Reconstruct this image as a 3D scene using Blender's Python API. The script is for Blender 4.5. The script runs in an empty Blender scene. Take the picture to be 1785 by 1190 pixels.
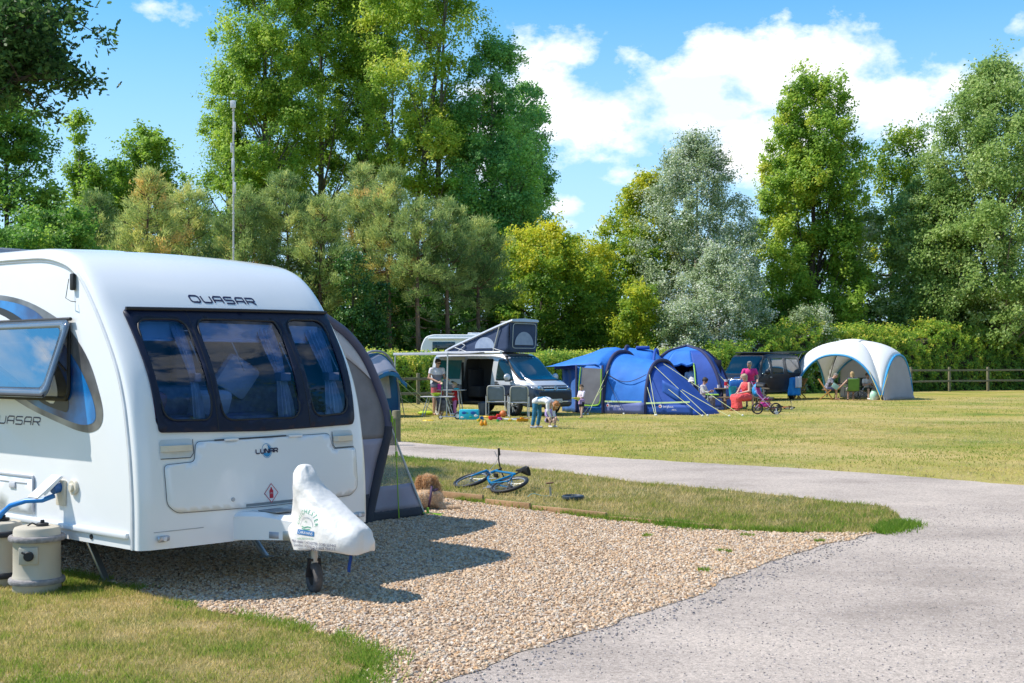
import bpy,bmesh,math,random
import numpy as np
from mathutils import Vector,Matrix,noise
from mathutils.bvhtree import BVHTree
from mathutils.geometry import tessellate_polygon
random.seed(7)
rng=np.random.default_rng(11)
PI=math.pi
R=math.radians
sc=bpy.context.scene
COL=sc.collection
F,CX,HY,EYE=2140.0,892.5,635.0,1.6
DROP=0.13
def terr(y):
 """the pitch lies a little lower than the field: ground height by distance"""
 t=np.clip((np.asarray(y,float)-12.5)/6.5,0,1)
 return-DROP*(1-t*t*(3-2*t))
def gp(px,py):
 z=0.0
 for _ in range(8):
  d=(EYE-z)*F/(py-HY)
  z=float(terr(d))
 return Vector(((px-CX)*d/F,d,z))
def at(px,py,d):
 return Vector(((px-CX)*d/F,d,EYE-(py-HY)*d/F))
def xat(px,d):
 return(px-CX)*d/F
def zat(py,d):
 return EYE-(py-HY)*d/F
MATS={}
def mat(name,col,rough=0.55,metal=0.0,col2=None,nscale=6.0,bump=0.0,bscale=None,coat=0.0,spec=0.5,sheen=0.0,transl=0.0,detail=5.0):
 if name in MATS:
  return MATS[name]
 m=bpy.data.materials.new(name)
 m.use_nodes=True
 nt=m.node_tree
 b=nt.nodes['Principled BSDF']
 b.inputs['Roughness'].default_value=rough
 b.inputs['Metallic'].default_value=metal
 b.inputs['Coat Weight'].default_value=coat
 b.inputs['Coat Roughness'].default_value=0.05
 b.inputs['Specular IOR Level'].default_value=spec
 b.inputs['Sheen Weight'].default_value=sheen
 b.inputs['Base Color'].default_value=(*col,1)
 tc=nt.nodes.new('ShaderNodeTexCoord')
 if col2 is None:
  col2=tuple(c*0.86 for c in col)
 n=nt.nodes.new('ShaderNodeTexNoise')
 n.inputs['Scale'].default_value=nscale
 n.inputs['Detail'].default_value=detail
 nt.links.new(tc.outputs['Object'],n.inputs['Vector'])
 rp=nt.nodes.new('ShaderNodeValToRGB')
 rp.color_ramp.elements[0].position=0.32
 rp.color_ramp.elements[1].position=0.68
 rp.color_ramp.elements[0].color=(*col2,1)
 rp.color_ramp.elements[1].color=(*col,1)
 nt.links.new(n.outputs['Fac'],rp.inputs['Fac'])
 nt.links.new(rp.outputs['Color'],b.inputs['Base Color'])
 if bump:
  n2=nt.nodes.new('ShaderNodeTexNoise')
  n2.inputs['Scale'].default_value=bscale or nscale*4
  n2.inputs['Detail'].default_value=4
  nt.links.new(tc.outputs['Object'],n2.inputs['Vector'])
  bp=nt.nodes.new('ShaderNodeBump')
  bp.inputs['Strength'].default_value=bump
  bp.inputs['Distance'].default_value=0.02
  nt.links.new(n2.outputs['Fac'],bp.inputs['Height'])
  nt.links.new(bp.outputs['Normal'],b.inputs['Normal'])
 if transl:
  tr=nt.nodes.new('ShaderNodeBsdfTranslucent')
  nt.links.new(rp.outputs['Color'],tr.inputs['Color'])
  mx=nt.nodes.new('ShaderNodeMixShader')
  mx.inputs[0].default_value=transl
  nt.links.new(b.outputs[0],mx.inputs[1])
  nt.links.new(tr.outputs[0],mx.inputs[2])
  nt.links.new(mx.outputs[0],nt.nodes['Material Output'].inputs['Surface'])
 MATS[name]=m
 return m
def glass_mat(name,tint=(0.3,0.4,0.55),rough=0.01,base=0.08,ior=1.5):
 if name in MATS:
  return MATS[name]
 m=bpy.data.materials.new(name)
 m.use_nodes=True
 nt=m.node_tree
 nt.nodes.remove(nt.nodes['Principled BSDF'])
 t=nt.nodes.new('ShaderNodeBsdfTransparent')
 t.inputs['Color'].default_value=(*tint,1)
 g=nt.nodes.new('ShaderNodeBsdfGlossy')
 g.inputs['Roughness'].default_value=rough
 f=nt.nodes.new('ShaderNodeFresnel')
 f.inputs['IOR'].default_value=ior
 a=nt.nodes.new('ShaderNodeMath')
 a.operation='ADD'
 a.inputs[1].default_value=base
 nt.links.new(f.outputs[0],a.inputs[0])
 mx=nt.nodes.new('ShaderNodeMixShader')
 nt.links.new(a.outputs[0],mx.inputs[0])
 nt.links.new(t.outputs[0],mx.inputs[1])
 nt.links.new(g.outputs[0],mx.inputs[2])
 nt.links.new(mx.outputs[0],nt.nodes['Material Output'].inputs['Surface'])
 MATS[name]=m
 return m
def mesh_mat(name,col,open_=0.35):
 """woven mesh fabric: partly see-through cloth"""
 if name in MATS:
  return MATS[name]
 m=mat(name,col,0.9)
 nt=m.node_tree
 b=nt.nodes['Principled BSDF']
 t=nt.nodes.new('ShaderNodeBsdfTransparent')
 mx=nt.nodes.new('ShaderNodeMixShader')
 mx.inputs[0].default_value=open_
 nt.links.new(b.outputs[0],mx.inputs[1])
 nt.links.new(t.outputs[0],mx.inputs[2])
 nt.links.new(mx.outputs[0],nt.nodes['Material Output'].inputs['Surface'])
 return m
def zband_mat(name,bands,axis='Z',rough=0.8,soft=0.01,transl=0.0):
 """a garment or sheet woven/printed in bands along one object axis: [(z, colour), ...] rising"""
 if name in MATS:
  return MATS[name]
 m=mat(name,bands[0][1],rough,transl=transl)
 nt=m.node_tree
 tc=next(n for n in nt.nodes if n.type=='TEX_COORD')
 sp=nt.nodes.new('ShaderNodeSeparateXYZ')
 nt.links.new(tc.outputs['Object'],sp.inputs[0])
 old=next(n for n in nt.nodes if n.type=='VALTORGB')
 prev=None
 for z,c in bands:
  if prev is None:
   q=nt.nodes.new('ShaderNodeRGB')
   q.outputs[0].default_value=(*c,1)
   prev=q.outputs[0]
   continue
  mr=nt.nodes.new('ShaderNodeMapRange')
  mr.inputs['From Min'].default_value=z-soft
  mr.inputs['From Max'].default_value=z+soft
  nt.links.new(sp.outputs[axis],mr.inputs['Value'])
  mx=nt.nodes.new('ShaderNodeMix')
  mx.data_type='RGBA'
  nt.links.new(mr.outputs[0],mx.inputs['Factor'])
  nt.links.new(prev,mx.inputs[6])
  mx.inputs[7].default_value=(*c,1)
  prev=mx.outputs[2]
 for l in list(old.outputs['Color'].links):
  nt.links.new(prev,l.to_socket)
 return m
def rot_to(d,up=Vector((0,0,1))):
 z=Vector(d).normalized()
 x=up.cross(z)
 if x.length<1e-5:
  x=Vector((1,0,0)).cross(z)
  if x.length<1e-5:
   x=Vector((0,1,0)).cross(z)
 x.normalize()
 y=z.cross(x)
 return Matrix((x,y,z)).transposed().to_4x4()
class MB:
 def __init__(s):
  s.v,s.f,s.m,s.mi,s.M=[],[],[],0,Matrix()
 def add(s,vs,fs):
  o=len(s.v)
  s.v+=[tuple(s.M@Vector(p))for p in vs]
  s.f+=[tuple(i+o for i in f)for f in fs]
  s.m+=[s.mi]*len(fs)
  return s
 def box(s,c,d,rz=0,bev=0.0,Mx=None,seg=2):
  bm=bmesh.new()
  bmesh.ops.create_cube(bm,size=1)
  bmesh.ops.scale(bm,vec=d,verts=bm.verts)
  if bev:
   bmesh.ops.bevel(bm,geom=bm.edges[:],offset=min(bev,min(d)*0.49),segments=seg,profile=0.5,affect='EDGES')
  T=Matrix.Translation(c)@(Mx if Mx is not None else Matrix.Rotation(rz,4,'Z'))
  s.bm(bm,T)
  return s
 def bm(s,bm,T=Matrix()):
  bm.verts.index_update()
  s.add([T@v.co for v in bm.verts],[[v.index for v in f.verts]for f in bm.faces])
  bm.free()
  return s
 def bar(s,a,b,w,h=None,bev=0.0):
  """rectangular bar between two points"""
  a,b=Vector(a),Vector(b)
  h=h or w
  d=b-a
  s.box((a+b)/2,(w,h,d.length),bev=bev,Mx=rot_to(d))
  return s
 def tube(s,path,r,n=8,caps=True,closed=False):
  P=[Vector(p)for p in path]
  k=len(P)
  rs=[r]*k if not hasattr(r,'__len__')else list(r)
  vs,fs=[],[]
  T0=(P[1]-P[0]).normalized()
  x=T0.orthogonal().normalized()
  for i in range(k):
   if closed:
    T=(P[(i+1)%k]-P[i-1]).normalized()
   else:
    T=(P[min(i+1,k-1)]-P[max(i-1,0)])
    T=T.normalized()if T.length>1e-9 else T0
   x=(x-T*x.dot(T))
   x=x.normalized()if x.length>1e-6 else T.orthogonal().normalized()
   y=T.cross(x)
   for j in range(n):
    a=2*PI*j/n
    vs.append(P[i]+(x*math.cos(a)+y*math.sin(a))*rs[i])
  for i in range(k if closed else k-1):
   i2=(i+1)%k
   for j in range(n):
    j2=(j+1)%n
    fs.append((i*n+j,i*n+j2,i2*n+j2,i2*n+j))
  if caps and not closed:
   fs.append(tuple(reversed(range(n))))
   fs.append(tuple((k-1)*n+j for j in range(n)))
  return s.add(vs,fs)
 def lathe(s,prof,n=24,T=Matrix(),caps=True):
  vs,fs=[],[]
  for r,z in prof:
   for j in range(n):
    a=2*PI*j/n
    vs.append(T@Vector((r*math.cos(a),r*math.sin(a),z)))
  for i in range(len(prof)-1):
   for j in range(n):
    j2=(j+1)%n
    fs.append((i*n+j,i*n+j2,(i+1)*n+j2,(i+1)*n+j))
  if caps:
   fs.append(tuple(reversed(range(n))))
   fs.append(tuple((len(prof)-1)*n+j for j in range(n)))
  return s.add(vs,fs)
 def disc(s,c,axis,r,h,n=20):
  T=Matrix.Translation(c)@rot_to(axis)
  e=min(h,r)*0.15
  return s.lathe([(r-e,-h/2),(r,-h/2+e),(r,h/2-e),(r-e,h/2)],n,T)
 def sphere(s,c,r,nu=16,nv=10,T=Matrix()):
  r=(r,r,r)if not hasattr(r,'__len__')else r
  T=Matrix.Translation(c)@T
  vs,fs=[T@Vector((0,0,-r[2]))],[]
  for i in range(1,nv):
   p=PI*i/nv-PI/2
   for j in range(nu):
    a=2*PI*j/nu
    vs.append(T@Vector((r[0]*math.cos(p)*math.cos(a),r[1]*math.cos(p)*math.sin(a),r[2]*math.sin(p))))
  vs.append(T@Vector((0,0,r[2])))
  L=len(vs)-1
  for j in range(nu):
   j2=(j+1)%nu
   fs.append((0,1+j2,1+j))
   fs.append((L,L-nu+j,L-nu+j2))
   for i in range(nv-2):
    a=1+i*nu
    fs.append((a+j,a+j2,a+nu+j2,a+nu+j))
  return s.add(vs,fs)
 def torus(s,c,axis,r,t,n=28,m=8,squash=1.0):
  T=Matrix.Translation(c)@rot_to(axis)
  vs,fs=[],[]
  for i in range(n):
   a=2*PI*i/n
   for j in range(m):
    b=2*PI*j/m
    q=r+t*math.cos(b)
    vs.append(T@Vector((q*math.cos(a),q*math.sin(a),t*squash*math.sin(b))))
  for i in range(n):
   for j in range(m):
    i2,j2=(i+1)%n,(j+1)%m
    fs.append((i*m+j,i2*m+j,i2*m+j2,i*m+j2))
  return s.add(vs,fs)
 def loft(s,rings,closed=True,caps=True):
  n=len(rings[0])
  vs=[p for r in rings for p in r]
  fs=[]
  for i in range(len(rings)-1):
   for j in range(n if closed else n-1):
    j2=(j+1)%n
    fs.append((i*n+j,i*n+j2,(i+1)*n+j2,(i+1)*n+j))
  if caps and closed:
   fs.append(tuple(reversed(range(n))))
   fs.append(tuple((len(rings)-1)*n+j for j in range(n)))
  return s.add(vs,fs)
 def prism(s,poly,h,T=Matrix()):
  """2D polygon (x, y) extruded along local z by h"""
  n=len(poly)
  vs=[T@Vector((x,y,0))for x,y in poly]+[T@Vector((x,y,h))for x,y in poly]
  fs=[tuple(reversed(range(n))),tuple(range(n,2*n))]
  fs+=[(i,(i+1)%n,n+(i+1)%n,n+i)for i in range(n)]
  return s.add(vs,fs)
 def grid(s,fn,nu,nv):
  vs=[fn(i/nu,j/nv)for j in range(nv+1)for i in range(nu+1)]
  w=nu+1
  return s.add(vs,[(j*w+i,j*w+i+1,(j+1)*w+i+1,(j+1)*w+i)for j in range(nv)for i in range(nu)])
 def mesh(s,name,mats,smooth=40):
  me=bpy.data.meshes.new(name)
  me.from_pydata(s.v,[],s.f)
  for m in(mats if isinstance(mats,(list,tuple))else[mats]):
   me.materials.append(m)
  if len(me.materials)>1:
   me.polygons.foreach_set('material_index',s.m)
  me.validate()
  if smooth:
   me.polygons.foreach_set('use_smooth',[True]*len(me.polygons))
   me.set_sharp_from_angle(angle=R(smooth))
  me.update()
  return me
 def build(s,name,mats,parent=None,smooth=40,solid=0.0,sub=0,offset=0.0,recalc=True):
  me=s.mesh(name,mats,smooth)
  if recalc:
   bm=bmesh.new()
   bm.from_mesh(me)
   bmesh.ops.recalc_face_normals(bm,faces=bm.faces)
   bm.to_mesh(me)
   bm.free()
  o=bpy.data.objects.new(name,me)
  COL.objects.link(o)
  if parent is not None:
   o.parent=parent
  if sub:
   q=o.modifiers.new('sub','SUBSURF')
   q.levels=q.render_levels=sub
  if solid:
   q=o.modifiers.new('solid','SOLIDIFY')
   q.thickness=solid
   q.offset=offset
  return o
def bake(o):
 """apply an object's modifiers"""
 dg=bpy.context.evaluated_depsgraph_get()
 me=bpy.data.meshes.new_from_object(o.evaluated_get(dg),depsgraph=dg)
 old=o.data
 o.modifiers.clear()
 o.data=me
 me.name=o.name
 bpy.data.meshes.remove(old)
 return o
def tag(o,label,cat,group=None,kind=None):
 if label:
  o['label']=label
 if cat:
  o['category']=cat
 if group:
  o['group']=group
 if kind:
  o['kind']=kind
 return o
def thing(name,label,cat,loc=(0,0,0),rz=0.0,group=None,scale=1.0):
 o=bpy.data.objects.new(name,None)
 COL.objects.link(o)
 o.empty_display_size=0.1
 o.location=loc
 o.rotation_euler=(0,0,rz)
 o.scale=(scale,)*3
 return tag(o,label,cat,group)
def copy_tree(o,parent=None):
 c=o.copy()
 COL.objects.link(c)
 c.parent=parent
 for ch in list(o.children):
  copy_tree(ch,c)
 return c
def place(o,loc,rz=0.0,label=None):
 o.location=loc
 o.rotation_euler=(0,0,rz)
 if label:
  o['label']=label
 return o
def bvh_of(me):
 return BVHTree.FromPolygons([v.co.copy()for v in me.vertices],[tuple(p.vertices)for p in me.polygons])
def fill_poly(loops,maxlen=0.08):
 """2D outer loop plus optional holes -> bmesh in xy, subdivided"""
 bm=bmesh.new()
 es=[]
 for lp in loops:
  vs=[bm.verts.new((x,y,0))for x,y in lp]
  es+=[bm.edges.new((vs[i],vs[(i+1)%len(vs)]))for i in range(len(vs))]
 bmesh.ops.triangle_fill(bm,use_beauty=True,edges=es)
 for _ in range(5):
  long_=[e for e in bm.edges if e.calc_length()>maxlen]
  if not long_:
   break
  bmesh.ops.subdivide_edges(bm,edges=long_,cuts=1)
  bmesh.ops.triangulate(bm,faces=[f for f in bm.faces if len(f.verts)>3])
 return bm
def project(bm,bvh,to3,d,off,thick=0.0):
 """map the flat bmesh to 3D with to3(x, y) and drop it along d on the surface, off in front of it"""
 d=Vector(d).normalized()
 dead=[]
 for v in bm.verts:
  p=Vector(to3(v.co.x,v.co.y))
  h=bvh.ray_cast(p,d)
  if h[0]is None:
   h=bvh.find_nearest(p)
  v.co=h[0]-d*off
 bmesh.ops.recalc_face_normals(bm,faces=bm.faces)
 bm.normal_update()
 if sum(f.normal.dot(d)*f.calc_area()for f in bm.faces)>0:
  bmesh.ops.reverse_faces(bm,faces=bm.faces)
 return bm
def decal(name,loops,bvh,to3,d,off,m,parent,maxlen=0.08,solid=0.0):
 mb=MB()
 bm=project(fill_poly(loops,maxlen),bvh,to3,d,off)
 mb.bm(bm)
 return mb.build(name,m,parent,smooth=60,solid=solid,recalc=False)
def rrect(x0,y0,x1,y1,r,n=5):
 out=[]
 for cx,cy,a0 in((x1-r,y0+r,-90),(x1-r,y1-r,0),(x0+r,y1-r,90),(x0+r,y0+r,180)):
  for i in range(n+1):
   a=R(a0+90*i/n)
   out.append((cx+r*math.cos(a),cy+r*math.sin(a)))
 return out
def round_poly(pts,r,n=5):
 """round the corners of a polygon"""
 out=[]
 k=len(pts)
 for i in range(k):
  p,a,b=Vector(pts[i]),Vector(pts[i-1]),Vector(pts[(i+1)%k])
  q=min(r,(a-p).length*0.45,(b-p).length*0.45)
  p0,p1=p+(a-p).normalized()*q,p+(b-p).normalized()*q
  for j in range(n+1):
   t=j/n
   out.append(tuple(p0*(1-t)**2+p*2*t*(1-t)+p1*t*t))
 return out
def smooth_line(pts,n=6,closed=False):
 """Catmull-Rom through points (2D or 3D)"""
 P=[Vector(p)for p in pts]
 k=len(P)
 out=[]
 for i in range(k if closed else k-1):
  g=(lambda j:P[j%k])if closed else(lambda j:P[max(0,min(k-1,j))])
  p0,p1,p2,p3=g(i-1),g(i),g(i+1),g(i+2)
  for j in range(n):
   t=j/n
   out.append(0.5*((2*p1)+(p2-p0)*t+(2*p0-5*p1+4*p2-p3)*t*t+(3*p1-p0-3*p2+p3)*t**3))
 if not closed:
  out.append(P[-1])
 return out
def strip(pts,w):
 """2D polyline -> quads of width w, as a flat bmesh list of loops"""
 bm=bmesh.new()
 P=[Vector(p)for p in pts]
 L=[]
 for i,p in enumerate(P):
  t=(P[min(i+1,len(P)-1)]-P[max(i-1,0)])
  t.normalize()
  nrm=Vector((-t.y,t.x))
  L.append((bm.verts.new((*(p+nrm*w/2),0)),bm.verts.new((*(p-nrm*w/2),0))))
 for a,b in zip(L,L[1:]):
  bm.faces.new((a[0],a[1],b[1],b[0]))
 return bm
def join_bm(bms):
 out=bmesh.new()
 for b in bms:
  me=bpy.data.meshes.new('t')
  b.to_mesh(me)
  b.free()
  out.from_mesh(me)
  bpy.data.meshes.remove(me)
 return out
STROKE={'Q':[[(0.15,0),(0,0.2),(0,0.8),(0.15,1),(0.85,1),(1,0.8),(1,0.2),(0.85,0),(0.15,0)],[(0.55,0.12),(0.75,-0.12)]],'U':[[(0,1),(0,0.2),(0.15,0),(0.85,0),(1,0.2),(1,1)]],'A':[[(0,0),(0,0.75),(0.2,1),(1,1),(1,0)],[(0,0.42),(1,0.42)]],'S':[[(1,1),(0.15,1),(0,0.88),(0,0.6),(0.12,0.52),(0.9,0.52),(1,0.42),(1,0.12),(0.88,0),(0,0)]],'R':[[(0,0),(0,1),(0.85,1),(1,0.88),(1,0.55),(0.85,0.45),(0,0.45)],[(0.55,0.45),(1,0)]],'L':[[(0,1),(0,0.15),(0.12,0),(1,0)]],'N':[[(0,0),(0,1),(0.15,1),(0.85,0),(1,0),(1,1)]],}
def stroke_word(word,x0,y0,x1,y1,lw,gap=0.32,shear=0.0):
 n=len(word)
 w=(x1-x0)/(n+gap*(n-1))
 out=[]
 for i,ch in enumerate(word):
  for pl in STROKE[ch]:
   pts=[]
   for a,b in zip(pl,pl[1:]):
    pts+=[(Vector(a).lerp(Vector(b),t/3))for t in range(3)]
   pts.append(Vector(pl[-1]))
   q=[(x0+i*w*(1+gap)+p.x*w+shear*p.y*(y1-y0),y0+p.y*(y1-y0))for p in pts]
   out.append(strip(q,lw))
 return join_bm(out)
def text_bm(s,height,align='CENTER',width=None,shear=0.0):
 cu=bpy.data.curves.new('t','FONT')
 cu.body=s
 cu.align_x=align
 cu.shear=shear
 cu.resolution_u=3
 o=bpy.data.objects.new('t',cu)
 COL.objects.link(o)
 dg=bpy.context.evaluated_depsgraph_get()
 me=bpy.data.meshes.new_from_object(o.evaluated_get(dg),depsgraph=dg)
 bm=bmesh.new()
 bm.from_mesh(me)
 bpy.data.objects.remove(o)
 bpy.data.curves.remove(cu)
 bpy.data.meshes.remove(me)
 xs=[v.co.x for v in bm.verts]or[0,1]
 k=height/0.7
 kx=k if width is None else width/(max(xs)-min(xs))
 for v in bm.verts:
  v.co=Vector((v.co.x*kx,v.co.y*k,0))
 return bm
def decal_bm(name,bm,bvh,to3,d,off,m,parent):
 mb=MB()
 mb.bm(project(bm,bvh,to3,d,off))
 return mb.build(name,m,parent,smooth=0,recalc=False)
def bool_cut(o,cutter_mb,m):
 """cut a solid out of object o (exact), the new faces take material m"""
 c=cutter_mb.build('cutter',m,o.parent)
 q=o.modifiers.new('cut','BOOLEAN')
 q.operation='DIFFERENCE'
 q.solver='EXACT'
 q.object=c
 q.material_mode='TRANSFER'
 bpy.context.view_layer.update()
 bake(o)
 bpy.data.objects.remove(c)
 return o
def np_mesh(name,V,faces_n,mats,parent=None,attr=None,smooth=False,idx=None):
 """mesh from numpy: V (N*k, 3), k consecutive vertices per face (or idx (M, k))"""
 me=bpy.data.meshes.new(name)
 V=np.ascontiguousarray(V,dtype=np.float32)
 if idx is None:
  idx=np.arange(len(V),dtype=np.int32).reshape(-1,faces_n)
 nf=len(idx)
 me.vertices.add(len(V))
 me.vertices.foreach_set('co',V.ravel())
 me.loops.add(nf*faces_n)
 me.loops.foreach_set('vertex_index',np.ascontiguousarray(idx,dtype=np.int32).ravel())
 me.polygons.add(nf)
 me.polygons.foreach_set('loop_start',np.arange(0,nf*faces_n,faces_n,dtype=np.int32))
 if attr is not None:
  a=me.attributes.new('hue','FLOAT','FACE')
  a.data.foreach_set('value',np.ascontiguousarray(attr,dtype=np.float32))
 for m in(mats if isinstance(mats,(list,tuple))else[mats]):
  me.materials.append(m)
 if smooth:
  me.polygons.foreach_set('use_smooth',[True]*nf)
 me.update(calc_edges=True)
 o=bpy.data.objects.new(name,me)
 COL.objects.link(o)
 if parent is not None:
  o.parent=parent
 return o
cam=bpy.data.cameras.new('camera')
cam.sensor_width=36.0
cam.lens=F/1785*36.0
cam.shift_y=(HY-595)/1785
cam.clip_end=3000
cam.clip_start=0.1
co=bpy.data.objects.new('camera',cam)
co.location=(0,0,EYE)
co.rotation_euler=(R(90),0,0)
COL.objects.link(co)
sc.camera=co
SUN_EL,SUN_AZ=53.0,-92.0
sv=Vector((math.sin(R(SUN_AZ))*math.cos(R(SUN_EL)),math.cos(R(SUN_AZ))*math.cos(R(SUN_EL)),math.sin(R(SUN_EL))))
sl=bpy.data.lights.new('sun','SUN')
sl.energy=4.15
sl.angle=R(0.53)
sl.color=(1.0,0.94,0.84)
so=bpy.data.objects.new('sun',sl)
so.location=sv*100
so.rotation_euler=sv.to_track_quat('Z','Y').to_euler()
COL.objects.link(so)
wd=bpy.data.worlds.new('World')
sc.world=wd
wd.use_nodes=True
wt=wd.node_tree
wt.nodes.clear()
def W(t,**kw):
 n=wt.nodes.new(t)
 for k,v in kw.items():
  setattr(n,k,v)
 return n
def wmath(op,a,b=None,c=None,clamp=False):
 n=W('ShaderNodeMath',operation=op,use_clamp=clamp)
 for i,q in enumerate((a,b,c)):
  if q is None:
   continue
  if isinstance(q,(int,float)):
   n.inputs[i].default_value=q
  else:
   wt.links.new(q,n.inputs[i])
 return n.outputs[0]
out=W('ShaderNodeOutputWorld')
bg=W('ShaderNodeBackground')
bg.inputs['Strength'].default_value=0.15
sky=W('ShaderNodeTexSky',sky_type='NISHITA',sun_disc=False,sun_elevation=R(SUN_EL),sun_rotation=R(SUN_AZ%360),air_density=1.15,dust_density=0.12,ozone_density=2.2,altitude=0)
hsv=W('ShaderNodeHueSaturation')
hsv.inputs['Saturation'].default_value=1.62
hsv.inputs['Hue'].default_value=0.496
hsv.inputs['Value'].default_value=0.82
wt.links.new(sky.outputs[0],hsv.inputs['Color'])
tc=W('ShaderNodeTexCoord')
sep=W('ShaderNodeSeparateXYZ')
wt.links.new(tc.outputs['Generated'],sep.inputs[0])
az=wmath('ARCTAN2',sep.outputs['X'],sep.outputs['Y'])
el=wmath('ARCSINE',sep.outputs['Z'])
def fractal(scale,detail=9,rough=0.6,off=(0,0,0),stretch=1.6):
 mp=W('ShaderNodeMapping')
 mp.inputs['Scale'].default_value=(1,1,stretch)
 mp.inputs['Location'].default_value=off
 wt.links.new(tc.outputs['Generated'],mp.inputs['Vector'])
 n=W('ShaderNodeTexNoise')
 n.inputs['Scale'].default_value=scale
 n.inputs['Detail'].default_value=detail
 n.inputs['Roughness'].default_value=rough
 wt.links.new(mp.outputs[0],n.inputs['Vector'])
 return n.outputs['Fac']
def ell(px,py,rx,ry):
 """soft ellipse of cloud at a bearing and elevation: 1 at the centre, 0 at the rim"""
 a0=math.atan2(px-CX,F)
 e0=math.atan2((HY-py)*math.cos(a0),F)
 a=wmath('DIVIDE',wmath('SUBTRACT',az,a0),rx/F)
 e=wmath('DIVIDE',wmath('SUBTRACT',el,e0),ry/F)
 q=wmath('SQRT',wmath('ADD',wmath('MULTIPLY',a,a),wmath('MULTIPLY',e,e)))
 return wmath('MULTIPLY',wmath('SUBTRACT',1.0,q),min(1.0,0.25+ry/110))
mask=None
for c in((1060,215,250,105),(1190,190,210,120),(1400,140,230,88),(1560,175,220,90),(975,90,115,58),(960,170,90,70),(1105,105,75,45),(1330,240,260,75),(1085,305,100,36),(985,358,75,26),(1685,50,30,13),(1770,40,28,22),(265,10,55,22),(975,395,80,22),(1040,400,40,18)):
 e=ell(*c)
 mask=e if mask is None else wmath('MAXIMUM',mask,e)
for a0,e0,ra,re in((-1.12,0.44,0.2,0.1),(-1.36,0.36,0.16,0.06),(1.45,0.83,0.5,0.13),(1.7,0.7,0.3,0.1)):
 a=wmath('DIVIDE',wmath('SUBTRACT',az,a0),ra)
 e=wmath('DIVIDE',wmath('SUBTRACT',el,e0),re)
 mask=wmath('MAXIMUM',mask,wmath('SUBTRACT',0.9,wmath('SQRT',wmath('ADD',wmath('MULTIPLY',a,a),wmath('MULTIPLY',e,e)))))
n1=fractal(7.5)
n2=fractal(22.0,8,0.62,(3,1,2))
dens=wmath('ADD',wmath('MULTIPLY',wmath('SUBTRACT',n1,0.5),3.2),wmath('MULTIPLY',wmath('SUBTRACT',n2,0.5),1.5))
front=wmath('MULTIPLY',wmath('ADD',wmath('ADD',mask,dens),-0.05),2.1,clamp=True)
n3=fractal(2.6,9,0.58,(5,2,0),2.6)
side=wmath('MULTIPLY',wmath('SUBTRACT',wmath('ABSOLUTE',az),R(34)),6.0,clamp=True)
rest=wmath('MULTIPLY',wmath('MULTIPLY',wmath('SUBTRACT',n3,0.52),7.0,clamp=True),side)
cl=wmath('MAXIMUM',front,rest)
n4=fractal(11.0,5,0.5,(0,0,-0.03),2.2)
shade=W('ShaderNodeMapRange')
shade.inputs['From Min'].default_value=0.38
shade.inputs['From Max'].default_value=0.62
wt.links.new(n4,shade.inputs['Value'])
cc=W('ShaderNodeMix',data_type='RGBA')
wt.links.new(shade.outputs[0],cc.inputs['Factor'])
cc.inputs[6].default_value=(4.2,4.8,5.6,1)
cc.inputs[7].default_value=(6.2,6.2,6.2,1)
mix=W('ShaderNodeMix',data_type='RGBA')
wt.links.new(wmath('MULTIPLY',cl,0.97),mix.inputs['Factor'])
low=W('ShaderNodeMapRange',interpolation_type='SMOOTHSTEP')
low.inputs['From Min'].default_value=R(-2)
low.inputs['From Max'].default_value=R(26)
low.inputs['To Min'].default_value=0.95
low.inputs['To Max'].default_value=0.0
wt.links.new(el,low.inputs['Value'])
hz=W('ShaderNodeMix',data_type='RGBA')
wt.links.new(low.outputs[0],hz.inputs['Factor'])
wt.links.new(hsv.outputs[0],hz.inputs[6])
hz.inputs[7].default_value=(2.6,4.0,5.7,1)
wt.links.new(hz.outputs[2],mix.inputs[6])
wt.links.new(cc.outputs[2],mix.inputs[7])
wt.links.new(mix.outputs[2],bg.inputs['Color'])
wt.links.new(bg.outputs[0],out.inputs['Surface'])
vs_=sc.view_settings
vs_.view_transform='Standard'
vs_.look='None'
vs_.exposure=0.62
vs_.gamma=1
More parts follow.
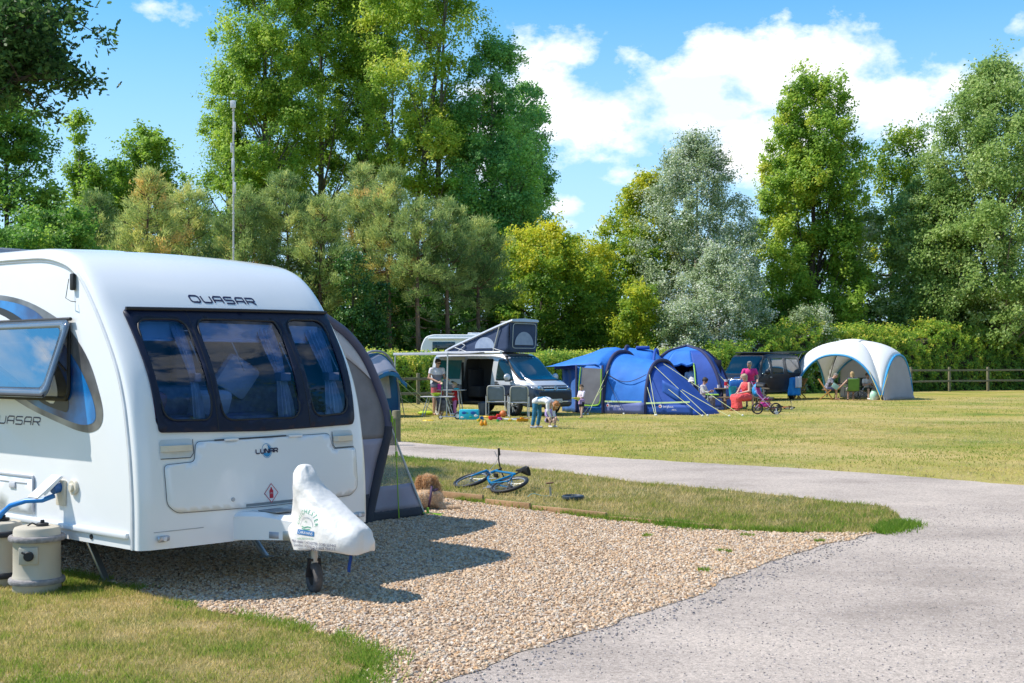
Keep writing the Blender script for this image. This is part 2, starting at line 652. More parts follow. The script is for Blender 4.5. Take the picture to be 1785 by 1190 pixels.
def ground_mat(name,stops,scale,fine=(60,0.35),bump=0.4,bscale=90,rough=0.95,stretch=(1,1,1),extra=None):
 m=bpy.data.materials.new(name)
 m.use_nodes=True
 nt=m.node_tree
 b=nt.nodes['Principled BSDF']
 b.inputs['Roughness'].default_value=rough
 b.inputs['Specular IOR Level'].default_value=0.15
 tc=nt.nodes.new('ShaderNodeTexCoord')
 mp=nt.nodes.new('ShaderNodeMapping')
 mp.inputs['Scale'].default_value=stretch
 nt.links.new(tc.outputs['Object'],mp.inputs['Vector'])
 n1=nt.nodes.new('ShaderNodeTexNoise')
 n1.inputs['Scale'].default_value=scale
 n1.inputs['Detail'].default_value=7
 n1.inputs['Roughness'].default_value=0.62
 nt.links.new(mp.outputs[0],n1.inputs['Vector'])
 rp=nt.nodes.new('ShaderNodeValToRGB')
 els=rp.color_ramp.elements
 while len(els)<len(stops):
  els.new(0.5)
 for e,(p,c)in zip(els,stops):
  e.position=p
  e.color=(*c,1)
 nt.links.new(n1.outputs['Fac'],rp.inputs['Fac'])
 n2=nt.nodes.new('ShaderNodeTexNoise')
 n2.inputs['Scale'].default_value=fine[0]
 n2.inputs['Detail'].default_value=6
 nt.links.new(tc.outputs['Object'],n2.inputs['Vector'])
 mr=nt.nodes.new('ShaderNodeMapRange')
 mr.inputs['From Min'].default_value=0.3
 mr.inputs['From Max'].default_value=0.7
 mr.inputs['To Min'].default_value=1-fine[1]
 mr.inputs['To Max'].default_value=1+fine[1]
 nt.links.new(n2.outputs['Fac'],mr.inputs['Value'])
 mx=nt.nodes.new('ShaderNodeMix')
 mx.data_type='RGBA'
 mx.blend_type='MULTIPLY'
 mx.inputs['Factor'].default_value=1
 nt.links.new(rp.outputs['Color'],mx.inputs[6])
 nt.links.new(mr.outputs[0],mx.inputs[7])
 last=mx.outputs[2]
 if extra:
  last=extra(nt,tc,last)
 nt.links.new(last,b.inputs['Base Color'])
 n3=nt.nodes.new('ShaderNodeTexNoise')
 n3.inputs['Scale'].default_value=bscale
 n3.inputs['Detail'].default_value=5
 nt.links.new(tc.outputs['Object'],n3.inputs['Vector'])
 bp=nt.nodes.new('ShaderNodeBump')
 bp.inputs['Strength'].default_value=bump
 bp.inputs['Distance'].default_value=0.03
 nt.links.new(n3.outputs['Fac'],bp.inputs['Height'])
 nt.links.new(bp.outputs['Normal'],b.inputs['Normal'])
 return m
def dry_patch(nt,tc,last):
 """wheel-worn and sun-dried straw patches"""
 n=nt.nodes.new('ShaderNodeTexNoise')
 n.inputs['Scale'].default_value=0.16
 n.inputs['Detail'].default_value=8
 n.inputs['Roughness'].default_value=0.7
 mp=nt.nodes.new('ShaderNodeMapping')
 mp.inputs['Location'].default_value=(3.1,1.7,0)
 mp.inputs['Scale'].default_value=(1,0.8,1)
 nt.links.new(tc.outputs['Object'],mp.inputs['Vector'])
 nt.links.new(mp.outputs[0],n.inputs['Vector'])
 mr=nt.nodes.new('ShaderNodeMapRange')
 mr.inputs['From Min'].default_value=0.46
 mr.inputs['From Max'].default_value=0.62
 mr.inputs['To Max'].default_value=0.85
 nt.links.new(n.outputs['Fac'],mr.inputs['Value'])
 mx=nt.nodes.new('ShaderNodeMix')
 mx.data_type='RGBA'
 nt.links.new(mr.outputs[0],mx.inputs['Factor'])
 nt.links.new(last,mx.inputs[6])
 mx.inputs[7].default_value=(0.44,0.335,0.14,1)
 return mx.outputs[2]
M_LAWN=ground_mat('lawn',[(0.36,(0.14,0.19,0.03)),(0.47,(0.24,0.24,0.046)),(0.58,(0.33,0.275,0.068)),(0.74,(0.4,0.31,0.1))],0.34,(28,0.4),0.5,40,extra=dry_patch)
M_VERGE=ground_mat('verge_turf',[(0.32,(0.07,0.1,0.018)),(0.48,(0.13,0.125,0.035)),(0.6,(0.2,0.165,0.06)),(0.72,(0.27,0.2,0.09))],1.6,(45,0.4),0.5,60)
M_FRONT=ground_mat('front_turf',[(0.32,(0.1,0.125,0.03)),(0.45,(0.19,0.17,0.06)),(0.58,(0.28,0.22,0.1)),(0.7,(0.36,0.28,0.17))],2.2,(70,0.4),0.5,80)
def speck(nt,tc,last):
 """loose darker chips and pale grit pressed into the surface"""
 v=nt.nodes.new('ShaderNodeTexVoronoi')
 v.inputs['Scale'].default_value=55
 nt.links.new(tc.outputs['Object'],v.inputs['Vector'])
 bw=nt.nodes.new('ShaderNodeSeparateColor')
 nt.links.new(v.outputs['Color'],bw.inputs[0])
 mr=nt.nodes.new('ShaderNodeMapRange')
 mr.inputs['To Min'].default_value=0.75
 mr.inputs['To Max'].default_value=1.18
 nt.links.new(bw.outputs[0],mr.inputs['Value'])
 mx=nt.nodes.new('ShaderNodeMix')
 mx.data_type='RGBA'
 mx.blend_type='MULTIPLY'
 mx.inputs['Factor'].default_value=0.8
 nt.links.new(last,mx.inputs[6])
 nt.links.new(mr.outputs[0],mx.inputs[7])
 return mx.outputs[2]
M_ROAD=ground_mat('crushed_stone',[(0.3,(0.32,0.27,0.235)),(0.45,(0.43,0.365,0.32)),(0.6,(0.5,0.425,0.37)),(0.75,(0.55,0.465,0.4))],0.75,(130,0.3),0.5,160,stretch=(0.6,1.0,1),extra=speck)
def pebbly(nt,tc,last):
 v=nt.nodes.new('ShaderNodeTexVoronoi')
 v.inputs['Scale'].default_value=42
 nt.links.new(tc.outputs['Object'],v.inputs['Vector'])
 bw=nt.nodes.new('ShaderNodeSeparateColor')
 nt.links.new(v.outputs['Color'],bw.inputs[0])
 rp=nt.nodes.new('ShaderNodeValToRGB')
 for p,c in((0.2,(0.3,0.19,0.12)),(0.45,(0.5,0.38,0.28)),(0.7,(0.44,0.31,0.2))):
  e=rp.color_ramp.elements.new(p)
  e.color=(*c,1)
 rp.color_ramp.elements[0].color=(0.15,0.12,0.1,1)
 rp.color_ramp.elements[-1].color=(0.62,0.54,0.46,1)
 nt.links.new(bw.outputs[0],rp.inputs['Fac'])
 return rp.outputs['Color']
M_PAD=ground_mat('pebble_bed',[(0.4,(0.3,0.25,0.2)),(0.6,(0.4,0.3,0.2))],2,(60,0.3),1.0,50,extra=pebbly)
def jag(poly,step=0.12,amp=0.05,seed=0.0):
 """subdivide a ground outline and make it wander"""
 out=[]
 for i in range(len(poly)):
  a,b=Vector(poly[i][:2]),Vector(poly[(i+1)%len(poly)][:2])
  L=(b-a).length
  k=max(1,min(160,int(L/step)))
  for j in range(k):
   p=a.lerp(b,j/k)
   n=noise.noise_vector(Vector((p.x*2.3,p.y*2.3,seed)))*amp+noise.noise_vector(Vector((p.x*9,p.y*9,seed)))*amp*0.7
   out.append((p.x+n.x,p.y+n.y))
 return out
def follow(bm,z):
 """cut a flat ground mesh into strips and let it follow the fall of the land"""
 for y in np.linspace(12.5,19,14):
  bmesh.ops.bisect_plane(bm,geom=bm.verts[:]+bm.edges[:]+bm.faces[:],plane_co=(0,y,0),plane_no=(0,1,0))
 for v in bm.verts:
  v.co.z=z+float(terr(v.co.y))
def sheet(name,poly,z,m):
 bm=bmesh.new()
 vs=[bm.verts.new((x,y,0))for x,y in poly]
 es=[bm.edges.new((vs[i],vs[(i+1)%len(vs)]))for i in range(len(vs))]
 bmesh.ops.triangle_fill(bm,use_beauty=True,edges=es)
 for f in bm.faces:
  if f.normal.z<0:
   f.normal_flip()
 follow(bm,z)
 mb=MB()
 mb.bm(bm)
 o=mb.build(name,m,smooth=0,recalc=False)
 return tag(o,None,None,kind='structure')
mb=MB()
mb.add([(-900,-300,0),(900,-300,0),(900,1500,0),(-900,1500,0)],[(0,1,2,3)])
lw=mb.build('lawn',M_LAWN,smooth=0)
bm=bmesh.new()
bm.from_mesh(lw.data)
follow(bm,0)
bm.to_mesh(lw.data)
bm.free()
tag(lw,None,None,kind='structure')
g2=lambda*pts:[tuple(gp(*p)[:2])for p in pts]
ROAD=g2((560,758),(640,763),(720,772),(900,786),(1100,800),(1330,813),(1480,822),(1640,835),(1785,846),(2100,868))+[(9.5,12),(9.5,2),(-1.2,2),(-1.1,4.5)]+g2((560,1300),(640,1240),(770,1172),(960,1100),(1200,1020),(1420,940),(1480,900),(1440,872),(1330,862),(1100,840),(900,815),(705,797),(600,790),(500,780))
ROADJ=jag(ROAD,0.2,0.07,1)
sheet('gravel_road',ROADJ,0.004,M_ROAD)
PAD_L=[(625,1190),(650,1140),(560,1105),(450,1085),(330,1060),(190,1018),(100,1001)]
PAD=g2((1535,930),(1440,950),(1330,985),(1200,1040),(1080,1082),(960,1122),(860,1160),(770,1190),(700,1225),(620,1300))+[(-0.95,4.6),(-1.15,4.6)]+g2(*PAD_L)+[(-4.6,10.2),(-7.8,12),(-10.5,14.5),(-5.5,18.5)]+g2((600,846),(770,869),(900,885),(1060,907),(1240,924),(1400,930))
PADJ=jag(PAD,0.1,0.06,2)
sheet('gravel_pad',PADJ,0.008,M_PAD)
ISLE=g2((600,845),(770,868),(900,884),(1060,906),(1240,923),(1400,929),(1500,932),(1560,923),(1578,912),(1560,895),(1540,884),(1480,878),(1330,862),(1100,840),(900,815),(705,797),(600,790),(500,782))
ISLEJ=jag(ISLE,0.1,0.05,3)
sheet('grass_verge',ISLEJ,0.012,M_VERGE)
FRONT=g2(*PAD_L)+[(-4.6,10.3),(-9,10.3),(-9,2.5),(-1.05,2.5),(-1.05,4.6)]
FRONTJ=jag(FRONT,0.08,0.05,4)
sheet('front_lawn',FRONTJ,0.013,M_FRONT)
def inside(px,py,poly):
 P=np.array(poly)
 x0,y0=P[:,0],P[:,1]
 x1,y1=np.roll(x0,-1),np.roll(y0,-1)
 r=np.zeros(len(px),bool)
 for a,b,c,d in zip(x0,y0,x1,y1):
  if b==d:
   continue
  k=((b>py)!=(d>py))&(px<(c-a)*(py-b)/(d-b)+a)
  r^=k
 return r
def vnoise(x,y,s,seed=0):
 """smooth value noise, vectorised"""
 g=np.random.default_rng(seed).random((256,256))
 x,y=x/s,y/s
 xi,yi=np.floor(x).astype(int),np.floor(y).astype(int)
 fx,fy=x-xi,y-yi
 fx,fy=fx*fx*(3-2*fx),fy*fy*(3-2*fy)
 w=lambda a,b:g[a%256,b%256]
 return(w(xi,yi)*(1-fx)+w(xi+1,yi)*fx)*(1-fy)+(w(xi,yi+1)*(1-fx)+w(xi+1,yi+1)*fx)*fy
def leaf_mat(name,stops,transl=0.35,rough=0.5,spec=0.25,rnd=0.35):
 """foliage: colour by the face's own hue value, plus a little per-leaf variation"""
 m=bpy.data.materials.new(name)
 m.use_nodes=True
 nt=m.node_tree
 b=nt.nodes['Principled BSDF']
 b.inputs['Roughness'].default_value=rough
 b.inputs['Specular IOR Level'].default_value=spec
 at_=nt.nodes.new('ShaderNodeAttribute')
 at_.attribute_name='hue'
 rp=nt.nodes.new('ShaderNodeValToRGB')
 els=rp.color_ramp.elements
 while len(els)<len(stops):
  els.new(0.5)
 for e,(p,c)in zip(els,stops):
  e.position=p
  e.color=(*c,1)
 nt.links.new(at_.outputs['Fac'],rp.inputs['Fac'])
 nt.links.new(rp.outputs['Color'],b.inputs['Base Color'])
 tr=nt.nodes.new('ShaderNodeBsdfTranslucent')
 hs=nt.nodes.new('ShaderNodeHueSaturation')
 hs.inputs['Value'].default_value=1.9
 nt.links.new(rp.outputs['Color'],hs.inputs['Color'])
 nt.links.new(hs.outputs[0],tr.inputs['Color'])
 mx=nt.nodes.new('ShaderNodeMixShader')
 mx.inputs[0].default_value=transl
 nt.links.new(b.outputs[0],mx.inputs[1])
 nt.links.new(tr.outputs[0],mx.inputs[2])
 nt.links.new(mx.outputs[0],nt.nodes['Material Output'].inputs['Surface'])
 return m
M_BLADE=leaf_mat('grass_blade',[(0,(0.11,0.21,0.02)),(0.3,(0.2,0.26,0.04)),(0.5,(0.31,0.29,0.075)),(0.75,(0.43,0.34,0.14)),(1,(0.55,0.44,0.23))],0.45,0.7)
def blades(name,poly,n,h,w,z,box=None,green=0.0,edge=None,seed=1,thin=1.0,avoid=None):
 r=np.random.default_rng(seed)
 P=np.array(poly)
 x0,y0,x1,y1=box or(P[:,0].min(),P[:,1].min(),P[:,0].max(),P[:,1].max())
 x=r.uniform(x0,x1,n)
 y=r.uniform(y0,y1,n)
 k=inside(x,y,poly)
 if avoid is not None:
  for q in avoid:
   k&=~inside(x,y,q)
 k&=(np.abs(x)<0.52*y+1.2)
 p=vnoise(x,y,0.35,seed+5)*0.6+vnoise(x,y,0.11,seed+6)*0.4
 k&=r.random(n)<thin*(0.55+0.9*(1-p))
 x,y,p=x[k],y[k],p[k]
 n=len(x)
 hue=np.clip(0.15+0.85*p+(vnoise(x,y,2.6,seed+20)-0.5)*0.7+r.normal(0,0.16,n)-green,0,1)
 hh=h*r.uniform(0.5,1.25,n)*(1.25-0.5*p)
 a=r.uniform(0,2*PI,n)
 lean=r.normal(0,0.55,(n,2))*hh[:,None]
 dx,dy=np.cos(a)*w*0.5,np.sin(a)*w*0.5
 z=z+terr(y)
 V=np.zeros((n,3,3),np.float32)
 V[:,0]=np.stack([x-dx,y-dy,z-0.004],1)
 V[:,1]=np.stack([x+dx,y+dy,z-0.004],1)
 V[:,2]=np.stack([x+lean[:,0],y+lean[:,1],z+hh],1)
 return V,hue
def grass_obj(name,parts,label):
 V=np.concatenate([p[0].reshape(-1,3)for p in parts])
 hue=np.concatenate([p[1]for p in parts])
 o=np_mesh(name,V,3,M_BLADE,attr=hue)
 return tag(o,label,'grass',kind='stuff')
def edge_band(line,wid,n,h,w,z,green,seed,side=1):
 """lush tufts along an outline"""
 r=np.random.default_rng(seed)
 L=np.array(line)
 d=np.diff(L,axis=0)
 ln=np.hypot(d[:,0],d[:,1])
 i=r.choice(len(d),n,p=ln/ln.sum())
 t=r.random(n)
 base=L[i]+d[i]*t[:,None]
 nr=np.stack([-d[i][:,1],d[i][:,0]],1)/ln[i][:,None]*side
 q=base+nr*(r.normal(0,0.5,n)*wid)[:,None]
 x,y=q[:,0],q[:,1]
 k=vnoise(x,y,0.3,seed)>0.36
 x,y=x[k],y[k]
 n=len(x)
 hue=np.clip(r.normal(green,0.1,n),0,1)
 hh=h*r.uniform(0.4,1.3,n)
 a=r.uniform(0,2*PI,n)
 lean=r.normal(0,0.6,(n,2))*hh[:,None]
 dx,dy=np.cos(a)*w/2,np.sin(a)*w/2
 z=z+terr(y)
 V=np.stack([np.stack([x-dx,y-dy,z-.004],1),np.stack([x+dx,y+dy,z-.004],1),np.stack([x+lean[:,0],y+lean[:,1],z+hh],1)],1)
 return V,hue
fl=g2(*PAD_L[1:])
grass_obj('grass',[blades('a',FRONTJ,190000,0.034,0.007,0.013,(-4.9,5.2,0.2,10.4),seed=1,thin=0.8),edge_band(fl,0.13,5000,0.04,0.008,0.013,0.2,3),edge_band(g2((650,1140),(625,1190),(610,1230)),0.2,2400,0.045,0.008,0.013,0.14,9)],'short dry mown grass with greener fringe in the near left corner')
grass_obj('grass',[blades('b',ISLEJ,230000,0.05,0.012,0.012,(-5,11,5.5,25),green=0.05,seed=2,thin=0.75),edge_band(g2((800,872),(900,884),(1060,906),(1240,923),(1400,929)),0.09,5000,0.055,0.012,0.012,0.2,4),edge_band(g2((1500,932),(1560,923),(1578,912)),0.2,2600,0.06,0.012,0.012,0.05,5),*[edge_band(g2((x,y),(x+w,y+1)),0.05,90,0.03,0.012,0.012,0.15,40+i)for i,(x,y,w)in enumerate(((1245,962,30),(1215,996,20),(1290,935,25),(1120,935,14),(1420,945,16)))],edge_band(g2((1150,915),(1240,923)),0.18,1200,0.06,0.012,0.012,0.06,6)],'longer grass on the verge between pebbles and gravel road')
mid=[(-14,15),(20,12),(32,60),(-22,60)]
u=np.random.default_rng(3)
grass_obj('grass',[blades('c',mid,170000,0.032,0.02,0.0,(-14,15,22,34),green=-0.1,seed=7,thin=0.8,avoid=[ROADJ,ISLEJ,PADJ]),blades('d',mid,60000,0.04,0.03,0.0,(-18,33,30,60),green=-0.1,seed=8,thin=0.6)],'sunlit mown grass across the camping field')
def scatter(name,poly,dens,z,smin,smax,stops,label,seed,zs=(0.75,0.55),kind='stuff'):
 """stones lying on a sheet: geometry-node instances of one lumpy stone, each with its own size, turn and colour"""
 m=bpy.data.materials.new(name+'_stone')
 m.use_nodes=True
 nt=m.node_tree
 b=nt.nodes['Principled BSDF']
 b.inputs['Roughness'].default_value=0.7
 b.inputs['Specular IOR Level'].default_value=0.3
 oi=nt.nodes.new('ShaderNodeObjectInfo')
 rp=nt.nodes.new('ShaderNodeValToRGB')
 rp.color_ramp.interpolation='LINEAR'
 while len(rp.color_ramp.elements)<len(stops):
  rp.color_ramp.elements.new(0.5)
 for e,(p,c)in zip(rp.color_ramp.elements,stops):
  e.position=p
  e.color=(*c,1)
 nt.links.new(oi.outputs['Random'],rp.inputs['Fac'])
 tcn=nt.nodes.new('ShaderNodeTexCoord')
 nz=nt.nodes.new('ShaderNodeTexNoise')
 nz.inputs['Scale'].default_value=3
 nt.links.new(tcn.outputs['Object'],nz.inputs['Vector'])
 mr=nt.nodes.new('ShaderNodeMapRange')
 mr.inputs['To Min'].default_value=0.7
 mr.inputs['To Max'].default_value=1.3
 nt.links.new(nz.outputs['Fac'],mr.inputs['Value'])
 mx=nt.nodes.new('ShaderNodeMix')
 mx.data_type='RGBA'
 mx.blend_type='MULTIPLY'
 mx.inputs['Factor'].default_value=1
 nt.links.new(rp.outputs['Color'],mx.inputs[6])
 nt.links.new(mr.outputs[0],mx.inputs[7])
 nt.links.new(mx.outputs[2],b.inputs['Base Color'])
 o=sheet(name,poly,z,m)
 o['kind']=kind
 tag(o,label,'gravel')
 ng=bpy.data.node_groups.new(name,'GeometryNodeTree')
 ng.interface.new_socket('Geometry',in_out='INPUT',socket_type='NodeSocketGeometry')
 ng.interface.new_socket('Geometry',in_out='OUTPUT',socket_type='NodeSocketGeometry')
 N=ng.nodes.new
 gi,go=N('NodeGroupInput'),N('NodeGroupOutput')
 d=N('GeometryNodeDistributePointsOnFaces')
 d.inputs['Density'].default_value=dens
 d.inputs['Seed'].default_value=seed
 ng.links.new(gi.outputs[0],d.inputs['Mesh'])
 ico=N('GeometryNodeMeshIcoSphere')
 ico.inputs['Radius'].default_value=0.5
 ico.inputs['Subdivisions'].default_value=2
 sp=N('GeometryNodeSetPosition')
 nv=N('ShaderNodeTexNoise')
 nv.inputs['Scale'].default_value=1.7
 vm=N('ShaderNodeVectorMath')
 vm.operation='SUBTRACT'
 vm.inputs[1].default_value=(0.5,0.5,0.5)
 vs2=N('ShaderNodeVectorMath')
 vs2.operation='SCALE'
 vs2.inputs['Scale'].default_value=0.9
 ng.links.new(nv.outputs['Color'],vm.inputs[0])
 ng.links.new(vm.outputs[0],vs2.inputs[0])
 ng.links.new(ico.outputs['Mesh'],sp.inputs['Geometry'])
 ng.links.new(vs2.outputs[0],sp.inputs['Offset'])
 sm=N('GeometryNodeSetMaterial')
 sm.inputs['Material'].default_value=m
 ng.links.new(sp.outputs[0],sm.inputs[0])
 inst=N('GeometryNodeInstanceOnPoints')
 ng.links.new(d.outputs['Points'],inst.inputs['Points'])
 ng.links.new(sm.outputs[0],inst.inputs['Instance'])
 rr=N('FunctionNodeRandomValue')
 rr.data_type='FLOAT_VECTOR'
 rr.inputs[0].default_value=(0,0,0)
 rr.inputs[1].default_value=(0.7,0.7,6.28)
 ng.links.new(rr.outputs[0],inst.inputs['Rotation'])
 rs=N('FunctionNodeRandomValue')
 rs.data_type='FLOAT_VECTOR'
 rs.inputs[0].default_value=(smin,smin*zs[0],smin*zs[1])
 rs.inputs[1].default_value=(smax,smax*0.9,smax*0.75)
 rs.inputs['Seed'].default_value=3
 ng.links.new(rs.outputs[0],inst.inputs['Scale'])
 ng.links.new(inst.outputs[0],go.inputs[0])
 o.modifiers.new('scatter','NODES').node_group=ng
 return o
PSTOPS=[(0.0,(0.24,0.17,0.12)),(0.1,(0.42,0.27,0.16)),(0.25,(0.54,0.37,0.23)),(0.45,(0.59,0.45,0.31)),(0.6,(0.65,0.53,0.4)),(0.75,(0.55,0.33,0.16)),(0.86,(0.68,0.59,0.49)),(0.95,(0.42,0.35,0.29))]
near_pad=[p for p in PADJ if p[0]>-4.3 and p[1]>5.0]
scatter('pebbles',near_pad,1350,0.010,0.013,0.036,PSTOPS,'rounded buff and cream pebbles filling the caravan pitch',1)
chips=g2((1560,925),(1440,955),(1330,990),(1200,1045),(1080,1088),(960,1128),(860,1168),(790,1196),(900,1230),(1300,1230),(1800,1230),(1900,1000),(1800,880),(1600,880))
scatter('loose_chips',chips,240,0.005,0.004,0.016,[(0,(0.15,0.135,0.14)),(0.4,(0.27,0.25,0.25)),(0.8,(0.4,0.36,0.35)),(1,(0.54,0.48,0.43))],'loose grey stone chips scattered over the compacted gravel road',2)
strays=g2((1540,925),(1440,948),(1330,983),(1200,1038),(1080,1080),(960,1120),(860,1158),(770,1188),(800,1215),(1000,1148),(1220,1068),(1380,1002),(1500,950))
scatter('loose_chips',strays,380,0.006,0.007,0.026,[(0,(0.15,0.14,0.15)),(0.45,(0.25,0.23,0.24)),(0.8,(0.42,0.37,0.32)),(1,(0.56,0.49,0.42))],'darker mixed stone where the pebbles spill onto the road edge',5)
CTH=R(49.34)
CG=Vector((xat(238,8.9),8.9,0))
WD=2.23
M_GEL=mat('white_gelcoat',(0.8,0.81,0.82),0.25,col2=(0.77,0.78,0.79),nscale=1.2,coat=0.5)
M_GEL2=mat('white_panel',(0.76,0.77,0.78),0.35,col2=(0.73,0.74,0.75),nscale=2)
M_CREAM=mat('cream_plastic',(0.68,0.62,0.5),0.5)
M_DKGLASS=mat('dark_tinted_surround',(0.006,0.011,0.035),0.5,col2=(0.005,0.009,0.028),spec=0.3)
M_BLACK=mat('black_rubber',(0.015,0.015,0.017),0.6)
M_TRIM=mat('grey_trim',(0.42,0.43,0.45),0.4)
M_SEAM=mat('panel_gap',(0.06,0.065,0.08),0.7)
M_STEEL=mat('galvanised_steel',(0.42,0.43,0.44),0.4,0.8,bump=0.05)
M_DARKIN=mat('dark_interior',(0.26,0.28,0.36),0.8,col2=(0.2,0.22,0.29))
M_NAVY=mat('navy_lettering',(0.02,0.02,0.07),0.4)
M_TINT=glass_mat('tinted_window',(0.55,0.74,1.0),base=0.02,ior=1.42)
caravan=thing('touring_caravan','white touring caravan with dark three pane front window and blue side swoosh','caravan',CG,CTH)
PF=[(0.0,0.248),(0.004,0.552),(0.03,0.866),(0.07,1.119),(0.12,1.344),(0.21,1.574),(0.365,1.83),(0.545,2.072),(0.69,2.235),(0.84,2.35),(0.997,2.417),(1.268,2.47),(1.6,2.485)]
PROFILE=[tuple(p)for p in smooth_line(PF,4)]+[(2.6,2.50),(4.0,2.50),(5.6,2.46),(6.1,2.36),(6.35,2.1),(6.45,1.5),(6.48,0.8),(6.45,0.35),(6.4,0.25)]
def bulge(x):
 q=max(0.0,1-min(x,WD-x)/0.11)
 return 0.05*math.sqrt(max(0,1-q*q))+0.085*(1-((x-WD/2)/(WD/2))**2)
def fy(z,x):
 for(a,b),(c,d)in zip(PROFILE,PROFILE[1:]):
  if b<=z<=d:
   return a+(c-a)*(z-b)/max(1e-6,d-b)-bulge(x)
 return 0
mb=MB()
rings=[]
xs=[0,0.004,0.012,0.025,0.045,0.07,0.11]+[0.11+(WD-0.22)*i/14 for i in range(1,14)]+[WD-q for q in(0.11,0.07,0.045,0.025,0.012,0.004,0)]
for x in xs:
 ring=[]
 q=max(0.0,1-min(x,WD-x)/0.07)
 rd=0.045*math.sqrt(max(0,1-q*q))
 for i,(y,z)in enumerate(PROFILE):
  k=min(1,max(0,(z-2.3)/0.15))if y<5 else 0
  b=bulge(x)if y<3 else-0.0
  fade=1-min(1,max(0,(y-0.6)/0.9))if y<3 else 0
  zz=z+(rd+0.035*(1-((x-WD/2)/(WD/2))**2))*min(1,max(0,(y-0.5)/0.6))*(1 if z>2 else 0)
  ring.append((x,y-b*fade,zz))
 rings.append(ring)
mb.loft(rings)
body=mb.build('body',M_GEL,caravan,smooth=32)
mb=MB()
mb.box((WD/2,0.6,1.57),(1.9,1.9,0.86),bev=0.04)
bool_cut(body,mb,M_DARKIN)
mb=MB()
mb.box((0.3,1.75,1.64),(0.8,1.5,0.56),bev=0.04)
bool_cut(body,mb,M_DARKIN)
mb=MB()
mb.box((1.1,1.45,2.4),(1.0,0.7,0.9),bev=0.05)  # roof opening added to let sunlight into the cabin
bool_cut(body,mb,M_DARKIN)
body.data.polygons.foreach_set('use_smooth',[True]*len(body.data.polygons))
body.data.set_sharp_from_angle(angle=R(32))
mb2=MB()
mb2.loft(rings)
_me=mb2.mesh('tmp',M_GEL)
CB=bvh_of(_me)
bpy.data.meshes.remove(_me)
FR=dict(bvh=CB,to3=lambda x,z:(x,-1.2,z),d=(0,1,0))
SD=dict(bvh=CB,to3=lambda t,z:(-1.0,t,z),d=(1,0,0))
def front_panel(name,loops,off,m,**k):
 return decal(name,loops,CB,FR['to3'],FR['d'],off,m,k.pop('parent',caravan),**k)
def side_panel(name,loops,off,m,**k):
 return decal(name,loops,CB,SD['to3'],SD['d'],off,m,k.pop('parent',caravan),**k)
W_OUT=round_poly([(0.175,1.098),(1.1,1.075),(2.07,1.09),(2.10,1.14),(2.185,2.055),(0.14,2.015)],0.03)
PANES=[round_poly([(0.225,1.185),(0.6,1.18),(0.635,1.3),(0.625,1.955),(0.20,1.945)],0.11),round_poly([(0.715,1.17),(1.47,1.17),(1.52,1.9),(1.50,1.962),(0.71,1.96)],0.11),round_poly([(1.615,1.17),(2.03,1.19),(2.08,1.985),(1.62,1.98)],0.11)]
wsur=front_panel('window',[W_OUT]+PANES,0.012,M_DKGLASS,maxlen=0.07,solid=0.01)
for p in PANES:
 front_panel('pane',[p],0.006,M_TINT,maxlen=0.1,parent=wsur)
 mb=MB()
 bm=fill_poly([p],9)
 pts=[Vector((x,y,0))for x,y in p]
 b2=bmesh.new()
 for q in pts:
  b2.verts.new(q)
 project(b2,CB,FR['to3'],FR['d'],0.014)
 loop=[v.co.copy()for v in b2.verts]
 b2.free()
 bm.free()
 mb.tube(loop,0.009,6,closed=True)
 mb.build('seal',M_BLACK,wsur)
mb=MB()
mb.tube([(x,fy(2.0+0.016*x,x)-0.02,2.022+0.016*x)for x in np.linspace(0.16,2.17,24)],0.014,8)
mb.build('window_rail',M_BLACK,wsur)
mb=MB()
for x0,x1 in((0.665,0.69),(1.565,1.585)):
 mb.tube([(x0+(x1-x0)*0-0.05*(z-1.1)*0,fy(z,x0)-0.016,z)for z in np.linspace(1.09,2.02,12)],0.004,6)
mb.build('window_joint',M_BLACK,wsur)
M_BLIND=mat('pale_blue_blind',(0.6,0.76,0.92),0.6,transl=0.3)
M_CURT=mat('grey_curtain',(0.5,0.52,0.6),0.9,col2=(0.34,0.36,0.44),nscale=14)
M_SEAT=mat('mauve_grey_upholstery',(0.3,0.28,0.36),0.95,col2=(0.2,0.19,0.26),nscale=18)
M_CUSH=mat('pale_cushion_fabric',(0.55,0.52,0.58),0.95,bump=0.2)
for x0,x1 in((0.21,0.63),(0.72,1.5),(1.63,2.03)):
 mb=MB()
 yy=max(fy(1.93,x0),fy(1.93,x1))+0.04
 mb.box(((x0+x1)/2,yy,1.865),(x1-x0,0.018,0.13),bev=0.004)
 mb.box(((x0+x1)/2,yy-0.012,1.79),(x1-x0,0.022,0.02),bev=0.004)
 mb.build('blind',M_BLIND,caravan)
def curtain(xt,xb,w,tie=1.5):
 def fn(u,v):
  z=1.14+v*0.78
  pinch=1-0.5*math.exp(-((z-tie)/0.16)**2)
  xc=xb+(xt-xb)*v
  return(xc+(u-0.5)*w*pinch,fy(max(1.12,z),xc)+0.075+0.02*math.sin(u*26),z)
 m2=MB()
 m2.grid(fn,30,14)
 c=m2.build('curtain',M_CURT,caravan,solid=0.004)
 m2=MB()
 xc=xb+(xt-xb)*((tie-1.14)/0.78)
 m2.box((xc,fy(tie,xc)+0.05,tie),(w*0.62,0.09,0.07),bev=0.01)
 m2.build('curtain_tie',M_SEAT,c)
curtain(0.585,0.57,0.1)
curtain(1.43,1.4,0.17)
curtain(1.985,1.95,0.19)
mb=MB()
mb.box((1.1,0.72,1.28),(1.85,0.24,0.3),bev=0.06)
mb.box((1.1,0.35,1.16),(1.7,0.5,0.08),bev=0.03)
mb.build('bench_seat',M_SEAT,caravan)
mb=MB()
mb.box((0.93,0.42,1.27),(0.36,0.12,0.26),bev=0.05,Mx=Matrix.Rotation(0.4,4,'X'))
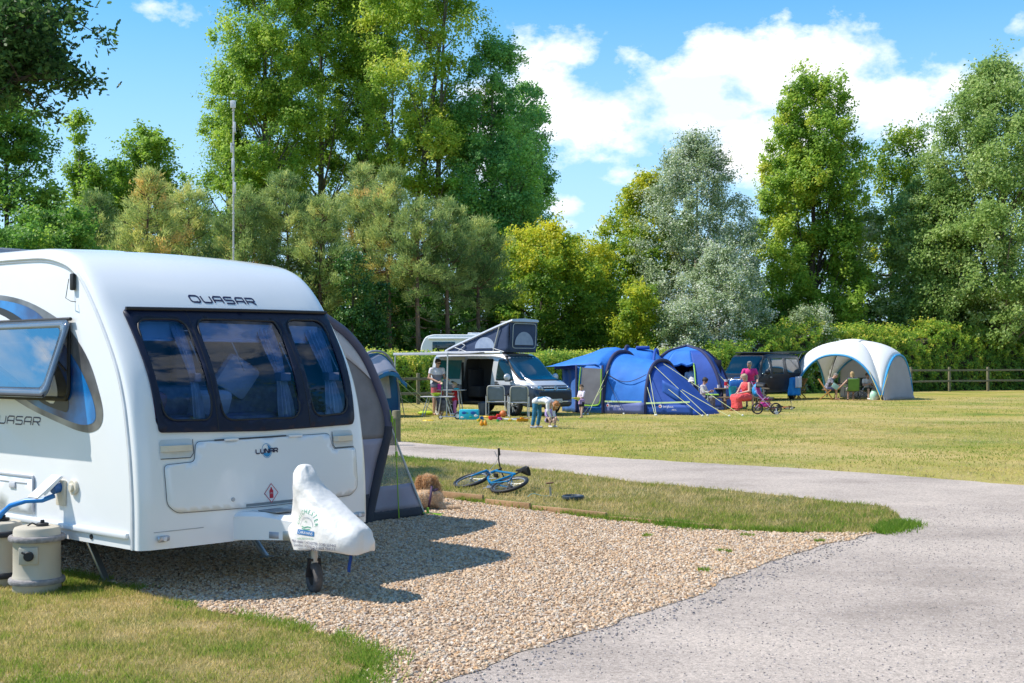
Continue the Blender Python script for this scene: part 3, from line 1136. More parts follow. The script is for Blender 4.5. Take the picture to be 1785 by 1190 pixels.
mb.build('cushion',M_CUSH,caravan)
mb=MB()
mb.box((1.25,0.5,1.5),(0.34,0.1,0.3),bev=0.045,Mx=Matrix.Rotation(0.5,4,'Y')@Matrix.Rotation(0.3,4,'X'))
mb.build('cushion',M_CUSH,caravan)
mb=MB()
mb.box((0.36,0.36,1.29),(0.2,0.13,0.24),bev=0.05,Mx=Matrix.Rotation(0.35,4,'Y'))
mb.build('cushion',mat('dusky_pink_cushion',(0.3,0.14,0.2),0.95),caravan)
mb=MB()
mb.box((1.5,1.4,1.55),(0.5,0.1,0.7),bev=0.02)
mb.box((0.8,1.45,1.6),(0.06,0.06,0.8),bev=0.01)
mb.box((1.05,1.45,1.85),(0.8,0.06,0.05),bev=0.01)
mb.build('cupboard',mat('cabin_cupboard',(0.2,0.21,0.28),0.6),caravan)
for x in(0.62,1.0,1.485,2.02):
 mb=MB()
 mb.tube([(x-0.01,fy(1.75,x)+0.03,1.78),(x+0.015,fy(1.5,x)+0.035,1.55)],0.006,6)
 mb.build('window_stay',M_TRIM,wsur)
decal_bm('lettering',stroke_word('QUASAR',0.775,2.098,1.405,2.15,0.0145,shear=-0.25),CB,FR['to3'],FR['d'],0.002,M_NAVY,caravan)
LID=[(0.465,1.018),(1.12,1.025),(1.775,1.024),(1.80,0.895),(2.075,0.895),(2.075,0.56),(1.99,0.50),(1.1,0.492),(0.28,0.505),(0.205,0.57),(0.195,0.86),(0.44,0.87)]
LIDR=round_poly(LID,0.035,4)
front_panel('gas_locker_lid',[LIDR],0.007,M_GEL,maxlen=0.09,solid=0.006)
def front_line(name,pts,w,m,off=0.009,parent=caravan):
 q=[]
 for a,b in zip(pts,pts[1:]):
  k=max(1,int((Vector(b)-Vector(a)).length/0.05))
  q+=[tuple(Vector(a).lerp(Vector(b),i/k))for i in range(k)]
 q.append(pts[-1])
 return decal_bm(name,strip(q,w),CB,FR['to3'],FR['d'],off,m,parent)
front_line('lid_gap',LIDR+[LIDR[0]],0.009,M_SEAM,0.0085)
front_line('lid_hinge',[(0.62,1.024),(1.3,1.03)],0.012,M_SEAM,0.012)
front_line('lid_lip_strip',[(0.87,0.512),(1.72,0.512)],0.022,mat('grey_lip',(0.2,0.23,0.25),0.5),0.011)  # grey strip along the lower edge of the lid
for x0,x1 in((0.7,0.83),(1.32,1.46)):
 mb=MB()
 mb.box(((x0+x1)/2,fy(1.02,1.1)-0.012,1.024),(x1-x0,0.014,0.018),bev=0.005)
 mb.build('hinge',M_GEL2,caravan)
for x0,x1,s in((0.17,0.44,1),(1.81,2.06,-1)):
 hm=0.98
 rec=front_panel('grab_handle',[rrect(x0,0.905,x1,1.045,0.03)],0.004,mat('recess_white',(0.6,0.64,0.66),0.5),maxlen=0.06)
 mb=MB()
 pts=[(x,fy(0.975,x)-0.03+(0.028 if i in(0,8)else 0),0.978)for i,x in enumerate(np.linspace(x0+0.005,x1-0.01,9))]
 mb.loft([[(p[0],p[1]-0.012,p[2]-0.02),(p[0],p[1]+0.014,p[2]-0.024),(p[0],p[1]+0.014,p[2]+0.02),(p[0],p[1]-0.012,p[2]+0.024)]for p in pts])
 mb.build('grip',M_CREAM,rec)
 front_line('handle_edge',[(x0,0.905),(x1-0.03,0.905),(x1,0.94),(x1,1.04)]if s>0 else[(x1,0.905),(x0+0.02,0.905),(x0,0.93),(x0,1.04)],0.006,M_SEAM,0.008,rec)
cx,cz,r0=1.09,0.922,0.057
ring=[(cx+0.85*r0*math.cos(2*PI*i/40),cz+r0*math.sin(2*PI*i/40))for i in range(40)]
ring2=[(cx+0.78*r0*math.cos(2*PI*i/40),cz+r0*0.93*math.sin(2*PI*i/40))for i in range(40)]
M_LBLUE=mat('badge_blue',(0.03,0.27,0.55),0.4)
em=front_panel('emblem',[ring,ring2],0.0125,M_LBLUE,maxlen=0.05)
cres=[(cx+0.7*r0*math.cos(a),cz+0.84*r0*math.sin(a))for a in np.linspace(R(-150),R(70),24)]+[(cx-0.012+0.5*r0*math.cos(a),cz+0.017+0.62*r0*math.sin(a))for a in np.linspace(R(60),R(-130),20)]
front_panel('crescent',[cres],0.013,M_LBLUE,maxlen=0.05,parent=em)
decal_bm('lettering',stroke_word('LUNAR',0.985,0.905,1.195,0.937,0.0095,0.3),CB,FR['to3'],FR['d'],0.015,M_NAVY,em)
cx,cz=1.11,0.59
dia=[(cx,cz-0.078),(cx+0.07,cz),(cx,cz+0.078),(cx-0.07,cz)]
dia2=[(cx,cz-0.07),(cx+0.063,cz),(cx,cz+0.07),(cx-0.063,cz)]
M_RED=mat('label_red',(0.45,0.01,0.04),0.5)
gl=front_panel('gas_label',[dia],0.0125,mat('label_white',(0.7,0.72,0.76),0.5),maxlen=0.05)
front_panel('label_border',[dia,dia2],0.0135,M_RED,parent=gl)
bot=[(cx-0.019,cz-0.04),(cx+0.019,cz-0.04),(cx+0.019,cz+0.02),(cx+0.008,cz+0.032),(cx+0.008,cz+0.044),(cx-0.008,cz+0.044),(cx-0.008,cz+0.032),(cx-0.019,cz+0.02)]
front_panel('gas_bottle_symbol',[bot],0.0135,M_RED,parent=gl)
bmt=text_bm('LPG',0.011)
for v in bmt.verts:
 v.co+=Vector((cx,cz-0.006,0))
decal_bm('lettering',bmt,CB,FR['to3'],FR['d'],0.0145,mat('label_white',(0.7,0.72,0.76)),gl)
mb=MB()
mb.disc((0.752,fy(0.568,0.752)-0.012,0.568),(0,1,0),0.016,0.012)
mb.build('lid_lock',M_TRIM,caravan)
for xa in(0.17,2.08):
 mb=MB()
 yy=fy(0.325,xa)
 mb.box((xa,yy-0.012,0.325),(0.12,0.03,0.045),bev=0.014,rz=0.28 if xa<1 else-0.28)
 ml=mb.build('marker_light',mat('lamp_bezel',(0.5,0.5,0.54),0.3,0.5),caravan)
 mb=MB()
 mb.disc((xa,yy-0.03,0.325),(0,1,0),0.017,0.012)
 mb.build('lens',mat('lamp_lens',(0.75,0.76,0.8),0.1),ml)
front_line('moulding',[(0.1,0.375),(0.5,0.378)],0.006,M_TRIM,0.003)
mb=MB()
cxs=WD/2
def af(y,w,z0,z1):
 return[(cxs-w,y,z0),(cxs+w,y,z0),(cxs+w,y,z1-0.03),(cxs+w-0.04,y,z1),(cxs-w+0.04,y,z1),(cxs-w,y,z1-0.03)]
mb.loft([af(0.02,0.4,0.25,0.46),af(-0.2,0.33,0.262,0.47),af(-0.34,0.27,0.268,0.475),af(-0.5,0.22,0.275,0.46),af(-0.72,0.15,0.29,0.44)])
mb.build('hitch_fairing',M_GEL,caravan,smooth=25)
mb=MB()
mb.box((cxs-0.12,-0.36,0.48),(0.2,0.22,0.008),bev=0.003)
mb.build('fairing_step',mat('grey_lip',(0.2,0.23,0.25)),caravan)
bm=fill_poly([[(0,0),(0.12,0),(0.12,0.05),(0,0.05)]],9)
mb=MB()
T=Matrix.Translation((cxs-0.246,-0.42,0.285))@Matrix.Rotation(R(-71),4,'Z')@Matrix.Rotation(R(90),4,'X')
mb.bm(bm,T)
pl=mb.build('chassis_plate',mat('plate_grey',(0.42,0.44,0.5),0.4),caravan,solid=0.003)
mb=MB()
for s in(-1,1):
 mb.bar((cxs+s*0.36,0.15,0.3),(cxs+s*0.05,-1.05,0.32),0.05,0.08,0.008)
mb.box((cxs,-1.08,0.33),(0.1,0.3,0.08),bev=0.02)
mb.sphere((cxs,-1.2,0.31),0.05)
mb.tube([(cxs,-0.7,0.36),(cxs-0.04,-0.66,0.6),(cxs-0.05,-0.66,0.76)],0.017)
mb.build('drawbar',M_STEEL,caravan)
JX,JY=1.09,-0.68
GZ=-DROP
jw=MB()
jw.tube([(JX,JY,0.2+GZ),(JX,JY,0.34)],0.03,12)
jw.bar((JX,JY,0.31),(cxs,JY-0.02,0.31),0.05,0.06,0.005)
jo=jw.build('jockey_wheel',M_STEEL,caravan)
wr=Matrix.Rotation(R(160),4,'Z')
jw=MB()
for s in(-1,1):
 q=wr@Vector((s*0.048,0,0))
 jw.bar((JX+q.x,JY+q.y,0.125+GZ),(JX+q.x*0.6,JY+q.y*0.6,0.255+GZ),0.012,0.04)
jw.box((JX,JY,0.255+GZ),(0.09,0.05,0.02),rz=R(160))
jw.build('fork',M_BLACK,jo)
jw=MB()
jw.torus((JX,JY,0.12+GZ),wr@Vector((1,0,0)),0.086,0.036,32,12)
jw.build('tyre',mat('worn_grey_tyre',(0.12,0.11,0.105),0.85,col2=(0.07,0.065,0.065),nscale=20,bump=0.3),jo)
jw=MB()
jw.disc((JX,JY,0.12+GZ),wr@Vector((1,0,0)),0.06,0.05)
jw.build('rim',M_BLACK,jo)
for x in(0.14,WD-0.14):
 w=MB()
 w.torus((x,3.9,0.31+GZ),(1,0,0),0.22,0.09,36,12,squash=1.05)
 wo=w.build('wheel',M_BLACK,caravan)
 w=MB()
 w.disc((x,3.9,0.31+GZ),(1,0,0),0.19,0.1)
 w.build('rim',M_STEEL,wo)
for x,yf in((0.42,1.0),(WD-0.42,1.0),(0.42,5.6),(WD-0.42,5.6)):
 s=MB()
 k=-0.16 if x<1 else 0.16
 fw=-0.32 if yf<1 else 0.32
 s.bar((x-0.06*(1 if x<1 else-1),yf+fw+0.02,0.26),(x+k*0.6,yf-0.06,0.015+GZ),0.05,0.03,0.004)
 s.box((x+k*0.62,yf-0.06,0.014+GZ),(0.11,0.1,0.012),bev=0.003)
 s.build('corner_steady',M_STEEL,caravan)
mb=MB()
mb.box((cxs,3.4,0.26),(1.9,6.0,0.05))
for s in(0.5,WD-0.5):
 mb.bar((s,0.2,0.24),(s,6.2,0.24),0.06,0.12)
mb.build('chassis',M_BLACK,caravan)
mb=MB()
mb.box((1.5,3.0,0.22),(0.35,1.3,0.16),bev=0.05)
mb.build('spare_wheel_tray',M_BLACK,caravan)
mb=MB()
trim=[(-0.004,y+0.004,z-0.004)for y,z in PROFILE[:50]if y<6.2]
mb.tube([(-0.003,y+0.045*(1 if z<2.3 else 0.35),z-(0 if z<2.3 else 0.03))for y,z in PROFILE if z>0.245 and y<6],0.013,8)
mb.build('edge_trim',mat('white_edge_trim',(0.72,0.73,0.75),0.35),caravan)
mb=MB()
mb.tube([(-0.0035,y+0.066*(1 if z<2.3 else 0.3),z-(0 if z<2.3 else 0.055))for y,z in PROFILE if z>0.245 and y<6],0.004,6)
mb.build('trim_seam',M_TRIM,caravan)
mb=MB()
mb.box((-0.01,3.2,0.345),(0.035,6.2,0.045),bev=0.012)
mb.build('skirt_rail',M_GEL2,caravan)
side_panel('swoosh',[smooth_line([(3.2,2.16),(2.5,2.19),(2.033,2.178),(1.557,2.105),(1.1,1.96),(0.87,1.835),(0.646,1.63),(0.5,1.39),(0.445,1.23),(0.49,1.13),(0.62,1.085),(0.75,1.087),(0.938,1.115),(1.466,1.225),(1.839,1.33),(2.2,1.45),(2.8,1.7)],4,True)],0.003,mat('metallic_grey_swoosh',(0.1,0.1,0.11),0.3,0.6,col2=(0.34,0.34,0.36),nscale=2.5),maxlen=0.12)
M_SWB=mat('blue_swoosh',(0.006,0.25,0.68),0.3,0.0,col2=(0.003,0.02,0.12),nscale=2.4,coat=0.4)
side_panel('swoosh_blue',[smooth_line([(3.1,2.11),(2.5,2.13),(2.033,2.135),(1.55,2.06),(1.25,1.93),(0.95,1.72),(0.75,1.55),(0.6,1.36),(0.545,1.23),(0.57,1.165),(0.69,1.14),(0.85,1.15),(1.1,1.195),(1.466,1.275),(1.8,1.39),(2.4,1.6)],4,True)],0.005,M_SWB,maxlen=0.12)
side_panel('swoosh_edge',[smooth_line([(3.1,2.0),(2.5,2.08),(2.1,2.085),(1.7,1.985),(1.3,1.78),(1.0,1.5),(0.93,1.32),(0.95,1.235),(1.05,1.24),(1.3,1.285),(1.5,1.36),(2.2,1.62)],4,True)],0.007,mat('black_swoosh_edge',(0.015,0.017,0.022),0.35),maxlen=0.12)
side_panel('swoosh_white',[smooth_line([(3.0,1.95),(2.5,2.02),(2.1,2.03),(1.75,1.93),(1.4,1.76),(1.2,1.6),(1.1,1.42),(1.12,1.32),(1.3,1.32),(2.2,1.66)],4,True)],0.009,M_GEL,maxlen=0.12)
decal_bm('lettering',join_bm([stroke_word('QUASAR'[::-1],1.39,1.112,2.2,1.172,0.01,shear=0.3)])if False else(lambda b:([setattr(v,'co',Vector((-v.co.x,v.co.y,0)))for v in b.verts],b)[1])(stroke_word('QUASAR',-2.19,1.112,-1.385,1.175,0.011,shear=0.3)),CB,SD['to3'],SD['d'],0.003,M_NAVY,caravan)
OPEN=rrect(0.93,1.35,2.62,1.93,0.07)
sw=side_panel('side_window',[rrect(0.9,1.315,2.65,1.955,0.09),OPEN],0.014,M_BLACK,maxlen=0.12,solid=0.015)
side_panel('blind',[OPEN],-0.03,mat('closed_blind',(0.62,0.6,0.68),0.8,transl=0.55),maxlen=0.3,parent=sw)
TOPZ,TILT=1.945,R(19)
hinge=Matrix.Translation((-0.03,0.86,TOPZ))@Matrix.Rotation(TILT,4,'Y')
L_,H_=1.82,0.63
flap=MB()
fm=[rrect(0,-H_,L_,0,0.07),rrect(0.075,-H_+0.075,L_-0.075,-0.07,0.06)]
bm=fill_poly(fm,9)
flap.bm(bm,hinge@Matrix(((0,0,1,0),(1,0,0,0),(0,1,0,0),(0,0,0,1))))
fo=flap.build('window_flap',mat('flap_frame',(0.1,0.14,0.2),0.12,coat=0.6),sw,solid=0.02)
flap=MB()
flap.bm(fill_poly([rrect(0.075,-H_+0.075,L_-0.075,-0.07,0.06)],0.3),hinge@Matrix.Translation((-0.012,0,0))@Matrix(((0,0,1,0),(1,0,0,0),(0,1,0,0),(0,0,0,1))))
flap.build('pane',glass_mat('flap_glass',(0.25,0.3,0.4),base=0.42,rough=0.004),fo)
flap=MB()
flap.tube([hinge@Vector(p)for p in((0.0,0.0,0.005),(0.0,L_,0.005))],0.014)
flap.tube([hinge@Vector(p)for p in((-0.012,0.02,-H_+0.01),(-0.012,L_-0.02,-H_+0.01))],0.012)
flap.build('flap_rail',M_BLACK,fo)
flap=MB()
flap.tube([(-0.02,0.95,1.55),hinge@Vector((0.02,0.1,-0.3))],0.01)
flap.tube([hinge@Vector((0.02,0.1,-0.3)),hinge@Vector((0.02,0.05,-0.22))],0.014)
flap.build('window_stay',M_BLACK,fo)
flap=MB()
flap.box(hinge@Vector((0.025,0.62,-H_+0.11)),(0.04,0.1,0.03),bev=0.01)
flap.build('catch',M_BLACK,fo)
mb=MB()
mb.box((-0.02,0.845,2.235),(0.03,0.05,0.13),bev=0.01)
mb.tube([(-0.03,0.885,2.26),(-0.05,0.895,2.11),(-0.045,0.83,2.085),(-0.012,0.81,2.08)],0.003,6)
mb.build('catch_bracket',M_BLACK,caravan)
lk=side_panel('locker_door',[rrect(1.455,0.40,2.5,0.715,0.03)],0.008,M_GEL2,maxlen=0.2,solid=0.008)
mb=MB()
for a,b in(((-0.014,1.46,0.70),(-0.014,2.45,0.70)),((-0.014,1.46,0.42),(-0.014,1.46,0.70))):
 mb.bar(a,b,0.012,0.02,0.003)
mb.box((-0.018,1.79,0.615),(0.015,0.1,0.05),bev=0.01)
mb.box((-0.012,1.79,0.642),(0.012,0.45,0.012),bev=0.004)
mb.build('locker_catch',mat('grey_white',(0.55,0.56,0.6),0.5),lk)
mb=MB()
mb.box((-0.012,1.03,0.6),(0.024,0.13,0.2),bev=0.01)
wi=mb.build('water_inlet',M_CREAM,caravan)
mb=MB()
mb.box((-0.13,1.06,0.655),(0.02,0.15,0.26),bev=0.008,Mx=Matrix.Rotation(R(52),4,'Y'))
mb.box((-0.10,0.99,0.665),(0.02,0.012,0.2),bev=0.004,Mx=Matrix.Rotation(R(48),4,'Y'))
mb.build('inlet_flap',M_GEL2,wi)
mb=MB()
mb.disc((-0.05,1.03,0.64),(1,0.1,0.2),0.04,0.08)
mb.build('water_plug',mat('plug_blue',(0.01,0.1,0.32),0.4),wi)
mb=MB()
mb.tube([(-0.06,1.05,0.58),(-0.12,1.12,0.545),(-0.2,1.22,0.54),(-0.27,1.33,0.5),(-0.3,1.42,0.43),(-0.3,1.45,0.4)],0.02,10)
mb.build('water_hose',mat('hose_blue',(0.01,0.2,0.6),0.35),wi)
mb=MB()
mb.disc((-0.014,0.845,0.655),(1,0,0),0.058,0.028,24)
mb.disc((-0.032,0.845,0.655),(1,0,0),0.03,0.03,18)
mb.build('flue_cap',M_CREAM,caravan)
mb=MB()
mb.disc((-0.004,0.606,0.296),(1,0,0),0.02,0.01,16)
mb.build('drain_hole',M_BLACK,caravan)
mb=MB()
mb.box((1.1,1.45,2.515),(1.04,0.74,0.02),bev=0.008)
mb.build('added_roof_hatch',glass_mat('added_hatch_acrylic',(0.75,0.78,0.8),base=0.05),caravan)  # clear lid over the opening added to brighten the interior
mb=MB()
mb.box((0.6,3.3,2.60),(0.7,0.9,0.12),bev=0.05)
mb.build('roof_light',mat('smoked_dome',(0.25,0.27,0.32),0.2,coat=0.5),caravan)
M_PVC=mat('white_pvc',(0.72,0.7,0.67),0.45,col2=(0.66,0.645,0.62),nscale=5,bump=1.0,bscale=7)
cov=thing('hitch_cover','white vinyl cover with printed dealer lettering draped over the caravan hitch','cover',caravan.matrix_basis@Vector((cxs-0.03,-0.92,0)),CTH)
rings=[]
for z,y0,y1,w,sx in((0.235,-0.365,0.35,0.205,0.0),(0.25,-0.372,0.365,0.212,0.0),(0.31,-0.37,0.392,0.215,0.0),(0.365,-0.352,0.41,0.2,0.0),(0.41,-0.315,0.41,0.185,0.0),(0.46,-0.22,0.395,0.165,-0.01),(0.53,-0.09,0.385,0.15,-0.02),(0.6,0.06,0.368,0.122,-0.035),(0.66,0.14,0.352,0.098,-0.045),(0.72,0.19,0.342,0.08,-0.05),(0.78,0.222,0.332,0.066,-0.05),(0.825,0.252,0.315,0.045,-0.05),(0.84,0.268,0.3,0.02,-0.05)):
 ring=[]
 n=36
 cy,hy=(y0+y1)/2,(y1-y0)/2
 for i in range(n):
  a=2*PI*i/n
  c,s_=math.cos(a),math.sin(a)
  e=0.72
  px_=math.copysign(abs(c)**e,c)*w*(1-0.35*max(0,-s_)if z<0.6 else 1)
  py_=math.copysign(abs(s_)**e,s_)*hy
  flare=1+0.06*math.sin(a*5+1.0)*max(0,(0.36-z)/0.12)
  p=Vector((sx+px_*flare,cy+py_*flare,z+(0.012*math.sin(a*4+0.5)if z<0.3 else 0)))
  q1=noise.noise_vector(Vector((p.x*6,p.y*6,z*5+3)))
  q2=noise.ridged_multi_fractal(Vector((p.x*5+2,p.y*5+z*4,z*4)),1.0,2.0,3,1.0,2.0)-1.0
  dirn=Vector((c,s_,0.0))
  q2-=0.9*abs(math.sin(a*3.3+z*5+q1.x*2))**0.6*(1 if z<0.5 else 0.35)-(0.5 if z<0.5 else 0.35)
  ring.append(p+Vector((q1.x,q1.y,q1.z*(0.0 if z<0.3 else 0.7)))*0.034*(1 if z<0.7 else 0.5)+dirn*q2*0.03)
 rings.append(ring)
mb=MB()
mb.loft(rings,caps=False)
k=len(mb.v)
mb.add([sum((Vector(p)for p in rings[-1]),Vector())/len(rings[-1])+Vector((0,0,0.006))],[])
n=len(rings[-1])
mb.f+=[(k-n+i,k-n+(i+1)%n,k)for i in range(n)]
mb.m+=[0]*n
co_=mb.build('cloth',M_PVC,cov,solid=0.005,sub=2,smooth=80)
bake(co_)
CVB=bvh_of(co_.data)
M_INKG=mat('ink_green',(0.1,0.38,0.24),0.6)
M_INKN=mat('ink_navy',(0.06,0.07,0.16),0.6)
M_INKB=mat('ink_blue',(0.02,0.16,0.42),0.6)
CT=lambda u,v:(-1.0,-u,v)
def cover_print(bm,m,nm='lettering'):
 return decal_bm(nm,bm,CVB,CT,(1,0,0),0.0035,m,co_)
def shift(bm,dx,dy,rot=0.0):
 for v in bm.verts:
  p=Matrix.Rotation(rot,3,'Z')@v.co
  v.co=p+Vector((dx,dy,0))
 return bm
u0,v0=-0.09,0.405
arc=[]
for i,chh in enumerate('CHICHESTER'):
 a=R(168-156*i/9)
 arc.append(shift(text_bm(chh,0.031),u0+0.098*math.cos(a),v0+0.098*math.sin(a),a-PI/2))
cover_print(join_bm(arc),M_INKG)
cover_print(join_bm([strip([(u0+0.078*math.cos(a),v0+0.07*math.sin(a))for a in np.linspace(R(5),R(175),24)],0.004)]),mat('ink_grey',(0.4,0.45,0.5),0.6),'printed_arc')
cover_print(join_bm([strip([(u0-0.055,v0+0.0),(u0-0.02,v0-0.006),(u0+0.02,v0+0.004),(u0+0.06,v0+0.0)],0.006),strip([(u0-0.05,v0-0.014),(u0,v0-0.02),(u0+0.05,v0-0.013)],0.006),strip([(u0-0.02,v0+0.03),(u0-0.005,v0+0.045),(u0+0.002,v0+0.03)],0.004)]),M_INKG,'printed_waves')
cover_print(fill_poly([[(u0-0.1,v0-0.06),(u0+0.1,v0-0.06),(u0+0.1,v0-0.025),(u0-0.1,v0-0.025)]],0.04),M_INKB,'printed_band')
mb=MB()
o_=decal_bm('lettering',shift(text_bm('CARAVANS',0.02,width=0.17),u0,v0-0.053),CVB,CT,(1,0,0),0.005,mat('ink_white',(0.85,0.85,0.85)),co_)
cover_print(shift(text_bm('makes leisure fun for you',0.014,width=0.19,shear=0.3),u0,v0-0.09,0.08),M_INKG)
cover_print(join_bm([shift(text_bm('Main dealer CHICHESTER 01243 537441',0.021,width=0.46),u0+0.08,v0-0.122),shift(text_bm('London UCKFIELD 01825 764111',0.021,width=0.42),u0+0.09,v0-0.149),shift(text_bm('www.chichestercaravans.co.uk',0.013,width=0.3),u0+0.07,v0-0.171)]),M_INKN)
st=MB()
st.grid(lambda u,v:(-0.06+0.01*math.sin(v*5),-0.235+(u-0.5)*0.03,0.29-v*0.2),2,8)
st.build('strap',mat('blue_webbing',(0.01,0.06,0.28),0.8),cov,solid=0.004)
st=MB()
st.tube(smooth_line([(0.0,-0.05,0.3),(-0.05,-0.15,0.235),(-0.02,-0.28,0.24),(-0.05,-0.33,0.27)],6),0.006,6)
st.build('elastic_cord',mat('red_cord',(0.3,0.03,0.02),0.7),cov)
M_BARREL=mat('beige_barrel',(0.5,0.45,0.36),0.55,col2=(0.46,0.41,0.33),nscale=6,bump=0.12,bscale=160)
M_BAND=mat('scuffed_grey_band',(0.2,0.185,0.185),0.8,col2=(0.32,0.3,0.3),nscale=30,bump=0.3)
def barrel(loc,rz,label,band,cap_front=True):
 t=thing('water_barrel',label,'water barrel',loc,rz,'rolling water barrels beside the caravan')
 b=MB()
 b.lathe([(0.168,0.0),(0.176,0.012),(0.176,0.06),(0.182,0.10),(0.176,0.125),(0.172,0.14),(0.172,0.38),(0.178,0.39),(0.178,0.42),(0.172,0.428),(0.170,0.468),(0.160,0.486),(0.13,0.495),(0.05,0.492),(0.0,0.49)],40,caps=False)
 b.build('drum',M_BARREL,t)
 for z in(0.085,0.405):
  b=MB()
  b.lathe([(0.180,z-0.022),(0.2,z-0.018),(0.206,z-0.004),(0.205,z+0.012),(0.198,z+0.021),(0.178,z+0.024)],44,caps=False)
  b.build('rolling_band',band,t)
 if cap_front:
  b=MB()
  b.box((-0.02,-0.168,0.29),(0.14,0.03,0.13),bev=0.008)
  b.build('cap_recess',M_BARREL,t)
  b=MB()
  b.disc((-0.015,-0.19,0.29),(0,1,0),0.036,0.035,24)
  b.tube([(-0.04,-0.205,0.31),(-0.062,-0.2,0.322)],0.008)
  b.build('drain_cap',M_BLACK,t)
 b=MB()
 b.disc((0.04,0.0,0.5),(0,0,1),0.045,0.032,20)
 b.box((0.04,0,0.525),(0.03,0.02,0.03),bev=0.006)
 b.tube([(0.0,0.0,0.5),(-0.03,-0.02,0.518),(-0.055,-0.05,0.502)],0.006)
 b.build('filler_cap',M_BLACK,t)
 return t
p=caravan.matrix_basis@Vector((-0.26,0.94,GZ+0.012))
barrel(p,R(8),'beige water barrel with scuffed grey bands and black cap facing the camera',M_BAND)
p=caravan.matrix_basis@Vector((-0.3,1.45,GZ+0.01))
barrel(p,R(60),'beige water barrel with black upper band joined to the blue hose',mat('black_band',(0.03,0.03,0.035),0.7),False)
CM=Matrix.Translation(CG)@Matrix.Rotation(CTH,4,'Z')
M_AWN=mesh_mat('grey_awning_mesh',(0.2,0.2,0.22),0.0)
M_AWN2=mat('charcoal_awning_cloth',(0.055,0.058,0.075),0.85,col2=(0.04,0.042,0.055),nscale=4,bump=0.1)
M_AWBEAM=mat('slate_blue_air_beam',(0.1,0.105,0.17),0.7,bump=0.1)
M_AWLILAC=mat('lilac_grey_cloth',(0.34,0.33,0.42),0.85,col2=(0.29,0.28,0.36),nscale=3,bump=0.15,bscale=12)
M_AWLIGHT=mat('pale_grey_roof_cloth',(0.55,0.56,0.62),0.8,col2=(0.48,0.49,0.55))
M_NET=mesh_mat('insect_netting',(0.33,0.33,0.36),0.55)
M_LIME=mat('lime_webbing',(0.3,0.55,0.03),0.6)
aw=thing('porch_awning','grey and lilac porch awning attached to the far side of the caravan','awning',CM@Vector((WD,0,0)),CTH)
YW=2.0
ARCH=[(0,2.45),(.45,2.4),(.9,2.26),(1.376,2.03),(1.6,1.9),(1.81,1.7),(1.96,1.47),(2.07,1.25),(2.15,1.03),(2.16,.88),(2.11,.68),(2.02,.4),(1.94,.15),(1.86,GZ)]
AL=smooth_line([(x,z,0)for x,z in ARCH],4)
def awp(x,z,dy=0.0):
 return Vector((x,YW+dy,z))
def wing(u,v):
 """u 0 at the caravan, 1 at the beam; v 0 at the ground, 1 at the top"""
 i=v*(len(AL)-1)*0.9999
 a,b=AL[len(AL)-1-int(i)],AL[max(0,len(AL)-2-int(i))]
 p=Vector(a).lerp(Vector(b),i-int(i))
 x=0.02+(p.x-0.02)*u
 z=p.y
 w=0.022*math.sin(u*7+z*5)*u*(1-u)*4+0.02*noise.noise(Vector((x*4,z*3,2)))
 return awp(x,z,w)
mb=MB()
mb.grid(lambda u,v:wing(u*0.985,0.27+v*0.71),16,30)
mb.build('wing_panel',mat('grey_wing_cloth',(0.23,0.23,0.255),0.8,col2=(0.18,0.18,0.2),nscale=5,bump=0.2,bscale=9),aw,solid=0.004)
mb=MB()
mb.grid(lambda u,v:wing(u*0.985,v*0.27),16,10)
mb.build('lower_wing_panel',M_AWLILAC,aw,solid=0.004)
mb=MB()
mb.grid(lambda u,v:wing(0.6+u*0.36,v*0.09)+Vector((0,-0.06*(1-v)-0.01,0)),12,4)
mb.build('mud_flap',M_AWN2,aw,solid=0.004)
mb=MB()
mb.tube([awp(p.x,p.y)for p in AL],0.052,12)
mb.build('air_beam',M_AWBEAM,aw)
mb=MB()
mb.tube([awp(p.x,p.y,-0.004)for p in AL if p.y<0.95],0.056,12)
mb.build('beam_sleeve',M_AWN2,aw)
mb=MB()
mb.grid(lambda u,v:awp(AL[int(4+u*20)].x-0.05-v*0.14*math.sin(u*PI),AL[int(4+u*20)].y-0.03-v*0.12*math.sin(u*PI),-0.012),20,3)
mb.build('roof_return',M_AWLIGHT,aw,solid=0.003)
mb=MB()
def roof(u,v):
 i=u*(len(AL)-1)*0.995
 p=Vector(AL[int(i)]).lerp(Vector(AL[int(i)+1]),i-int(i))
 sag=0.05*math.sin(v*PI)
 return Vector((p.x-sag,YW+v*2.4,p.y+0.03-sag*0.6))
mb.grid(roof,40,12)
mb.build('canopy',M_AWLIGHT,aw,solid=0.004)
mb=MB()
mb.tube([awp(p.x,p.y,2.4)for p in AL],0.05,10)
mb.build('air_beam',M_AWBEAM,aw)
mb=MB()
mb.grid(lambda u,v:wing(u*0.97,v*0.98)+Vector((0,2.4,0)),12,20)
mb.build('rear_wing_panel',M_AWN2,aw,solid=0.004)
PA,PB,PC=Vector((2.17,YW,1.0)),Vector((2.68,1.93,-0.1)),Vector((1.86,YW-0.02,GZ+0.01))
def tri(u,v,a=PA,b=PB,c=PC):
 base=c.lerp(b,u)
 p=base.lerp(a,v)
 return p+Vector((0,0.02*math.sin(u*6+v*4),0))
mb=MB()
mb.grid(lambda u,v:tri(u,0.34+v*0.66),8,12)
mb.build('netting',M_NET,aw)
mb=MB()
mb.grid(lambda u,v:tri(u,0.09+v*0.25),8,5)
mb.build('side_skirt',M_AWLILAC,aw,solid=0.003)
mb=MB()
mb.grid(lambda u,v:tri(u,v*0.095),8,3)
mb.build('mud_flap',M_AWN2,aw,solid=0.003)
mb=MB()
mb.tube([PA.lerp(PB,t)for t in(0,0.3,0.6,1)],0.012)
mb.build('piping',mat('pale_piping',(0.55,0.6,0.6),0.7),aw)
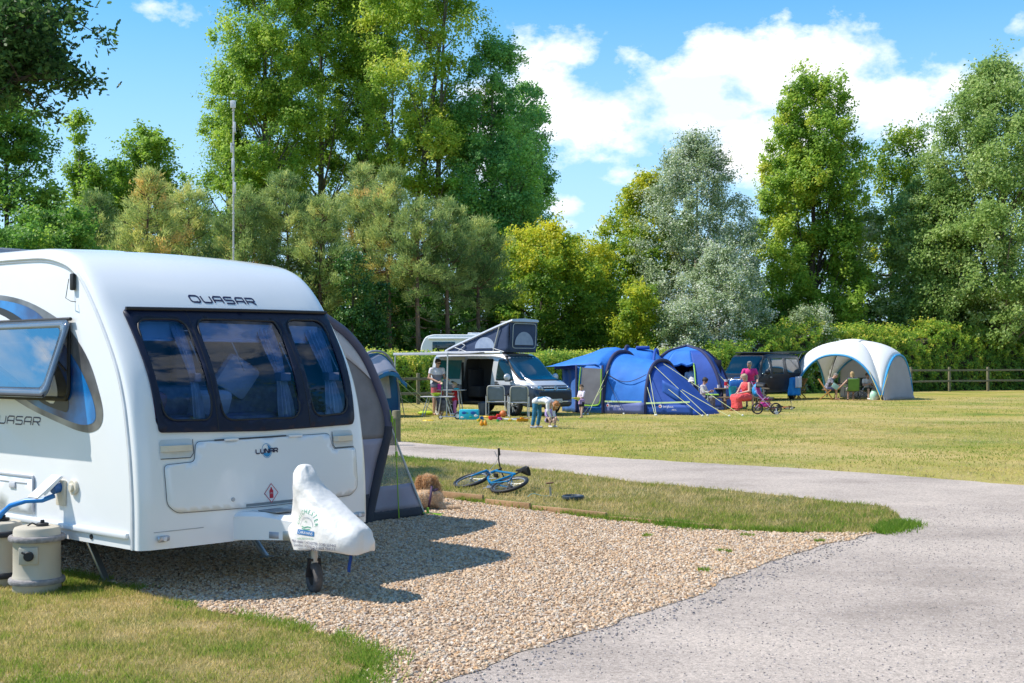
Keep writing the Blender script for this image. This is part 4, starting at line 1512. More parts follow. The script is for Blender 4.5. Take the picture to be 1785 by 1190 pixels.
def strap(*paths,tabs=()):
 q=MB()
 for p in paths:
  q.tube(p,0.006,5)
 for c in tabs:
  q.box(c,(0.03,0.02,0.065),bev=0.006)
 q.build('pegging_strap',M_LIME,aw)
strap([PA.lerp(PC,t)+Vector((0.04+0.36*t,-0.07,0))for t in(0,0.35,0.6,0.98)],tabs=[PA.lerp(PC,0.35)+Vector((0.17,-0.07,0))])
strap([(2.13,YW-0.08,1.1),(2.18,YW-0.08,0.92)],tabs=[Vector((2.16,YW-0.08,1.0))])
for i in range(3):
 strap([(2.7-0.04*i,1.9,-0.07),(2.74+0.03*i,1.83,-0.09),(2.76+0.07*i,1.74+0.05*i,-0.1)],tabs=[Vector((2.7,1.9,-0.05))]if i==0 else())
 strap([(1.0+0.12*i,1.9,-0.06),(1.08+0.09*i,1.8,-0.1)])
mb=MB()
mb.disc((1.72,YW-0.06,0.24),(0,1,0),0.035,0.05)
mb.sphere((1.72,YW-0.06,0.28),0.032)
mb.build('valve',mat('valve_blue',(0.01,0.15,0.5),0.3),aw)
M_POST=mat('green_weathered_timber',(0.2,0.18,0.11),0.9,col2=(0.13,0.12,0.075),nscale=9,bump=0.4)
for(px,py,ytop,r,lb)in((691,770,715,0.09,'taller round weathered timber post behind the awning'),(682,776,728,0.1,'shorter round timber post just left of the taller one, behind the awning')):
 p=gp(px,py)
 t=thing('wooden_post',lb,'post',p,0.4,'timber posts by the gravel road')
 h=zat(ytop,p.y)-p.z
 b=MB()
 b.lathe([(r,0),(r,h-0.03),(r*0.9,h-0.005),(r*0.5,h)],18)
 b.build('shaft',M_POST,t)
M_EDGE=mat('new_softwood',(0.4,0.25,0.13),0.8,col2=(0.3,0.18,0.09),nscale=8,bump=0.3)
ED=[((722,861),(843,877),'pale timber edging board behind the dog',0.075),((846,879),(925,889),'pale timber edging board in front of the fallen bicycle',0.07),((928,889),(1058,905),'timber edging board running past the metal bicycle pump',0.06),((1061,906),(1245,923),'timber edging board sinking into grass at its right end',0.045)]
for a,b,lb,h in ED:
 pa,pb=gp(*a),gp(*b)
 q=MB()
 d=(pb-pa)
 q.box((d.length/2,0,h/2),(d.length-0.02,0.035,h),bev=0.004)
 o=q.build('edging_board',M_EDGE)
 place(o,pa,math.atan2(d.y,d.x))
 tag(o,lb,'board','timber edging boards')
pk=gp(845,880)
M_DOG=mat('apricot_curly_coat',(0.55,0.36,0.2),0.95,col2=(0.42,0.25,0.12),nscale=22,bump=0.6,bscale=45,sheen=0.4)
M_DOG2=mat('cream_coat',(0.56,0.43,0.31),0.95,col2=(0.46,0.33,0.22),nscale=18,bump=0.5,bscale=40,sheen=0.4)
def blob_mesh(name,prims,voxel,mats,parent,furry=0.0,fs=18.0,smooth_it=4,paint=None):
 """one continuous surface grown from overlapping tapered limbs: (a, b, ra, rb) or (centre, radii[, matrix])"""
 m=MB()
 for p in prims:
  if len(p)>=4 and not isinstance(p[1],tuple):
   capsule(m,*p)
  else:
   m.sphere(p[0],p[1],18,12,p[2]if len(p)>2 else Matrix())
 o=m.build(name,mats,parent,smooth=0)
 q=o.modifiers.new('r','REMESH')
 q.mode='VOXEL'
 q.voxel_size=voxel
 q=o.modifiers.new('s','SMOOTH')
 q.factor=0.5
 q.iterations=smooth_it
 bake(o)
 me=o.data
 if not len(me.materials):
  for mm in(mats if isinstance(mats,(list,tuple))else[mats]):
   me.materials.append(mm)
 if furry:
  me.update()
  nn=[v.normal.copy()for v in me.vertices]
  for v,n in zip(me.vertices,nn):
   c=v.co
   k=noise.fractal(c*fs,0.6,2.0,3)*furry
   v.co=c+n*k
 me.polygons.foreach_set('use_smooth',[True]*len(me.polygons))
 if paint:
  idx=[paint(p.center)for p in me.polygons]
  me.polygons.foreach_set('material_index',idx)
 me.update()
 return o
def capsule(m,a,b,ra,rb,n=14,flat=False):
 a,b=Vector(a),Vector(b)
 d=b-a
 L=max(d.length,1e-5)
 T=Matrix.Translation(a)@rot_to(d)
 prof=[]
 if flat:
  prof=[(0.0,0),(ra,0),(rb,L),(0.0,L)]
 else:
  for i in range(6):
   t=PI/2*i/6
   prof.append((ra*math.sin(t),-ra*math.cos(t)))
  prof.append((ra,0))
  prof.append((rb,L))
  for i in range(1,7):
   t=PI/2*i/6
   prof.append((rb*math.cos(t),L+rb*math.sin(t)))
 vs,fs=[],[]
 k=len(prof)
 for r,z in prof:
  for j in range(n):
   an=2*PI*j/n
   vs.append(T@Vector((r*math.cos(an),r*math.sin(an),z)))
 for i in range(k-1):
  for j in range(n):
   j2=(j+1)%n
   fs.append((i*n+j,i*n+j2,(i+1)*n+j2,(i+1)*n+j))
 fs.append(tuple(reversed(range(n))))
 fs.append(tuple((k-1)*n+j for j in range(n)))
 m.add(vs,fs)
dp=gp(742,889)
dog=thing('dog','curly apricot dog lying on the pebbles beside the awning','dog',dp,R(6))
V=Vector
body_p=[(V((-0.34,0.0,0.10)),V((-0.02,0.02,0.125)),0.1,0.115),(V((-0.02,0.02,0.125)),V((0.10,0.06,0.15)),0.115,0.1),(V((0.08,0.06,0.17)),V((0.03,0.1,0.28)),0.075,0.062),(V((0.02,0.11,0.31)),(0.072,0.08,0.075)),(V((0.04,0.14,0.3)),V((0.15,0.17,0.275)),0.042,0.03),(V((0.155,0.17,0.282)),(0.02,0.02,0.016)),(V((0.1,0.02,0.1)),V((0.2,-0.03,0.035)),0.05,0.032),(V((0.2,-0.03,0.032)),V((0.36,-0.02,0.03)),0.03,0.027),(V((0.36,-0.02,0.032)),(0.045,0.032,0.026)),(V((0.11,0.13,0.1)),V((0.2,0.14,0.035)),0.05,0.03),(V((0.2,0.14,0.032)),V((0.33,0.13,0.028)),0.028,0.026),(V((-0.3,-0.06,0.09)),V((-0.14,-0.1,0.07)),0.09,0.06),(V((-0.14,-0.1,0.07)),V((-0.3,-0.15,0.03)),0.05,0.028),(V((-0.3,-0.15,0.03)),V((-0.14,-0.16,0.025)),0.028,0.025),(V((-0.4,0.05,0.08)),V((-0.58,0.12,0.03)),0.035,0.02)]
blob_mesh('body',body_p,0.011,M_DOG2,dog,0.006,26)
for s,nm in((-1,'ear'),(1,'ear')):
 blob_mesh(nm,[(V((0.02+s*0.075,0.1,0.35)),V((0.02+s*0.1,0.085,0.245)),0.036,0.042),(V((0.02+s*0.108,0.07,0.225)),(0.042,0.036,0.062))],0.01,M_DOG,dog,0.006,34)
blob_mesh('topknot',[(V((0.02,0.1,0.355)),(0.058,0.07,0.045)),(V((0.02,0.08,0.31)),(0.06,0.06,0.07))],0.01,M_DOG,dog,0.008,30)
m_=MB()
m_.tube([V((0.05+0.02*math.sin(a),0.04+0.138*math.cos(a),0.145+0.13*math.sin(a)))for a in np.linspace(0,2*PI,24,endpoint=False)],0.014,8,closed=True)
m_.build('harness',mat('plum_collar',(0.07,0.035,0.09),0.6),dog)
m_=MB()
m_.tube([V((0.06,0.08,0.215))+Matrix.Rotation(-0.3,3,'Y')@V((0.094*math.cos(a),0.094*math.sin(a),0))for a in np.linspace(0,2*PI,20,endpoint=False)],0.017,8,closed=True)
m_.box((0.13,0.02,0.19),(0.02,0.02,0.05),bev=0.005)
m_.build('collar',mat('plum_collar',(0.05,0.03,0.06),0.6),dog)
M_FUR=leaf_mat('dog_fur',[(0,(0.38,0.22,0.1)),(0.5,(0.6,0.41,0.23)),(1,(0.72,0.58,0.42))],0.3,0.8,0.1)
def fur(o,n,ln,w,bias,seed,par):
 r=np.random.default_rng(seed)
 me=o.data
 A=np.array([p.area for p in me.polygons])
 C_=np.array([tuple(p.center)for p in me.polygons])
 N_=np.array([tuple(p.normal)for p in me.polygons])
 i=r.choice(len(A),n,p=A/A.sum())
 P=C_[i]+r.normal(0,0.005,(n,3))
 d=N_[i]*0.8+r.normal(0,0.45,(n,3))+np.array([0,0,-0.25])
 d/=np.linalg.norm(d,axis=1,keepdims=True)
 s_=np.cross(d,r.normal(size=(n,3)))
 s_*=w/np.linalg.norm(s_,axis=1,keepdims=True)
 L=ln*r.uniform(0.5,1.2,(n,1))
 curl=r.normal(0,0.5,(n,3))*L
 V=np.stack([P-s_,P+s_,P+d*L*0.6+s_*0.7+curl*0.3,P+d*L+curl*0.6],1)
 V[:,:,2]=np.maximum(V[:,:,2],0.004)
 np_mesh('fur',V.reshape(-1,3),4,M_FUR,par,attr=np.clip(r.normal(bias,0.22,n),0,1))
for ch in list(dog.children):
 if ch.name.startswith(('body','ear','topknot')):
  fur(ch,16000 if ch.name.startswith('body')else 4200,0.02 if ch.name.startswith('body')else 0.028,0.0022,0.78 if ch.name.startswith('body')else 0.58 if ch.name.startswith('top')else 0.3,3,ch)
def bicycle(name,label,loc,rz,tilt,frame_m,s=1.0,fat=1.0,group=None):
 """built upright along x (front at +x), then laid over as one body"""
 t=thing(name,label,'bicycle',loc,rz)
 L=Matrix.Rotation(tilt,4,'X')
 T=lambda*p:L@Vector([q*s for q in p])
 ax=L.to_3x3()@Vector((0,1,0))
 b=MB()
 BB,ST,HT,HB,RA,FA=(-0.02,0,0.27),(-0.16,0,0.66),(0.36,0,0.68),(0.39,0,0.57),(-0.45,0,0.3),(0.49,0,0.3)
 b.tube([T(*BB),T(*ST)],0.017*s)
 b.tube([T(*ST),T(*HT)],0.018*s)
 b.tube([T(*BB),T(0.2,0,0.4),T(*HB)],0.021*s)
 b.tube([T(0.352,0,0.72),T(*HB)],0.022*s)
 for y in(-0.05,0.05):
  b.tube([T(*BB),T(-0.43,y,0.3)],0.01*s)
  b.tube([T(-0.15,0,0.62),T(-0.44,y,0.31)],0.009*s)
 b.build('frame',frame_m,t)
 b=MB()
 b.tube([T(0.385,-0.055,0.555),T(0.385,0.055,0.555)],0.02*s)
 for y in(-0.06,0.06):
  b.tube([T(0.392,y,0.555),T(0.43,y,0.45),T(0.48,y,0.3)],[0.019*s,0.019*s,0.013*s])
 b.build('fork',frame_m,t)
 for cxw in(RA,FA):
  w=MB()
  w.torus(T(*cxw),ax,0.265*s,0.026*s*fat,40,10)
  wo=w.build('wheel',M_BLACK,t)
  w=MB()
  w.torus(T(*cxw),ax,0.238*s,0.011*s,40,8)
  w.disc(T(*cxw),ax,0.022*s,0.07*s)
  w.build('rim',M_STEEL,wo)
  w=MB()
  c=T(*cxw)
  xx=L.to_3x3()@Vector((1,0,0))
  zz=L.to_3x3()@Vector((0,0,1))
  for i in range(20):
   a=2*PI*i/20
   w.tube([c+ax*(0.025*s*(1 if i%2 else-1)),c+(xx*math.cos(a)+zz*math.sin(a))*0.235*s],0.0022*s,5)
  w.build('spokes',M_STEEL,wo)
 b=MB()
 b.tube([T(-0.15,0,0.64),T(-0.19,0,0.79)],0.012*s)
 b.build('seat_post',M_BLACK,t)
 b=MB()
 rg=[]
 for x,w_,z in((-0.32,0.075,0.8),(-0.27,0.082,0.81),(-0.2,0.06,0.808),(-0.1,0.026,0.805),(-0.04,0.018,0.795)):
  rg.append([T(x,w_*math.cos(a),z+0.022*math.sin(a)-(0.014 if math.sin(a)<0 else 0))for a in np.linspace(0,2*PI,14,endpoint=False)])
 b.loft(rg)
 b.build('saddle',M_BLACK,t)
 b=MB()
 b.tube([T(0.345,0,0.72),T(0.335,0,0.78),T(0.38,0,0.8)],0.014*s)
 b.tube(smooth_line([T(0.36,-0.29,0.84),T(0.385,-0.1,0.805),T(0.385,0.1,0.805),T(0.36,0.29,0.84)],5),0.011*s)
 hb=b.build('handlebar',M_BLACK,t)
 for y in(-1,1):
  g=MB()
  g.tube([T(0.357,y*0.2,0.825),T(0.352,y*0.31,0.845)],0.018*s)
  g.build('grip',M_BLACK,hb)
  g=MB()
  g.tube([T(0.37,y*0.16,0.82),T(0.41,y*0.19,0.81),T(0.43,y*0.27,0.81)],0.006*s,6)
  g.tube(smooth_line([T(0.4,y*0.16,0.82),T(0.47,y*0.08,0.8),T(0.42,y*0.02,0.62),T(0.2,y*0.02,0.5)],4),0.004*s,5)
  g.build('brake_lever',M_TRIM,hb)
 b=MB()
 b.disc(T(-0.02,-0.045,0.27),ax,0.075*s,0.008*s,28)
 for q,y in((1,-0.07),(-1,0.07)):
  b.tube([T(-0.02,y,0.27),T(-0.02+q*0.13,y,0.27-q*0.05)],0.009*s,8)
 co2=b.build('crank',M_STEEL,t)
 for q,y in((1,-0.115),(-1,0.115)):
  b=MB()
  b.box(T(-0.02+q*0.13,y,0.27-q*0.05),(0.09*s,0.07*s,0.022*s),bev=0.005,Mx=L)
  b.build('pedal',M_BLACK,co2)
 b=MB()
 for z in(0.345,0.2):
  b.tube([T(-0.02,-0.045,0.27+(z-0.27)*1.0),T(-0.45,-0.045,0.3+(z-0.27)*0.5)],0.005*s,5)
 b.disc(T(-0.45,-0.045,0.3),ax,0.05*s,0.03*s)
 b.build('chain',mat('oily_chain',(0.05,0.045,0.04),0.5,0.6),t)
 return t
bp_=gp(829,858)
bk=bicycle('bicycle','blue child bicycle lying on its side on the verge grass',(bp_.x,bp_.y,0.03+bp_.z),R(128),R(71),mat('metallic_blue_frame',(0.01,0.2,0.42),0.3,0.2,coat=0.5),0.88)
p=gp(960,867)
fp=thing('bicycle_pump','slim metal bicycle pump standing in the verge grass','pump',(p.x,p.y,0.01+p.z),0.3)
b=MB()
b.tube([(0,0,0.0),(-0.008,0,0.12)],0.015,12)
b.tube([(-0.008,0,0.12),(-0.012,0,0.17)],0.005,8)
b.build('barrel',M_STEEL,fp)
b=MB()
b.tube([(-0.06,0,0.17),(0.036,0,0.176)],0.01,10)
b.build('handle',mat('rusty_brown_grip',(0.2,0.1,0.06),0.7),fp)
b=MB()
b.box((0,0,0.006),(0.13,0.04,0.012),bev=0.004)
b.build('foot',M_STEEL,fp)
b=MB()
b.tube(smooth_line([(0.01,-0.01,0.02),(-0.12,-0.05,0.02),(-0.24,-0.02,0.05),(-0.34,-0.1,0.02)],5),0.005,6)
b.build('hose',mat('pale_green_hose',(0.35,0.5,0.4),0.5),fp)
p=gp(999,873)
b=MB()
b.lathe([(0.10,0.0),(0.132,0.004),(0.14,0.02),(0.136,0.045),(0.125,0.052),(0.118,0.04),(0.11,0.02),(0.0,0.015)],30,caps=False)
o=b.build('dog_bowl',mat('slate_blue_rubber',(0.03,0.05,0.075),0.5))
place(o,(p.x,p.y,0.02+p.z))
tag(o,'flat dark slate blue bowl lying on the verge grass','bowl')
M_SKIN=mat('skin',(0.52,0.3,0.21),0.55,col2=(0.47,0.26,0.18),nscale=9)
M_SKIN2=mat('fair_skin',(0.58,0.37,0.28),0.55,col2=(0.53,0.32,0.24),nscale=9)
M_EYE=mat('eye_dark',(0.03,0.02,0.015),0.3)
M_LIP=mat('lip',(0.38,0.13,0.11),0.5)
STAND=dict(hip=(0,0,.93),chest=(0,.01,1.27),neck=(0,.01,1.45),head=(0,-.02,1.62),shL=(.185,.01,1.405),shR=(-.185,.01,1.405),elL=(.235,.02,1.12),elR=(-.235,.02,1.12),wrL=(.24,-.08,.88),wrR=(-.24,-.08,.88),hL=(.09,0,.9),hR=(-.09,0,.9),knL=(.1,-.02,.49),knR=(-.1,-.02,.49),anL=(.105,.02,.075),anR=(-.105,.02,.075))
def person(label,loc,rz,pose=None,s=1.0,hs=1.0,skin=None,face=None,up=None,stout=1.0,top=None,sleeve=0.6,legs=None,leglen=0.35,shoes=None,hair=None,hairlen=0.0,hairvol=1.0,dress=None,grip=0.6,toesL=None,toesR=None,hem=0.0,group='people camping on the field',extra=None,armfwd=None):
 """label, place, heading (0 faces the camera, -y); pose overrides joints of a 1.75 m figure"""
 t=thing('person',label,'person',loc,rz,group,s)
 J={k:Vector(v)for k,v in STAND.items()}
 for k,v in(pose or{}).items():
  J[k]=Vector(v)
 upv=(J['neck']-J['hip']).normalized()
 rt=(J['shL']-J['shR']).normalized()
 fw=rt.cross(upv).normalized()
 TM=Matrix((rt,-fw,upv)).transposed().to_4x4()
 fc=Vector(face or tuple(fw)).normalized()
 hu=Vector(up or tuple(upv)).normalized()
 hr=hu.cross(-fc).normalized()*-1 if False else fc.cross(hu).normalized()*-1
 hr=(-fc).cross(hu).normalized()*-1
 hr=hu.cross(fc).normalized()
 hu=fc.cross(hr).normalized()
 HM=Matrix((hr,-fc,hu)).transposed().to_4x4()
 skin=skin or M_SKIN
 k=stout
 def torso(g):
  mid=J['hip'].lerp(J['chest'],0.5)
  return[(J['hL'],J['hR'],0.105*k+g,0.105*k+g),(J['hip']+upv*0.02,(0.155*k+g,0.115*k+g,0.12+g),TM),(mid,(0.138*k+g,0.102*k+g,0.17+g),TM),(J['chest']+fw*0.01,(0.165*k+g,0.112*k+g,0.19+g),TM),(J['shL']-upv*0.015,J['shR']-upv*0.015,0.058+g,0.058+g)]
 P=torso(0)
 P+=[(J['neck']-upv*0.05,J['head']-hu*0.04,0.058,0.052)]
 hd=J['head']
 P+=[(hd+hu*0.02,(0.075*hs,0.094*hs,0.102*hs),HM),(hd-hu*0.055*hs+fc*0.025*hs,(0.055*hs,0.06*hs,0.055*hs),HM),(hd+fc*0.098*hs-hu*0.008*hs,(0.014*hs,0.02*hs,0.024*hs),HM)]
 for q in(1,-1):
  P.append((hd+hr*0.078*hs*q-hu*0.005,(0.012,0.026*hs,0.034*hs),HM))
  sd='L' if q>0 else 'R'
  sh,el,wr,hp,kn,an=(J[a+sd]for a in('sh','el','wr','h','kn','an'))
  P+=[(sh,el,0.052,0.042),(el,wr,0.042,0.028),(hp,kn,0.086*k,0.058),(kn,an,0.058,0.037)]
  toe={'L':toesL,'R':toesR}[sd]
  td=Vector(toe or(fw.x,fw.y,0)).normalized()
  if shoes is None:
   P+=[(an-Vector((0,0,0.03))-td*0.04,an+td*0.13-Vector((0,0,0.05)),0.037,0.026)]
   sdv=td.cross(Vector((0,0,1)))
   for i in range(5):
    b=an+td*0.13+sdv*(i-2)*0.017-Vector((0,0,0.053))
    P.append((b,b+td*(0.045-abs(i-1.5)*0.006),0.01,0.008))
  d=(wr-el).normalized()
  side=d.cross(fw)
  if side.length<0.1:
   side=d.cross(Vector((1,0,0)))
  side.normalize()
  pn=side.cross(d).normalized()
  pc=wr+d*0.05
  P.append((wr,pc+d*0.02,0.026,0.03))
  P.append((pc,(0.04,0.05,0.018),Matrix((side,d,pn)).transposed().to_4x4()))
  for i,ln in enumerate((0.068,0.078,0.072,0.056)):
   b=pc+d*0.04+side*(i-1.5)*0.02
   kn1=b+(d*math.cos(grip*.5)+fw*math.sin(grip*.5))*ln*0.5
   kn2=kn1+(d*math.cos(grip*1.5)+fw*math.sin(grip*1.5))*ln*0.5
   P+=[(b,kn1,0.0095,0.009),(kn1,kn2,0.009,0.0075)]
  tb=pc-side*0.034-d*0.012
  P+=[(tb,tb+(-side*0.7+d*0.75+fw*0.3)*0.035,0.012,0.011),(tb+(-side*0.7+d*0.75+fw*0.3)*0.035,tb+(-side*0.8+d*1.6+fw*0.6)*0.033,0.011,0.009)]
 def paint(c):
  r=c-hd
  x,y,z=r.dot(hr)/hs,r.dot(fc)/hs,r.dot(hu)/hs
  if y>0.055 and 0.014<abs(x)<0.045 and 0.012<z<0.034:
   return 1
  if y>0.06 and abs(x)<0.026 and-0.062<z<-0.048:
   return 2
  return 0
 blob_mesh('body',P,0.0105,[skin,M_EYE,M_LIP],t,smooth_it=3,paint=paint)
 def flat(o,a,b,ra,rb):
  capsule(o,a,b,ra,rb,16,True)
 def cloth(name,prims,m,flats=(),wob=0.006):
  mm=MB()
  for p in prims:
   if len(p)==4 and not isinstance(p[1],tuple):
    capsule(mm,*p)
   else:
    mm.sphere(p[0],p[1],18,12,p[2]if len(p)>2 else Matrix())
  for f in flats:
   flat(mm,*f)
  o=mm.build(name,m,t,smooth=0)
  q=o.modifiers.new('r','REMESH')
  q.mode='VOXEL'
  q.voxel_size=0.0125
  q=o.modifiers.new('s','SMOOTH')
  q.iterations=3
  bake(o)
  if not len(o.data.materials):
   o.data.materials.append(m)
  nn=[v.normal.copy()for v in o.data.vertices]
  for v,q in zip(o.data.vertices,nn):
   v.co+=q*(noise.noise(v.co*9)+0.6*noise.noise(v.co*19))*wob
  o.data.polygons.foreach_set('use_smooth',[True]*len(o.data.polygons))
  o.data.update()
  return o
 if top:
  fl=[]
  for sd in 'LR':
   sh,el,wr=J['sh'+sd],J['el'+sd],J['wr'+sd]
   if sleeve>0:
    if sleeve<=1:
     fl.append((sh-(el-sh)*0.05,sh.lerp(el,sleeve),0.07,0.066))
    else:
     fl+=[(sh-(el-sh)*0.05,el,0.068,0.056),(el,el.lerp(wr,sleeve-1),0.055,0.04)]
  pr=torso(0.016)
  if sleeve>1:
   pr+=[(J['elL'],(0.055,)*3),(J['elR'],(0.055,)*3)]
  if hem:
   fl.append((J['hip'],J['hip']-upv*hem,0.17*k,0.185*k))
  pr.append((J['neck']-upv*0.06,(0.085,0.08,0.05),TM))
  cloth('shirt',pr,top,fl)
 if legs:
  fl,pr=[],[(J['hL'],J['hR'],0.118*k,0.118*k),(J['hip'],(0.168*k,0.128*k,0.115),TM)]
  for sd in 'LR':
   hp,kn,an=J['h'+sd],J['kn'+sd],J['an'+sd]
   if leglen<=0.5:
    fl.append((hp,hp.lerp(kn,leglen*2),0.106*k,0.1*k))
   else:
    fl+=[(hp,kn,0.102*k,0.075),(kn,kn.lerp(an,(leglen-0.5)*2),0.073,0.06)]
    pr.append((kn,(0.074,)*3))
  cloth('shorts' if leglen<=0.5 else 'trousers',pr,legs,fl)
 if dress:
  dress(t,J,cloth,torso)
 if shoes:
  for sd in 'LR':
   an=J['an'+sd]
   td=Vector({'L':toesL,'R':toesR}[sd]or(fw.x,fw.y,0)).normalized()
   m2=MB()
   capsule(m2,an-Vector((0,0,0.03))-td*0.05,an+td*0.15-Vector((0,0,0.042)),0.045,0.035)
   m2.build('shoe',shoes,t)
 if hair:
  v=hairvol
  pr=[(hd+hu*0.04*hs-fc*0.016*hs,(0.084*hs*v,0.094*hs*v,0.092*hs*v),HM),(hd+hu*0.095*hs+fc*0.03*hs,(0.06*hs*v,0.055*hs,0.035*hs*v),HM)]
  if hairlen:
   for q in(1,-1):
    pr.append((hd+hr*0.06*hs*q-fc*0.03+hu*0.02,hd+hr*0.07*hs*q-fc*0.045-Vector((0,0,1))*hairlen*0.8,0.038,0.03))
   pr.append((hd-fc*0.06*hs,hd-fc*0.07*hs-Vector((0,0,1))*hairlen,0.055,0.045))
  blob_mesh('hair',pr,0.012,hair,t,0.012*v,30,2)
 if extra:
  extra(t,J,dict(hd=hd,fc=fc,hr=hr,hu=hu,fw=fw,HM=HM))
 return t
H_DARK=mat('dark_brown_hair',(0.025,0.016,0.011),0.6,bump=0.3)
H_BROWN=mat('brown_hair',(0.1,0.055,0.03),0.6,bump=0.3)
H_FAIR=mat('fair_hair',(0.5,0.34,0.16),0.6,col2=(0.36,0.23,0.1),nscale=20,bump=0.3)
H_ASH=mat('ash_blonde_hair',(0.5,0.4,0.26),0.6,col2=(0.35,0.27,0.17),nscale=20,bump=0.3)
H_GREY=mat('grey_hair',(0.26,0.23,0.2),0.6,bump=0.3)
H_GING=mat('ginger_hair',(0.42,0.17,0.05),0.6,col2=(0.3,0.11,0.03),nscale=20,bump=0.3)
def shades(t,J,h):
 m=MB()
 for q in(1,-1):
  m.box(h['hd']+h['fc']*0.096+h['hr']*0.034*q+h['hu']*0.02,(0.056,0.008,0.034),bev=0.004,Mx=h['HM'])
 m.box(h['hd']+h['fc']*0.098+h['hu']*0.028,(0.04,0.006,0.008),Mx=h['HM'])
 for q in(1,-1):
  m.bar(h['hd']+h['fc']*0.09+h['hr']*0.064*q+h['hu']*0.026,h['hd']-h['fc']*0.01+h['hr']*0.083*q+h['hu']*0.02,0.006,0.008)
 m.build('sunglasses',mat('black_lens',(0.01,0.01,0.012),0.15),t)
p=gp(762,723)
person('man in white and grey tee and coral pink shorts, wearing dark sunglasses',p,R(28),dict(elR=(-.27,.02,1.14),wrR=(-.08,-.22,1.02),elL=(.25,0,1.15),wrL=(.22,-.26,1.12),head=(.0,-.05,1.6)),s=1.03,top=zband_mat('white_and_grey_tee',[(0.9,(0.13,0.13,0.17)),(1.05,(0.2,0.2,0.25)),(1.24,(0.66,0.63,0.68))]),sleeve=0.55,legs=mat('coral_pink_cotton',(0.55,0.11,0.13),0.8),leglen=0.36,hair=H_DARK,hairvol=1.06,extra=shades,face=(0.25,-0.85,-0.42),up=(0,-.2,1))
p=gp(793,723)
person('toddler in red top and pink leggings reaching onto the camp kitchen stand',p,R(-72),dict(elL=(.2,-.16,1.16),wrL=(.12,-.36,1.2),elR=(-.2,-.14,1.16),wrR=(-.1,-.34,1.18)),s=0.575,hs=1.42,skin=M_SKIN2,top=mat('red_jersey',(0.55,0.012,0.03),0.8),sleeve=0.7,legs=mat('pink_leggings',(0.55,0.2,0.5),0.8),leglen=0.97,shoes=mat('small_pink_shoe',(0.4,0.15,0.3),0.7),hair=H_FAIR,hem=0.14,hairlen=0.08,stout=1.05)
p=gp(937,746)
bend=dict(hip=(0,.02,.9),chest=(0,-.33,.92),neck=(0,-.52,.86),head=(0,-.66,.76),shL=(.18,-.46,.87),shR=(-.18,-.46,.87),elL=(.2,-.5,.58),elR=(-.2,-.48,.58),wrL=(.1,-.56,.34),wrR=(-.12,-.56,.34),hL=(.1,.02,.88),hR=(-.1,.02,.88),knL=(.13,-.02,.48),knR=(-.15,.04,.48),anL=(.13,.06,.075),anR=(-.17,.1,.075))
M_TEAL=mat('teal_denim',(0.03,0.17,0.3),0.85,col2=(0.02,0.13,0.25),nscale=12,bump=0.15)
M_WHITE=mat('white_cotton',(0.75,0.74,0.78),0.85)
def bib(t,J,h):
 m=MB()
 m.grid(lambda u,v:J['hip'].lerp(J['chest'],0.2+v*0.55)+Vector(((u-.5)*0.3*(1-0.35*v),0,0.125-0.09*(2*u-1)**2*0.6)),10,6)
 m.build('dungaree_back',M_TEAL,t,solid=0.012)
 for q in(1,-1):
  m=MB()
  m.tube([J['hip'].lerp(J['chest'],0.75)+Vector((0.06*q,0,0.13)),J['chest'].lerp(J['neck'],0.5)+Vector((0.12*q,0,0.11))],0.014)
  m.build('strap',M_TEAL,t)
person('girl in teal dungarees bending right over to reach the toddler on the grass',p,R(62),bend,s=0.76,hs=1.2,skin=M_SKIN2,face=(0,-.55,-.8),up=(0,-.8,.45),top=M_WHITE,sleeve=1.85,legs=M_TEAL,leglen=0.97,shoes=mat('grey_trainer',(0.3,0.3,0.33),0.7),hair=H_GING,hairlen=0.2,extra=bib,toesL=(0,-1,0),toesR=(-.2,-1,0))
p=gp(957,744)
sit=dict(hip=(0,.0,.32),chest=(0,-.04,.64),neck=(0,-.05,.82),head=(0,-.08,.99),shL=(.17,-.03,.78),shR=(-.17,-.03,.78),elL=(.25,-.1,.55),elR=(-.25,-.1,.55),wrL=(.26,-.26,.38),wrR=(-.22,-.26,.38),hL=(.1,0,.3),hR=(-.1,0,.3),knL=(.18,-.3,.42),knR=(-.18,-.3,.42),anL=(.14,-.26,.075),anR=(-.14,-.26,.075))
person('toddler in lavender top and black shorts crouching behind the bending girl',p,R(35),sit,s=0.56,hs=1.45,skin=M_SKIN2,top=mat('lavender_jersey',(0.4,0.3,0.58),0.85),sleeve=1.5,legs=mat('black_jersey',(0.02,0.02,0.025),0.85),leglen=0.4,hair=H_BROWN,shoes=M_WHITE)
p=gp(1014,728)
def toy_gun(t,J,h):
 c=(J['wrL']+J['wrR'])/2+Vector((0,-.09,0.02))
 m=MB()
 m.box(c,(0.34,0.07,0.09),bev=0.02)
 m.box(c+Vector((-.06,0,-.07)),(0.07,0.06,0.1),bev=0.015)
 m.tube([c+Vector((.15,0,.01)),c+Vector((.26,0,.01))],0.025)
 o=m.build('toy_water_pistol',mat('lime_and_yellow_plastic',(0.5,0.6,0.02),0.4,col2=(0.7,0.5,0.02),nscale=3))
 o.parent=t
def held_toy(t,J,h):
 pass
